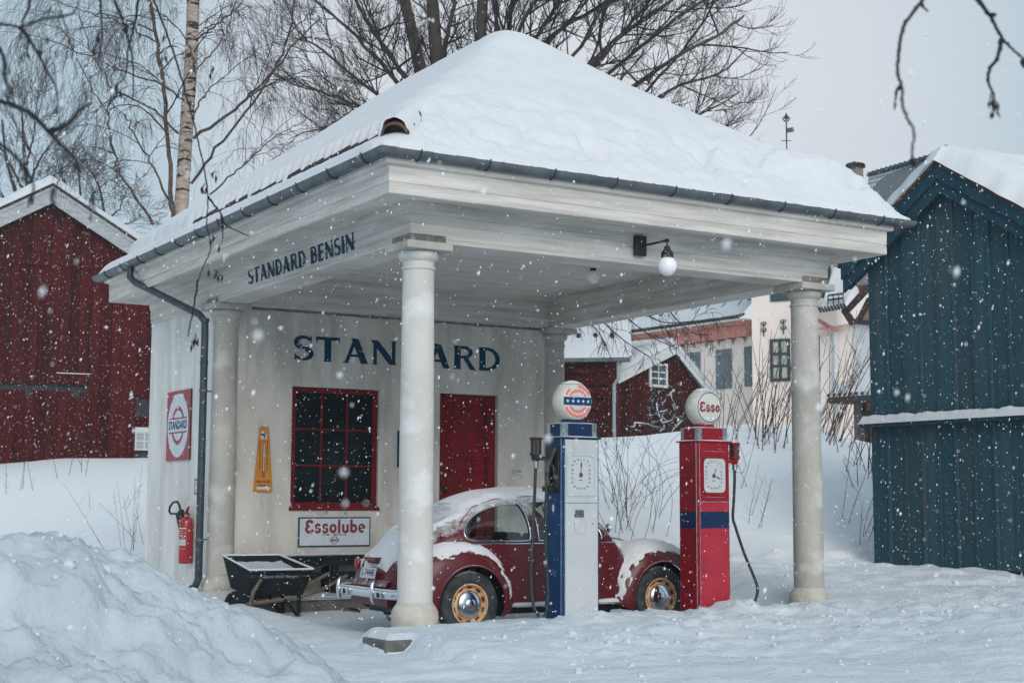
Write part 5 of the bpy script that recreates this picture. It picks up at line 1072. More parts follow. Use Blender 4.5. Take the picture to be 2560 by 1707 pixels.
def window(fr, par, u0, u1, z0, z1, nx, nz, fm, gm, fw=.08, mw=.035, d=0.02, trim_out=.0):
    mb = MB(); 
    fr.box(mb, u0, u1, z1-fw, z1, d-.03, d+.03); fr.box(mb, u0, u1, z0, z0+fw, d-.03, d+.03); fr.box(mb, u0, u0+fw, z0+fw, z1-fw, d-.03, d+.03); fr.box(mb, u1-fw, u1, z0+fw, z1-fw, d-.03, d+.03)
    for k in range(1, nx): u = u0+fw+(u1-u0-2*fw)*k/nx; fr.box(mb, u-mw/2, u+mw/2, z0+fw, z1-fw, d-.02, d+.022)
    for k in range(1, nz): z = z0+fw+(z1-z0-2*fw)*k/nz; fr.box(mb, u0+fw, u1-fw, z-mw/2, z+mw/2, d-.018, d+.024)
    o_ = mb.build('window', fm, par); mb = MB(); fr.box(mb, u0+fw, u1-fw, z0+fw, z1-fw, d-.012, d+.002); mb.build('pane', gm, o_); return o_
def boards(fr, mb, u0, u1, zf0, zf1, wd, d0, th, gap=.012, rnd=.004, seed=0, mm=1, batten=0):
    rg = random.Random(seed); u = u0; k = 0
    while u < u1-.01:
        w_ = min(wd*rg.uniform(.85, 1.15), u1-u); a0, a1 = u+gap/2, u+w_-gap/2; dd = d0+rg.uniform(-rnd, rnd)
        pts = [(a0, zf0(a0)), (a1, zf0(a1)), (a1, zf1(a1)), (a0, zf1(a0))]; fr.poly(mb, pts, dd, dd+th, rg.randint(0, 1) if mm > 1 else 0)
        u += w_; k += 1
        if batten: b0 = u-batten/2; fr.poly(mb, [(b0, zf0(b0)), (b0+batten, zf0(b0)), (b0+batten, zf1(b0)), (b0, zf1(b0))], dd+th-.003, dd+th+.022, k % mm if mm > 1 else 0)
def snow_roof(name, par, p00, p10, p11, p01, th, nu=40, nv=14, seed=0, rough=.06):   # four corners of a roof slope; p00-p10 the eave
    p00, p10, p11, p01 = map(np.array, (p00, p10, p11, p01)); n_ = np.array((0, 0, 1.))
    def f(i, j, top):
        u, v = i/(nu-1), j/(nv-1); p = (p00*(1-u)+p10*u)*(1-v)+(p01*(1-u)+p11*u)*v
        e = min(i, nu-1-i, j) if top else 0; edge = [0, .75, .95][e] if e < 3 else 1
        if top: return p+n_*(th*edge+rough*.5*fbm(p[0]*.9+seed, p[1]*.9, p[2], 3)*edge)+(p00-p01)/np.linalg.norm(p00-p01)*(.06 if j == 1 else 0)
        return p
    mb = MB(); mb.grid(nu, nv, lambda i, j: f(i, j, True)); mb.grid(nu, nv, lambda i, j: f(i, j, False)-n_*.01)
    return mb.build(name, SNOW, par, smooth='all')

# ---------------- red barn on the left
A0 = at(-60, 1143, 43.0); A1 = at(420, 1138, 45.5); FB = Frame(A0, A1); RB = thing('red_barn', (*FB.P(FB.len/2, 0)[:2], 2.3), 'large dark red board barn with snowy gable roof beyond the left side wall', 'barn')
ua, za = FB.uz(126, 511); ul, zl = FB.uz(0, 571); ur, zr = FB.uz(280, 610); sl1 = (za-zl)/(ua-ul); sl2 = (za-zr)/(ur-ua); slp = (sl1+sl2)/2
halfw = 5.6; zg = lambda u: za-slp*abs(u-ua)
us0, zs0 = FB.uz(0, 959); us1, zs1 = FB.uz(222, 979); ucr, _ = FB.uz(337, 1100)
mb = MB()
slot = (us0-2, us1, zs1-.02, FB.uz(100, 959)[1])
zl0 = .9
boards(FB, mb, ua-halfw, slot[1], lambda u: slot[3], zg, .30, .0, .03, seed=1, mm=2, gap=.03, rnd=.012)
boards(FB, mb, ua-halfw, slot[1], lambda u: zl0, lambda u: slot[2], .30, .0, .03, seed=1, mm=2, gap=.012, rnd=.012)
boards(FB, mb, slot[1], ucr, lambda u: zl0, zg, .30, .0, .03, seed=3, mm=2, gap=.012, rnd=.012)
o0, o1 = FB.uz(340, 995), FB.uz(372, 1042)
boards(FB, mb, ucr, ua+halfw, lambda u: o0[1] if False else FB.uz(350, 995)[1], zg, .30, -.05, .03, seed=4, mm=2)
boards(FB, mb, ucr, ua+halfw, lambda u: FB.uz(350, 1070)[1], lambda u: FB.uz(350, 1042)[1], .30, -.05, .03, seed=5, mm=2)
boards(FB, mb, ucr+1.2, ua+halfw, lambda u: zl0, lambda u: FB.uz(350, 1070)[1], .30, -.05, .03, seed=5, mm=2)
mb.build('wall', [BARNRED, BARNRED2], RB)
mb = MB(); FB.poly(mb, [(ua-halfw, zl0), (ua+halfw, zl0), (ua+halfw, zg(ua+halfw)), (ua, za), (ua-halfw, zg(ua-halfw))], -9, -.12); mb.build('backing', BLACK, RB)
mb = MB()
for px0, px1 in ((52, 76), (179, 199)):
    a_, z_ = FB.uz(px0, 992); b_, _ = FB.uz(px1, 992); FB.box(mb, a_, b_, z_-.02, slot[2]+.01, .02, .036)
mb.build('slot_notch', BLACK, RB)
mb = MB(); u0_, z0_ = FB.uz(15, 655); u1_, z1_ = FB.uz(255, 668); FB.poly(mb, [(u0_-1.5, z0_-.04), (u1_+3, z1_-.04), (u1_+3, z1_+.05), (u0_-1.5, z0_+.05)], .03, .075); mb.build('wall_rail', BARNRED2, RB)
mb = MB(); u0_, z0_ = FB.uz(141, 932); u1_, z1_ = FB.uz(226, 934); FB.box(mb, u0_, u1_, z0_-.012, z0_+.012, .03, .06); mb.build('snowy_rod', SNOW, RB)
w0, wz1 = FB.uz(338, 1069); w1, wz0 = FB.uz(395, 1126)
window(FB, RB, w0, w1+.1, wz0, wz1-.12, 3, 2, WTRIM, mat('misty_glass', (.34, .38, .40), .5), .05, .045, -.02)
mb = MB(); FB.box(mb, w0-.02, w1+.1, wz1-.13, wz1+.02, -.05, .03); mb.build('window_head', WTRIM, RB)
mb = MB()   # white barge boards
slo = (FB.uz(126, 470)[1]-FB.uz(0, 527)[1])/(FB.uz(126, 470)[0]-FB.uz(0, 527)[0]); zo = FB.uz(126, 470)[1]+.05
for sg in (-1, 1):
    e_ = ua+sg*(halfw+.9)
    FB.poly(mb, [(ua, zo), (ua, za-.02), (e_, za-.02-slp*(halfw+.9)), (e_, zo-slp*(halfw+.9))], .25, .30); FB.poly(mb, [(ua, zo+.02), (ua, zo-.16), (e_, zo-.16-slp*(halfw+.9)), (e_, zo+.02-slp*(halfw+.9))], .30, .33)
mb.build('bargeboard', GREYT, RB)
for sg in (-1, 1):
    e_ = ua+sg*(halfw+1.0); ze_ = zo-slp*(halfw+1.0); mb = MB(); FB.poly(mb, [(ua, zo+.03), (ua, zo-.05), (e_, ze_-.05), (e_, ze_+.03)], -14, .36); mb.build('roof', TILE, RB)
    snow_roof('roof_snow', RB, FB.P(e_, ze_+.03, .42), FB.P(e_, ze_+.03, -14), FB.P(ua, zo+.03, -14), FB.P(ua, zo+.03, .42), .34, 44, 26, 3+sg, .25)

# ---------------- blue barn on the right
BX = at(2194, 1402, 21)[0]; c0 = onx(2194, 1402, BX); FBB = Frame((BX, c0[1]), (BX, c0[1]-6)); B2 = thing('blue_barn', (BX, c0[1]-2, .1), 'tall narrow blue board barn with a snow-topped ledge at the right edge', 'barn')
ga = FBB.uz(2372, 470); za_ = ga[1]; ua_ = ga[0]; lz = FBB.uz(2300, 1056)[1]; 
lft = FBB.uz(2197, 652); slb = (za_-lft[1])/(ua_-lft[0]); zt_ = lambda u: za_-slb*abs(u-ua_)
mb = MB(); hb = 5.2
boards(FBB, mb, 0, hb, lambda u: .30, lambda u: lz-.02, .30, .0, .03, gap=.012, seed=5, batten=.045, mm=2)
boards(FBB, mb, 0, min(hb, 2*ua_+.6), lambda u: lz+.04, zt_, .30, .0, .03, gap=.012, seed=6, batten=.045, mm=2)
FBB.box(mb, -.02, .10, .28, lft[1], -.02, .045)
mb.build('wall', [BARNBLUE, BARNBLUE2], B2)
mb = MB(); FBB.poly(mb, [(.01, .25), (hb, .25), (hb, 3), (ua_*2, zt_(ua_*2)), (ua_, za_), (.01, zt_(0))], -5, -.004); mb.build('side_wall', BARNBLUE, B2)
mb = MB(); FBB.box(mb, .05, hb, -.3, .27, -.6, -.05); mb.build('foundation', BLACK, B2)
mb = MB(); FBB.box(mb, -.12, hb+.3, lz-.04, lz+.01, .0, .17); mb.build('ledge', BARNBLUET, B2)
mb = MB(); 
def ledge_f(i, j):
    u = -.16+(hb+.4)*i/159; h_ = .12+.035*noise.noise((u*5, 0, 3))+.03*max(0, noise.noise((u*9, 4, 3))); a_ = math.pi*j/8; return FBB.P(u, lz+.01+h_*math.sin(a_)*(1 if 0 < i < 159 else .3), .19*(1-j/8)*1.0+.008*noise.noise((u*8, j, 0)))
mb.grid(160, 9, ledge_f); mb.build('ledge_snow', SNOW, B2, smooth='all')
mb = MB()
for sg in (-1, 1):
    ext = ua_+.38 if sg < 0 else ua_+.35; e_ = ua_+sg*ext
    for (off, wd_, d0_, d1_) in ((.30, .20, .20, .24), (.11, .20, .155, .20)):
        FBB.poly(mb, [(ua_, za_+off), (ua_, za_+off-wd_), (e_, za_+off-wd_-slb*ext), (e_, za_+off-slb*ext)], d0_, d1_)
    FBB.poly(mb, [(ua_, za_+.02), (ua_, za_-.03), (e_, za_-.03-slb*ext), (e_, za_+.02-slb*ext)], .03, .155)
mb.build('bargeboard', BARNBLUET, B2)
for sg in (-1, 1):
    ext = ua_+.42; e_ = ua_+sg*ext; mb = MB(); FBB.poly(mb, [(ua_, za_+.36), (ua_, za_+.30), (e_, za_+.30-slb*ext), (e_, za_+.36-slb*ext)], -9, .26)
    ro_ = mb.build('roof', mat('shingle_edge', (.07, .045, .035), .9), B2)
    nu, nv = 50, 40
    def sr(i, j, top=True):
        v = j/(nv-1); u_ = i/(nu-1); dd = .30-9*u_; uu = ua_+sg*ext*v*1.03
        z_ = za_+.36-slb*ext*v*1.03; thk = .34*(1-.25*math.exp(-(v/.08)**2))*(1 if top else 0); thk *= (0 if i == 0 else .8 if i == 1 else 1); 
        if top and j == nv-1: thk = .02
        return FBB.P(uu, z_+thk+.05*fbm(uu*1.5, dd*1.5, 2, 3)*(1 if top and i > 0 else 0), dd+(.05*noise.noise((uu*4, 3, 1)) if i < 3 else 0))
    mb = MB(); mb.grid(nu, nv, lambda i, j: sr(i, j)); mb.grid(nu, nv, lambda i, j: sr(i, j, False)); mb.build('roof_snow', SNOW, B2, smooth='all')

# ---------------- log house and gabled shed beyond the bank
LA, LB2 = at(1330, 1062, 47.5), at(1545, 1062, 47.0); FL = Frame(LA, LB2); LH = thing('log_house', (*FL.P(3, 0)[:2], 3.2), 'dark red log house with snow roof and grey gutter beside the gabled shed', 'house')
zt1 = FL.uz(1500, 905)[1]; uR = FL.len; mb = MB(); nlg = 9; z0_ = 2.0
for k in range(nlg):
    h_ = (zt1-z0_)/nlg; zc_ = z0_+h_*(k+.5); mb.tube([FL.P(-3, zc_, -.05), FL.P(uR-.28, zc_, -.05)], h_*.56, 10)
mb.build('log_wall', BARNRED, LH, smooth=True); mb = MB(); FL.box(mb, uR-.32, uR, z0_, zt1, -.2, .14); FL.box(mb, -3, uR-.05, z0_, zt1-.05, -4, -.1); mb.build('corner_post', BARNRED2, LH)
mb = MB(); FL.box(mb, -3, uR+.42, zt1-.02, zt1+.10, .10, .5); mb.build('gutter', ZINC, LH)
mb = MB(); q_ = [FL.P(uR+.05, zt1-.0, .3), FL.P(uR+.05, zt1-.55, .3), FL.P(uR-.10, zt1-.75, .2), FL.P(uR-.10, 2.0, .2)]; mb.tube(q_, .06, 8); mb.build('downpipe', mat('pale_pipe', (.30, .34, .36), .6), LH, smooth=True)
eL, eR = FL.P(-3, zt1+.08, .5), FL.P(uR+.5, zt1+.08, .5); rl_, rr_ = FL.P(-3, zt1+2.5, -2.8), FL.P(uR+.15, zt1+2.5, -2.8)
mb = MB(); mb.add([eL, eR, rr_, rl_], [(0, 1, 2, 3)]); mb.add([FL.P(uR, zt1, -.1), FL.P(uR, zt1, -4), rr_-np.array((0, 0, .1))], [(0, 1, 2)]); mb.build('roof', TILE, LH)
snow_roof('roof_snow', LH, eL, eR, rr_, rl_, .28, 50, 20, 9)
mb = MB()
for k in range(16): p = FL.P(uR-.2-.55*k, zt1+.62, -.15); mb.box(p[0]-.05, p[0]+.05, p[1]-.05, p[1]+.05, p[2]+.12, p[2]+.34)
mb.build('snow_stop', BLACK, LH)
SA, SB_ = at(1552, 1062, 48.0), at(1760, 1062, 50.5); FS = Frame(SA, SB_); SH = thing('gabled_shed', (*FS.P(1.5, 0)[:2], 3.2), 'small red gabled shed with white bargeboards and a six-pane window', 'shed')
ua2, za2 = FS.uz(1680, 884); ul2, zl2 = FS.uz(1552, 950); ur2, zr2 = FS.uz(1741, 960); zfn = lambda u: za2-((za2-zl2)/(ua2-ul2)*(ua2-u) if u < ua2 else (za2-zr2)/(ur2-ua2)*(u-ua2))
mb = MB(); boards(FS, mb, ul2-.3, ur2+.35, lambda u: 1.8, zfn, .16, 0, .03, gap=.02, seed=9, mm=2, batten=.04); mb.build('wall', [BARNRED, BARNRED2], SH)
mb = MB(); FS.poly(mb, [(ul2-.3, 1.8), (ur2+.35, 1.8), (ur2+.35, zfn(ur2+.35)), (ua2, za2), (ul2-.3, zfn(ul2-.3))], -4, -.02); mb.build('backing', BARNRED, SH)
mb = MB()
for sg in (-1, 1):
    e_ = (ul2-.6) if sg < 0 else (ur2+.75); ze_ = zfn(e_)
    FS.poly(mb, [(ua2, za2+.34), (ua2, za2-.02), (e_, ze_-.02), (e_, ze_+.34)], .18, .22); FS.poly(mb, [(ua2, za2+.36), (ua2, za2+.20), (e_, ze_+.20), (e_, ze_+.36)], .22, .25)
mb.build('bargeboard', WTRIM, SH)
for sg in (-1, 1):
    e_ = (ul2-.7) if sg < 0 else (ur2+.85); ze_ = zfn(e_); snow_roof('roof_snow', SH, FS.P(e_, ze_+.37, .3), FS.P(e_, ze_+.37, -5), FS.P(ua2, za2+.37, -5), FS.P(ua2, za2+.37, .3), .22, 26, 18, sg, .1)
wa, wb_ = FS.uz(1620, 906), FS.uz(1666, 970); window(FS, SH, wa[0], wb_[0], wb_[1], wa[1], 2, 3, WTRIM, FARGLASS, .09, .045, .05)
mb = MB(); a_, z_ = FS.uz(1556, 985); b_, _ = FS.uz(1752, 988); FS.box(mb, a_, b_, z_-.02, z_+.03, .03, .06); mb.build('wall_rail', BARNRED2, SH)

# ---------------- cream manor
MA, MBp = at(1400, 1000, 76), at(1882, 1000, 64.5); FM = Frame(MA, MBp); MN = thing('manor', (*FM.P(8, 0)[:2], 4), 'large cream rendered manor with pink cornice, grey shutters and snowy roofs', 'manor house')
zc0 = FM.uz(1850, 844)[1]; zc1 = FM.uz(1850, 806)[1]; mb = MB(); FM.box(mb, -6, FM.len, 1.5, zc0+.1, -8, 0); mb.build('wing_wall', CREAM, MN)
mb = MB(); FM.poly(mb, [(-6, zc0), (FM.len, zc0), (FM.len, zc1), (-6, zc1)], 0, .35); FM.box(mb, -6, FM.len, zc1-.15, zc1, .35, .55); mb.build('cornice', PINK, MN)
mb = MB()
for k in range(26): u = FM.len-.5-.72*k; FM.box(mb, u, u+.22, zc0-.05, zc0+.30, .02, .30)
mb.build('corbels', mat('corbel_brown', (.22, .09, .07), .9), MN)
mb = MB(); FM.box(mb, -6, FM.len, zc1, zc1+.07, -.2, .75); mb.build('eave', WTRIM, MN)
mb = MB()
for k in range(110): u = FM.len-.1-.2*k; mb.tube([FM.P(u, zc1+.12, .78), FM.P(u, zc1+.3, .4)], .075, 6)
mb.build('eave_tiles', TILE, MN)
snow_roof('roof_snow', MN, FM.P(-6, zc1+.12, .72), FM.P(FM.len, zc1+.12, .72), FM.P(FM.len, zc1+7.5, -7), FM.P(-6, zc1+7.5, -7), .28, 60, 24, 4, .12)
mb = MB(); 
for k in range(18): u = FM.len-.4-1.05*k; mb.tube([FM.P(u, zc1+.45, .25), FM.P(u-.05, zc1+.98, -.05)], .022, 4); mb.tube([FM.P(u, zc1+.98, .2), FM.P(u-.3, zc1+.5, .4)], .02, 4)
mb.tube([FM.P(FM.len, zc1+.98, -.02), FM.P(-6, zc1+.98, -.02)], .03, 4); mb.tube([FM.P(FM.len, zc1+.72, .1), FM.P(-6, zc1+.72, .1)], .02, 4); mb.build('snow_guard', BLACK, MN)
for (x0_, y0_, x1_, y1_) in ((1716, 881, 1752, 925), (1790, 873, 1831, 972), (1861, 866, 1881, 966)):
    a_ = FM.uz(x0_, y0_); b_ = FM.uz(x1_, y1_); zt2 = FM.uz((x0_+x1_)/2, y0_)[1]; zb2 = FM.uz((x0_+x1_)/2, y1_)[1]
    if x0_ == 1716: zb2 = zt2-1.9
    mb = MB(); FM.box(mb, a_[0], b_[0], zb2, zt2, -.02, .03); so2 = mb.build('shutter', SHUT, MN); mb = MB()
    for k in range(3): u = a_[0]+(b_[0]-a_[0])*(k+.5)/3; FM.box(mb, u-.02, u+.02, zb2, zt2, .03, .045)
    FM.box(mb, a_[0], b_[0], zb2+.25, zb2+.33, .045, .07); FM.box(mb, a_[0], b_[0], zt2-.33, zt2-.25, .045, .07); mb.build('shutter_batten', SHUT, so2)
def anchor(fr, px, py, s_=1.):
    u, z = fr.uz(px, py); mb = MB(); k = .42*s_
    mb.tube([fr.P(u, z-k, .05), fr.P(u, z+k, .05)], .035*s_, 5)
    for zz in (-.16*s_, .2*s_):
        for sg in (-1, 1): mb.tube([fr.P(u+sg*.15*s_*math.sin(t)*1.0, z+zz+.10*s_*(1-math.cos(t)), .06) for t in np.linspace(0, 2.6, 7)], .03*s_, 4)
    mb.build('wall_anchor', WFRAME, MN)
for px, py in ((1709, 863), (1737, 860), (1769, 858), (1799, 853), (1834, 850), (1864, 846)): anchor(FM, px, py, .5)
TA, TB = at(1882, 1000, 62.6), at(2112, 1000, 61.0); FTW = Frame(TA, TB); mb = MB(); tw1 = FTW.uz(2078, 1000)[0]; FTW.box(mb, 0, FTW.len*.93, 1.5, 12.6, -9, 0); mb.build('tower_wall', CREAM, MN)
for (x0_, y0_, x1_, y1_, nx_, nz_, gm_) in ((1926, 847, 1976, 953, 2, 3, CURT), (2030, 840, 2077, 953, 2, 3, FARGLASS), (1926, 660, 1975, 753, 2, 3, FARGLASS), (2030, 655, 2078, 745, 2, 3, FARGLASS)):
    a_ = FTW.uz(x0_, (y0_+y1_)/2)[0]; b_ = FTW.uz(x1_, (y0_+y1_)/2)[0]; window(FTW, MN, a_, b_, FTW.uz((x0_+x1_)/2, y1_)[1], FTW.uz((x0_+x1_)/2, y0_)[1], nx_, nz_, WFRAME, gm_, .13, .12, .03)
for px, py in ((1910, 822), (1959, 817)): anchor(FTW, px, py, .75)
# low wing at the right with a steep snow roof and half-timbered gable
WA, WB2 = at(2052, 1000, 59.5), at(2137, 1000, 58.5); FW = Frame(WA, WB2); ez = FW.uz(2080, 812)[1]; mb = MB(); FW.box(mb, 0, FW.len, 1.5, ez, -.8, 0); mb.build('low_wing_wall', CREAM, MN)
mb = MB(); mb.tube([FW.P(FW.uz(2094, 1000)[0], 2, .1), FW.P(FW.uz(2094, 1000)[0], ez-.3, .1)], .10, 8); mb.build('white_downpipe', WTRIM, MN, smooth=True)
mb = MB(); mb.tube([FW.P(0, FW.uz(2054, 790)[1], .3), FW.P(.05, FW.uz(2054, 800)[1], .3), FW.P(FW.uz(2090, 1000)[0], FW.uz(2090, 822)[1], .12)], .08, 8); mb.build('pink_pipe', PINK, MN, smooth=True)
GA, GB = at(2135, 1000, 58.5), at(2250, 1000, 56.5); FG = Frame(GA, GB); mb = MB(); gz = FG.uz(2160, 808)[1]; FG.box(mb, 0, FG.len, 1.5, gz, -3, 0); mb.build('grey_wing_wall', CREAMG, MN)
u0g = FG.uz(2112, 770); r1 = FG.uz(2184, 700); sl_g = (r1[1]-u0g[1])/(r1[0]-u0g[0]); mb = MB(); FG.poly(mb, [(0, gz), (FG.len, gz), (FG.len, gz+sl_g*FG.len), (.1, gz+.2)], -3, .0); mb.build('gable_infill', BRICKT, MN)
mb = MB()
def beam(a_, b_, wd_=.10): pa, pb = np.array(FG.uz(*a_)), np.array(FG.uz(*b_)); t_ = pb-pa; t_ /= np.linalg.norm(t_); n_ = np.array((-t_[1], t_[0]))*wd_; FG.poly(mb, [tuple(pa+n_), tuple(pb+n_), tuple(pb-n_), tuple(pa-n_)], .01, .12)
beam((2130, 803), (2192, 809), .10); beam((2150, 800), (2176, 748)); beam((2174, 745), (2192, 805)); beam((2135, 808), (2112, 772), .14); beam((2112, 772), (2190, 690), .30); mb.build('timber_frame', BROWNT, MN)
mb = MB(); beam((2116, 763), (2192, 688), .10); 
mb.build('verge_board', mat('orange_verge', (.30, .09, .045), .8), MN)
mb = MB(); vsP = [FW.P(0, ez-.2, .7), FG.P(FG.uz(2112, 772)[0], ez-.25, .6), FG.P(FG.uz(2135, 808)[0], gz, .1), FW.P(.2, gz-.1, .0)]; mb.add(vsP, [(0, 1, 2, 3)]); mb.build('soffit', PINK, MN)
e0, e1 = at(2052, 778, 58.8), at(2114, 768, 57.6); r0, r1_ = at(2052, 640, 62.5)+np.array((0, 0, 0)), at(2205, 668, 60)
snow_roof('low_wing_roof_snow', MN, e0, e1, r1_, at(2085, 660, 61.5), .25, 30, 20, 8, .1)
mb = MB()
for k in range(9): p = e0*(1-k/8)+e1*k/8; mb.tube([p+np.array((0, 0, -.02)), p+np.array((.1, .2, .16))], .06, 6)
mb.build('low_wing_eave_tiles', TILE, MN)
mb = MB(); p, q_ = at(2070, 750, 58.6), at(2108, 745, 57.8); mb.tube([p, q_], .04, 4); mb.tube([p+np.array((0, 0, .18)), q_+np.array((0, 0, .18))], .04, 4)
for t in (0, .35, .7, 1): pp_ = p*(1-t)+q_*t; mb.tube([pp_-np.array((0, 0, .2)), pp_+np.array((0, 0, .22))], .03, 4)
mb.build('low_wing_snow_guard', BLACK, MN)
# chimney, tiled rear roof
CH = MB(); c_ = at(2139, 440, 68); hw_ = .25
CH.box(c_[0]-hw_, c_[0]+hw_, c_[1]-hw_, c_[1]+hw_, c_[2]-2.4, c_[2]+.36); co = CH.build('chimney', mat('chimney_brick', (.24, .19, .15), .9, col2=(.15, .13, .11), scale=9), MN)
CH = MB(); CH.box(c_[0]-hw_-.08, c_[0]+hw_+.08, c_[1]-hw_-.08, c_[1]+hw_+.08, c_[2]+.36, c_[2]+.42)
for dx_ in (-.3, 0, .3): CH.box(c_[0]+dx_-.03, c_[0]+dx_+.03, c_[1]-.3, c_[1]+.3, c_[2]+.42, c_[2]+.56)
CH.box(c_[0]-hw_-.05, c_[0]+hw_+.05, c_[1]-hw_, c_[1]+hw_, c_[2]+.56, c_[2]+.60); CH.build('chimney_cap', BLACK, co)
RT = thing('tiled_roof_house', at(2330, 600, 44), 'house roof of snow-filled grey tiles showing behind the blue barn', 'house')
q00, q10, q11, q01 = at(2140, 610, 42), at(2520, 560, 38), at(2365, 388, 41), at(2172, 443, 46)
mb = MB(); mb.add([q00-(q01-q00)*.55, q10-(q11-q10)*.55, q11, q01], [(0, 1, 2, 3)]); mb.build('roof', mat('grey_tile', (.16, .18, .20), .8), RT)
mb = MB(); nn = 15
for a_ in range(34):
    for b_ in range(-8, nn):
        u0_, v0_ = a_/34, b_/nn; 
        def QQ(u, v): return (q00*(1-u)+q10*u)*(1-v)+(q01*(1-u)+q11*u)*v+np.array((0, 0, .05))
        du, dv = 1/34*.80, 1/nn*.80; mb.add([QQ(u0_, v0_), QQ(u0_+du, v0_+.004), QQ(u0_+du*.9, v0_+dv), QQ(u0_+du*.1, v0_+dv)], [(0, 1, 2, 3)])
mb.build('tile_snow', SNOW, RT)
mb = MB()
for k in range(16): p0_ = q01*(1-k/16)+q11*(k/16); p1_ = q01*(1-(k+.9)/16)+q11*((k+.9)/16); mb.tube([p0_+np.array((0, 0, .09)), p1_+np.array((0, 0, .04))], .09, 6)
mb.tube([q11+np.array((0, 0, .05)), q11+np.array((0, 0, .28))], [.16, .05], 8); mb.build('ridge_tiles', mat('ridge_dark', (.07, .085, .10), .8), RT)
mb = MB(); mb.add([q01, q11, q11-np.array((0, 0, 6)), q01-np.array((0, 0, 6))], [(0, 1, 2, 3)]); mb.build('rear_wall', CREAM, RT)
# porch hut with orange boards
PA, PB = at(2136, 1110, 34), at(2300, 1110, 32.6); FP = Frame(PA, PB); PH = thing('porch_hut', (*FP.P(1, 0)[:2], 2), 'little hut with orange door and snowy tiled roof against the blue barn', 'hut')
pz = FP.uz(2170, 1003)[1]; mb = MB(); FP.box(mb, 0, .22, .5, pz, -2, 0); FP.box(mb, .0, FP.len, .5, pz, -2, -.3); mb.build('post', GREYW, PH)
ud, zd = FP.uz(2157, 1035); mb = MB(); boards(FP, mb, ud+.05, FP.len, lambda u: FP.uz(2170, 1008+22)[1]+.03, lambda u: pz, .12, -.1, .03, seed=2, gap=.01); boards(FP, mb, FP.uz(2168, 1035)[0], FP.len, lambda u: .5, lambda u: FP.uz(2170, 1036)[1], .13, -.12, .03, seed=3, gap=.01); mb.build('orange_door', ORWOOD, PH)
mb = MB(); FP.box(mb, ud, FP.len, FP.uz(2170, 1037)[1]-.02, FP.uz(2170, 1031)[1]+.02, -.12, -.02); mb.build('door_head', BLACK, PH)
mb = MB(); FP.box(mb, -.45, FP.len, pz-.02, pz+.12, -.3, .35); mb.build('eave_board', WFRAME, PH)
mb = MB()
for k in range(20): u = -.42+.16*k; mb.tube([FP.P(u, pz+.15, .40), FP.P(u, pz+.30, .1)], .035, 6)
mb.build('eave_tiles', TILE, PH)
snow_roof('roof_snow', PH, FP.P(-.5, pz+.15, .38), FP.P(FP.len+1, pz+.15, .38), FP.P(FP.len+1, pz+2.0, -2.2), FP.P(1.0, pz+2.0, -2.2), .2, 24, 14, 2)
# weather vane
vb = at(1967, 384, 60); VN = thing('weather_vane', vb, 'black iron weather vane with a pennant rising behind the roof', 'weather vane')
mb = MB(); pxm = 60/FOC; r_ = _R; P_ = lambda a, b: vb+np.array((r_[0], r_[1], 0))*a*pxm+np.array((0, 0, 1))*b*pxm
mb.tube([P_(0, -120), P_(0, 102)], .028, 6); mb.tube([P_(0, 92), P_(0, 104)], [.09, .01], 6)
for sg in (-1, 1): mb.tube([P_(sg*x, y) for x, y in ((0, 80), (5, 84), (9, 90), (6, 94), (2, 88))], .03, 5)
mb.tube([P_(-13, 32), P_(13, 33)], .014, 4); mb.build('rod', BLACK, VN)
mb = MB(); mb.prism([(0, 52), (15, 55), (19, 54), (17, 59), (21, 60), (16, 63), (20, 67), (12, 66), (0, 65)], -.01, .01, lambda p, q, h: tuple(P_(p, q)+_F*h)); mb.build('pennant', mat('vane_metal', (.04, .06, .06), .6), VN)
mb = MB(); sphere(mb, P_(0, 2), .10, 12); mb.build('ball', BROWNT, VN)

# ================================================================== TREES
class Tubes:      # fast builder of many thin tapering branches
    def __init__(s): s.V = []; s.F = []; s.n = 0
    def add(s, P, r, k=3):
        P = np.asarray(P, float); m = len(P); T = np.gradient(P, axis=0); T /= np.maximum(np.linalg.norm(T, axis=1, keepdims=True), 1e-9)
        ref = np.tile((0.3, .2, 1.), (m, 1)) if abs(T[0][2]) < .85 else np.tile((1., .3, 0), (m, 1)); a = np.cross(T, ref); a /= np.maximum(np.linalg.norm(a, axis=1, keepdims=True), 1e-9); b = np.cross(T, a)
        t = 2*np.pi*np.arange(k)/k; r = np.broadcast_to(np.asarray(r, float), (m,))
        V = P[:, None, :]+r[:, None, None]*(a[:, None, :]*np.cos(t)[None, :, None]+b[:, None, :]*np.sin(t)[None, :, None])
        i, j = np.meshgrid(np.arange(m-1), np.arange(k), indexing='ij'); i = i.ravel(); j = j.ravel()
        s.F.append(np.stack([i*k+j, i*k+(j+1) % k, (i+1)*k+(j+1) % k, (i+1)*k+j], 1)+s.n); s.V.append(V.reshape(-1, 3)); s.n += m*k
    def build(s, name, mm, par): return fast_mesh(name, np.concatenate(s.V), np.concatenate(s.F), [mm], par)
def resample(pts, n): 
    P = np.array(pts, float); d = np.r_[0, np.cumsum(np.linalg.norm(np.diff(P, axis=0), axis=1))]; t = np.linspace(0, d[-1], n)
    # smooth interpolation through the points
    out_ = np.stack([np.interp(t, d, P[:, k]) for k in range(3)], 1)
    for _ in range(2): out_[1:-1] = .25*out_[:-2]+.5*out_[1:-1]+.25*out_[2:]
    return out_
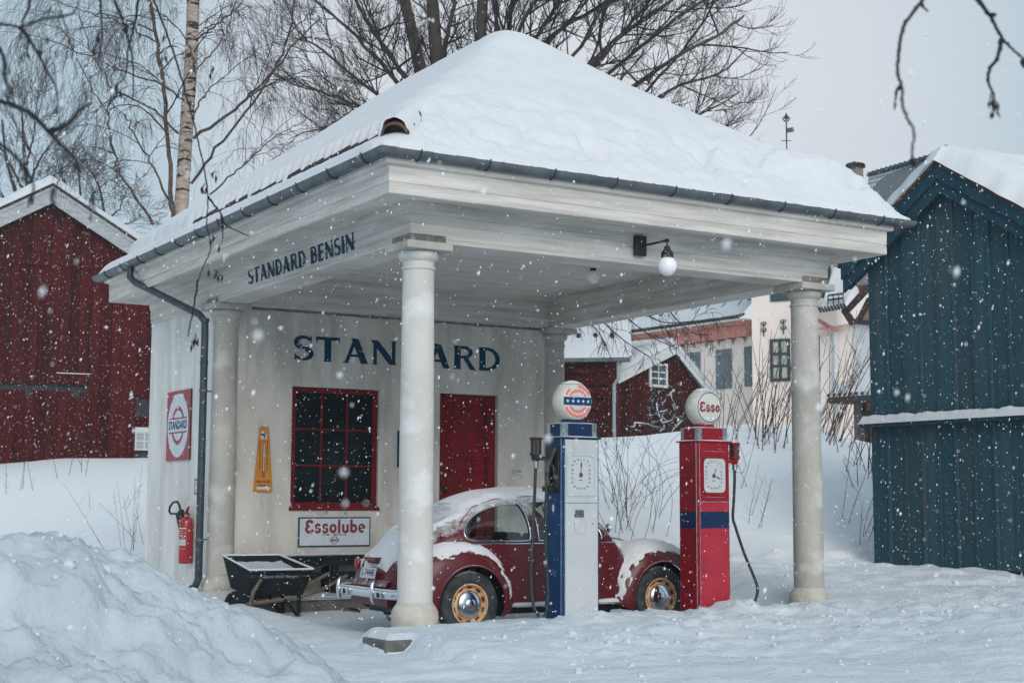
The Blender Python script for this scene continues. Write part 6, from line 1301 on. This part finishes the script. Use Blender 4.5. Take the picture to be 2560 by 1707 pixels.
def grow_twigs(tb, P, r0, lvl, rg, cfg, sides=3):
    """children along branch P; cfg per level: (count, length, angle, droop, wander)"""
    if lvl >= len(cfg): return
    cnt, ln, ang, droop, wan = cfg[lvl]; m = len(P); cnt = rg.randint(int(cnt*.7), int(cnt*1.3)+1)
    seglen = np.linalg.norm(P[-1]-P[0])
    for k in range(cnt):
        f = rg.uniform(.12, 1.0)**.8; i = min(m-2, int(f*(m-1))); base = P[i]+(P[i+1]-P[i])*((f*(m-1))-i if f < 1 else 1); t = P[i+1]-P[i]; t = t/max(np.linalg.norm(t), 1e-9)
        v = np.array([rg.gauss(0, 1) for _ in range(3)]); v -= t*(v@t); v /= max(np.linalg.norm(v), 1e-9); a = R(ang*rg.uniform(.6, 1.3)); d = t*math.cos(a)+v*math.sin(a)
        L_ = ln*rg.uniform(.5, 1.25)*(1.15-.55*f); ns = 6 if lvl < len(cfg)-1 else 5; Q = [base]; dd = d.copy()
        for s_ in range(ns):
            dd = dd+np.array((0, 0, -droop))*(s_+1)/ns+np.array([rg.gauss(0, wan) for _ in range(3)]); dd /= np.linalg.norm(dd); Q.append(Q[-1]+dd*L_/ns)
        Q = np.array(Q); r = r0*rg.uniform(.35, .6)*(1.1-.5*f); r = max(r, cfgmin[0]); tb.add(Q, np.linspace(r, max(r*.4, cfgmin[0]*.7), len(Q)), sides); grow_twigs(tb, Q, r, lvl+1, rg, cfg, 3)
cfgmin = [.006]
def pxline(pts, dep, rg=None, spread=0.):   # trace given in picture points, laid out in space at a real distance with its own depth wander
    z = 0; o_ = []
    for k, (u, v) in enumerate(pts): o_.append(at(u, v, dep+z)); z += rg.uniform(-spread, spread) if rg else 0
    return o_
def tree(name, label, cat, group, dep, trunks, limbs, mt, ml, cfg, seed, mn, spread=1.0, scale=1.0):
    rg = random.Random(seed); b0 = pxline(trunks[0][0][:1], dep)[0]; TR = thing(name, (b0[0], b0[1], 2), label, cat, group); cfgmin[0] = mn
    tb = Tubes(); tw = Tubes()
    for pts, r0, r1 in trunks: P = resample(pxline(pts, dep, rg, .3), 30); tb.add(P, np.linspace(r0, r1, 30), 12); grow_twigs(tw, P[8:], r1*.35, 0, rg, cfg)
    tb.build('trunk', mt, TR)
    lb = Tubes()
    for pts, r0, r1 in limbs:
        P = resample(pxline(pts, dep, rg, spread), 22); P[1:-1] += np.array([[rg.gauss(0, .02) for _ in range(3)] for _ in range(20)]); lb.add(P, np.linspace(r0, r1, 22)*.78, 7); grow_twigs(tw, P[3:], (r0+r1)/2, 0, rg, cfg)
    lb.build('limbs', ml, TR); tw.build('crown', TWIG, TR); return TR
k_ = 1/2.24
def c224(*p): return [(a*k_, b*k_) for a, b in p]
tree('birch_tree', 'tall birch with white black-marked trunk rising behind the roof', 'tree', None, 30,
     [(c224((990, 2300), (1000, 1350), (1020, 1100), (1035, 850), (1055, 560), (1075, 260), (1082, 0), (1090, -300)), .155, .13)],
     [(c224((975, 1250), (955, 1000), (945, 760), (915, 480), (880, 230), (840, 20), (810, -200)), .062, .045),
      (c224((960, 1180), (900, 1010), (820, 880), (740, 730), (700, 640)), .035, .015),
      (c224((1085, 775), (1200, 690), (1330, 610), (1450, 480), (1560, 380), (1610, 230), (1640, 100), (1650, -60)), .045, .02),
      (c224((1070, 1030), (1160, 910), (1240, 800), (1330, 690), (1440, 540), (1560, 350), (1680, 210), (1790, 110)), .04, .016),
      (c224((1105, 220), (1170, 170), (1250, 120), (1320, 50), (1400, -30)), .03, .015),
      (c224((1085, 670), (1110, 590), (1150, 520), (1230, 450), (1330, 370), (1450, 270)), .026, .010),
      (c224((1000, 750), (930, 680), (850, 610), (740, 550), (640, 520), (560, 390), (500, 270), (440, 60)), .03, .012),
      (c224((1030, 560), (960, 500), (850, 450), (700, 400), (540, 340), (400, 275), (250, 220), (120, 190)), .028, .010),
      (c224((870, 235), (790, 190), (700, 140), (610, 110), (520, 80), (400, 40), (260, -10)), .022, .010),
      (c224((855, 1255), (780, 1130), (690, 1000), (640, 880), (615, 750), (600, 640), (622, 530)), .038, .018),
      (c224((615, 640), (560, 570), (500, 460), (430, 320), (380, 200), (330, 60)), .018, .008),
      (c224((1175, 1090), (1250, 1020), (1340, 940), (1460, 830), (1560, 740), (1700, 690)), .026, .008),
      (c224((1090, 380), (1060, 250), (1000, 160), (880, 60), (760, -40)), .026, .012),
      (c224((1090, 420), (1150, 330), (1230, 250), (1290, 120), (1330, -40)), .022, .010)],
     BIRCH, BIRCHD, [(9, 2.0, 45, .25, .12), (7, 1.1, 40, .55, .14), (5, .55, 32, .75, .13)], 5, .0027, .9)
tree('broad_bare_tree', 'broad bare dark tree with many stems behind the station roof', 'tree', None, 38,
     [([(1160, 900), (1150, 500), (1060, 230), (1040, 120), (1010, 0), (980, -160)], .24, .13), ([(1165, 900), (1160, 500), (1095, 200), (1085, 60), (1070, -150)], .26, .15), ([(1170, 900), (1170, 420), (1205, 60), (1210, -120)], .22, .13)],
     [([(1175, 420), (1270, 80), (1295, -60)], .14, .08), ([(1180, 420), (1330, 130), (1420, 60), (1560, -20)], .13, .05), ([(1190, 430), (1420, 210), (1540, 100), (1680, 0), (1760, -60)], .13, .04),
      ([(1200, 440), (1520, 260), (1680, 150), (1790, 90), (1860, 40)], .12, .03), ([(1200, 450), (1560, 300), (1700, 210), (1800, 190), (1870, 120)], .11, .025), ([(1210, 460), (1640, 340), (1750, 290), (1850, 230)], .10, .02),
      ([(1210, 470), (1700, 370), (1800, 320), (1860, 300)], .09, .02), ([(1210, 480), (1740, 400), (1830, 370), (1900, 350)], .09, .012), ([(1180, 400), (1360, 60), (1440, -60)], .12, .06), ([(1200, 440), (1480, 180), (1640, -20)], .10, .04), ([(1200, 440), (1600, 120), (1720, 20), (1850, -40)], .09, .03), ([(1150, 420), (1020, 200), (940, 90), (890, 0)], .12, .05),
      ([(1150, 430), (980, 190), (860, 60), (760, -20)], .11, .03), ([(1140, 440), (960, 250), (860, 170), (780, 110), (720, 60)], .10, .02), ([(1140, 440), (940, 280), (830, 240), (770, 220), (730, 210)], .09, .014), ([(1140, 460), (900, 330), (820, 320), (760, 330), (720, 350)], .07, .010), ([(1150, 420), (1110, 120), (1140, 0), (1150, -80)], .12, .06), ([(1190, 430), (1250, 160), (1340, 0), (1380, -80)], .10, .05),
      ([(1200, 440), (1450, 120), (1520, 0)], .09, .04), ([(1210, 460), (1600, 250), (1760, 60), (1800, -30)], .08, .03)],
     BARK, BARK, [(12, 2.3, 40, -.14, .10), (8, 1.15, 38, -.16, .12), (4, .6, 32, -.22, .10)], 11, .0044, 2.2)
tree('small_bare_tree', 'small bare dark tree above the barn roof at the left edge', 'tree', 'bare trees beyond the barn', 62,
     [([(60, 700), (70, 480), (60, 380), (55, 280)], .16, .04), ([(40, 700), (45, 500), (15, 400), (5, 300)], .13, .04)], [([(65, 480), (100, 400), (140, 340), (165, 300)], .09, .02), ([(65, 500), (120, 450), (160, 420), (185, 400)], .07, .02), ([(60, 480), (30, 420), (-10, 350)], .08, .03), ([(62, 430), (85, 340), (90, 270)], .07, .02), ([(60, 520), (20, 500), (-20, 470)], .06, .02)],
     BARK, BARK, [(11, 2.6, 36, -.12, .08), (7, 1.2, 34, -.12, .10), (3, .6, 30, -.1, .1)], 21, .0075, 2)
tree('thicket_tree', 'low tangled bare tree between the barn gable and the birch', 'tree', 'bare trees beyond the barn', 58,
     [([(215, 700), (205, 540), (200, 470), (195, 420)], .10, .03), ([(260, 720), (265, 560), (250, 470), (230, 430)], .10, .03)], [([(205, 540), (230, 490), (270, 450)], .05, .015), ([(265, 560), (300, 520), (320, 470)], .05, .015), ([(205, 520), (170, 470), (150, 430)], .05, .015), ([(265, 560), (320, 560), (360, 540)], .05, .012)],
     BARK, BARK, [(11, 2.0, 42, -.02, .14), (7, 1.0, 40, 0, .14), (3, .5, 36, 0, .12)], 23, .0065, 1.5)

# snow-laden old shrub before the red shed
def snowy_shrub():
    rg = random.Random(4); b = at(1672, 1066, 44); SR = thing('snow_laden_bush', (b[0], b[1], b[2]), 'gnarled bush with snow lying along its branches before the shed', 'bush'); tb = Tubes(); sn = Tubes()
    def go(p, d, L_, r, lv):
        Q = [p]; dd = d
        for _ in range(6): dd = dd+np.array([rg.gauss(0, .22) for _ in range(3)]); dd = dd/np.linalg.norm(dd); Q.append(Q[-1]+dd*L_/6)
        Q = np.array(Q); tb.add(Q, np.linspace(r, r*.5, 7), 5)
        if rg.random() < (.85 if lv < 2 else .06): sn.add(Q+np.array((0, 0, r*1.1)), np.linspace(r*.8, r*.35, 7)+.006, 4)
        if lv < 4:
            for _ in range(3): i = rg.randint(2, 6); v = np.array([rg.gauss(0, 1), rg.gauss(0, 1), rg.gauss(.25, .7)]); v /= np.linalg.norm(v); go(Q[i], (dd*.5+v)/np.linalg.norm(dd*.5+v), L_*rg.uniform(.5, .75), r*.6, lv+1)
    for _ in range(9): v = np.array([rg.uniform(-1, 1), rg.uniform(-.5, .5), rg.uniform(.3, .9)]); go(b+np.array((rg.uniform(-.3, .3), 0, -.1)), v/np.linalg.norm(v), .85, .045, 0)
    tb.build('branches', TWIG, SR); sn.build('branch_snow', SNOW, SR)
snowy_shrub()

# bare stems poking out of the snow
def stems(px, py, dep, n, hpx, lean, spread_px, label, seed, mm=TWIGR, r=.010, arch=0.):
    rg = random.Random(seed); 
    for dd_ in np.arange(9, 60, .25):
        b = at(px, py, dd_)
        if b[2] <= ground_z(b[0], b[1]): break
    dep = dd_; z = ground_z(b[0], b[1]); b[2] = z; SR = thing('bare_shrub', b, label, 'shrub', 'bare stems standing in the snow'); tb = Tubes(); m_ = dep/FOC
    rt = np.array((_r[0], _r[1], 0))
    for _ in range(n):
        p0 = b+rt*rg.uniform(-1, 1)*spread_px*m_+np.array((_sy, _cy, 0))*rg.uniform(-1, 1); p0[2] = ground_z(p0[0], p0[1])-.15
        H_ = hpx*m_*rg.uniform(.45, 1.1); d = np.array((0, 0, 1.))+rt*(rg.gauss(lean, .22))+np.array((_sy, _cy, 0))*rg.gauss(0, .15); Q = [p0]; dd = d/np.linalg.norm(d); s_ = rg.choice((-1, 1))
        for i in range(7): dd = dd+rt*s_*arch*.16*(i > 1)+np.array((0, 0, -arch*.20))*(i > 2)+np.array([rg.gauss(0, .04) for _ in range(3)]); dd /= np.linalg.norm(dd); Q.append(Q[-1]+dd*H_/6)
        Q = np.array(Q); tb.add(Q, np.linspace(r, r*.45, len(Q)), 4)
        for _k in range(rg.randint(0, 4)):
            i = rg.randint(2, 6); v = rt*rg.choice((-1, 1))*.55+np.array((0, 0, .9)); W_ = [Q[i]+v*t*H_*.16+np.array((rg.gauss(0, .01),)*3) for t in (0, .5, 1)]; tb.add(W_, [r*.5, r*.4, r*.3], 3)
    tb.build('stems', mm, SR)
stems(1795, 1075, 30, 9, 190, .15, 45, 'clump of tall reddish stems left of the right column on the bank', 1)
stems(1870, 1100, 29, 26, 270, .12, 70, 'densest clump of tall red-brown stems before the tower', 2)
stems(1955, 1120, 27.5, 12, 260, .10, 50, 'stems close against the left of the right column', 3)
stems(2065, 1095, 30, 30, 300, .42, 40, 'fan of stems leaning right beside the right column', 4)
stems(2135, 1180, 26, 8, 150, .05, 50, 'thin stems between the right column and the blue barn', 5)
stems(2185, 1200, 24, 6, 190, -.05, 14, 'few dark stems against the corner of the blue barn', 6, TWIG)
stems(2150, 1330, 22, 9, 190, .2, 40, 'sparse weeds low on the bank by the blue barn', 7, TWIG, .006)
stems(1590, 1300, 23, 26, 300, .1, 60, 'arching briars behind the bonnet of the car', 8, TWIG, .005, 1.0)
stems(1560, 1290, 23.5, 12, 210, -.1, 40, 'straight weeds behind the bonnet of the car', 9, TWIG, .006)
stems(1560, 1120, 28, 7, 130, .05, 45, 'short stems on the bank between the two pumps', 10, TWIG, .007)
stems(1880, 1180, 26, 7, 120, .05, 60, 'thin weeds on the bank right of the red pump', 11, TWIG, .006)
stems(1900, 1330, 22, 4, 150, .3, 30, 'single branched weed beside the red pump hose', 12, TWIG, .005)
stems(60, 1230, 17, 4, 110, .1, 50, 'four dark stems in the snowfield at the left edge', 13, TWIG, .007)
stems(190, 1190, 21, 4, 130, .0, 40, 'dark stems below the barn wall', 14, TWIG, .008)
stems(290, 1260, 15, 4, 90, .05, 50, 'short stems rising behind the snow pile', 15, TWIG, .005)
stems(350, 1370, 14.5, 9, 190, -.1, 25, 'dry weeds at the corner of the side wall', 16, TWIGR, .004)
stems(425, 1410, 14.5, 10, 200, .1, 30, 'dry weeds under the fire extinguisher', 17, TWIGR, .004)
stems(640, 430, 60, 1, 1, 0, 1, 'stub', 18) if False else None

# twigs hanging below the eave at the back of the right side
rg = random.Random(8); HB = thing('overhanging_tree', at(1500, 700, 26), 'bare branches hanging beyond the canopy before the manor roof', 'tree'); tw = Tubes(); lb = Tubes(); cfgmin[0] = .005
for pts in ([(1300, 640), (1420, 760), (1500, 830), (1530, 900)], [(1400, 640), (1500, 800), (1570, 860), (1630, 895)], [(1450, 680), (1560, 790), (1640, 850), (1690, 870)], [(1600, 640), (1680, 790), (1740, 840), (1780, 835)], [(1500, 640), (1600, 780), (1660, 810), (1760, 800)]):
    P = resample(pxline(pts, 27, rg, .5), 18); lb.add(P, np.linspace(.022, .007, 18), 5); grow_twigs(tw, P[4:], .012, 0, rg, [(9, .7, 45, .35, .12), (5, .35, 38, .4, .12)])
lb.build('branches', TWIG, HB); tw.build('twigs', TWIG, HB)

# near birch twigs hanging into the picture
def near(label, traces, dep, r0, cones=(), seed=0, twigs=()):
    rg = random.Random(seed); NB = thing('hanging_branch', at(*traces[0][0], dep), label, 'branch', 'birch branches hanging near the viewer'); tb = MB()
    for tr in traces:
        P = resample(pxline(tr, dep, rg, .08), 6*len(tr)); P[1:-1] += np.array([[rg.gauss(0, .0008*dep/4) for _ in range(3)] for _ in range(len(P)-2)]); tb.tube(P, np.linspace(r0*.8, r0*.36, len(P)), 6)
        for k in range(3, len(P), 7): p = P[k]; sphere(tb, p, r0*(1.0-.5*k/len(P)), 8)
    tb.build('twig', TWIGD, NB, smooth='all')
    for (u, v) in cones:
        cb = MB(); p = at(u, v, dep)
        for _ in range(rg.choice((1, 2, 3))):
            q_ = p+np.array((rg.gauss(0, .012), rg.gauss(0, .012), rg.gauss(-.02, .01))); kk = dep/6.5; q_ = p+(q_-p)*kk; cb.tube([p, q_], .0012, 4); cb.tube([q_, q_+np.array((rg.gauss(0, .004), 0, -.012))*kk, q_+np.array((rg.gauss(0, .006), 0, -.032))*kk], [.002*kk, .0062*kk, .002*kk], 7)
        cb.build('cone', TWIGD, NB, smooth='all')
near('long twig hanging down across the left eave and lettering', [c224((860, 0), (930, 180), (985, 330), (1040, 520), (1090, 700), (1130, 880), (1155, 1010), (1165, 1110), (1155, 1250), (1185, 1390), (1150, 1470), (1110, 1570)), c224((1165, 1100), (1200, 1150), (1240, 1200), (1255, 1260), (1320, 1290), (1395, 1325)), [(495, 700), (485, 760), (470, 840)], c224((1240, 1200), (1250, 1340))], 6.5, .0065, c224((1160, 1020), (1215, 960), (1205, 1290), (1215, 1330), (1250, 1345), (1160, 1480), (1205, 1510), (1180, 370))+[(478, 850), (488, 835)], 1)
near('dark twig hanging left of the birch trunk', [c224((775, 0), (760, 110), (735, 210), (712, 290), (712, 370), (700, 430), (650, 490)), c224((640, 0), (690, 120), (740, 300), (750, 500), (740, 570)), c224((560, 0), (570, 120), (570, 250), (550, 330))], 5, .006, c224((715, 110), (660, 460), (670, 500), (545, 250), (560, 170), (790, 150), (930, 290), (910, 190)), 2)
near('thick blurred branch crossing the left edge above the barn', [c224((-60, 560), (0, 568), (90, 595), (170, 635), (240, 700), (290, 760), (360, 830), (430, 900), (450, 960)), c224((270, 735), (340, 720), (400, 680), (440, 620), (510, 578))], 3.4, .0085, c224((430, 900), (120, 880), (135, 930), (515, 1080), (510, 1180), (190, 1095)), 3)
near('drooping blurred twigs in the upper left corner', [c224((-60, 130), (0, 138), (70, 142), (115, 160), (200, 120), (290, 100), (390, 90), (430, 50), (450, -20)), c224((165, -20), (165, 40), (130, 110), (115, 170)), c224((115, 150), (170, 230), (230, 330), (260, 400), (310, 480), (325, 560), (318, 640)), c224((115, 165), (160, 200), (155, 260), (150, 320))], 3.8, .0055, c224((150, 290), (318, 600), (330, 650), (240, 185), (240, 240), (410, 250), (405, 215), (340, 250), (120, 160)), 4)
near('short curled twig at the far left edge', [c224((-20, 230), (10, 300), (28, 360), (20, 420), (35, 470), (65, 500), (60, 525))], 3.2, .006, c224((28, 355), (45, 490)), 5)
near('smudged twigs low over the barn gable', [c224((-40, 780), (60, 850), (150, 950), (190, 1040), (180, 1120)), c224((300, 1060), (290, 1120), (340, 1250), (380, 1330))], 3.0, .0055, c224((110, 900), (150, 960), (185, 1090), (515, 1120), (220, 1240)), 6)
k_ = 1/2.613
def c6(*p): return [(1700+a*k_, b*k_) for a, b in p]
near('long knotted twig hanging against the sky at the upper right', [c6((1600, -40), (1580, 10), (1520, 90), (1470, 150), (1445, 230), (1430, 310), (1428, 380), (1415, 450), (1440, 540), (1455, 600), (1448, 680), (1490, 790), (1525, 830), (1530, 900), (1515, 970), (1520, 1060)), c6((1440, 560), (1415, 590), (1408, 650)), c6((1575, 20), (1590, 50), (1615, 72))], 3.6, .0062, c6((1530, 1030), (1515, 1000), (1410, 640)), 7)
near('forked twig leaving the upper right corner', [c6((1930, -20), (1990, 60), (2030, 110), (2070, 190), (2110, 262), (2170, 320), (2260, 400)), c6((2095, 262), (2090, 330), (2065, 400), (2020, 450), (2008, 520), (2035, 590), (2055, 640), (2045, 710)), c6((2235, 400), (2245, 440)), c6((2030, 100), (2062, 102))], 3.8, .0075, c6((2045, 690), (2060, 660), (2030, 610)), 8)

# ================================================================== FALLING SNOW
rg = random.Random(77); fv = []; ff = []
def flake(p, r):
    ln_ = rg.choice((0, 0, .6, 1.2))
    b = len(fv); 
    for d in ((1, 0, 0), (0, 1, 0), (0, 0, 1), (-1, 0, 0), (0, -1, 0), (0, 0, -1)): k = r*rg.uniform(.6, 1.3); fv.append((p[0]+d[0]*k+d[2]*k*ln_*.5, p[1]+d[1]*k, p[2]+d[2]*k*(1+ln_)))
    for t in ((0, 1, 2), (1, 3, 2), (3, 4, 2), (4, 0, 2), (1, 0, 5), (3, 1, 5), (4, 3, 5), (0, 4, 5)): ff.append(tuple(b+i for i in t))
n = 0
while n < 62000:     # evenly through the air around the station, from the ground to above the roof
    x = rg.uniform(-13, 14); y = rg.uniform(-11.5, 16); z = rg.uniform(-.1, 8)
    if .2 < x < 6.2 and 5.9 < y < 9: continue
    dx, dy = x-CAM[0], y-CAM[1]; s_ = dx*_sy+dy*_cy; l_ = dx*_cy-dy*_sy
    if s_ < 1.2 or abs(l_) > s_*.42+.6: continue
    if -.2 < x < 6.6 and -.2 < y < 9.3 and z > 3.6: continue
    if .9 < x < 4.9 and .9 < y < 2.7 and z < 1.5: continue
    inn = .6 < x < 6 and .6 < y < 6
    if inn and rg.random() < .35: continue
    flake((x, y, z), rg.choice((.0018, .0020, .0022, .0024, .0026, .0028, .003, .0034, .004, .005, .0065)) if s_ > 4 else rg.choice((.0015, .002, .002, .0025, .0045))); n += 1
sf = fast_mesh('falling_snow', fv, ff, [mat('snowflake', (.93, .94, .96), .6)], None, False); tag(sf, 'snowflakes drifting down all round the station', None, None, 'stuff')

# ================================================================== AIR THICK WITH FINE SNOW
hz = MB(); hz.box(-70, 110, -30, 125, -3, 40); ho = hz.build('haze', SNOW); tag(ho, 'snow-laden winter air', None, None, 'stuff')
hm_ = bpy.data.materials.new('snowy_air'); hm_.use_nodes = True; hn = hm_.node_tree; hn.nodes.remove(hn.nodes['Principled BSDF'])
pv = hn.nodes.new('ShaderNodeVolumePrincipled'); pv.inputs['Color'].default_value = (.93, .95, .98, 1); pv.inputs['Density'].default_value = .0011; pv.inputs['Anisotropy'].default_value = .2
hn.links.new(pv.outputs[0], hn.nodes['Material Output'].inputs['Volume']); ho.data.materials.clear(); ho.data.materials.append(hm_)
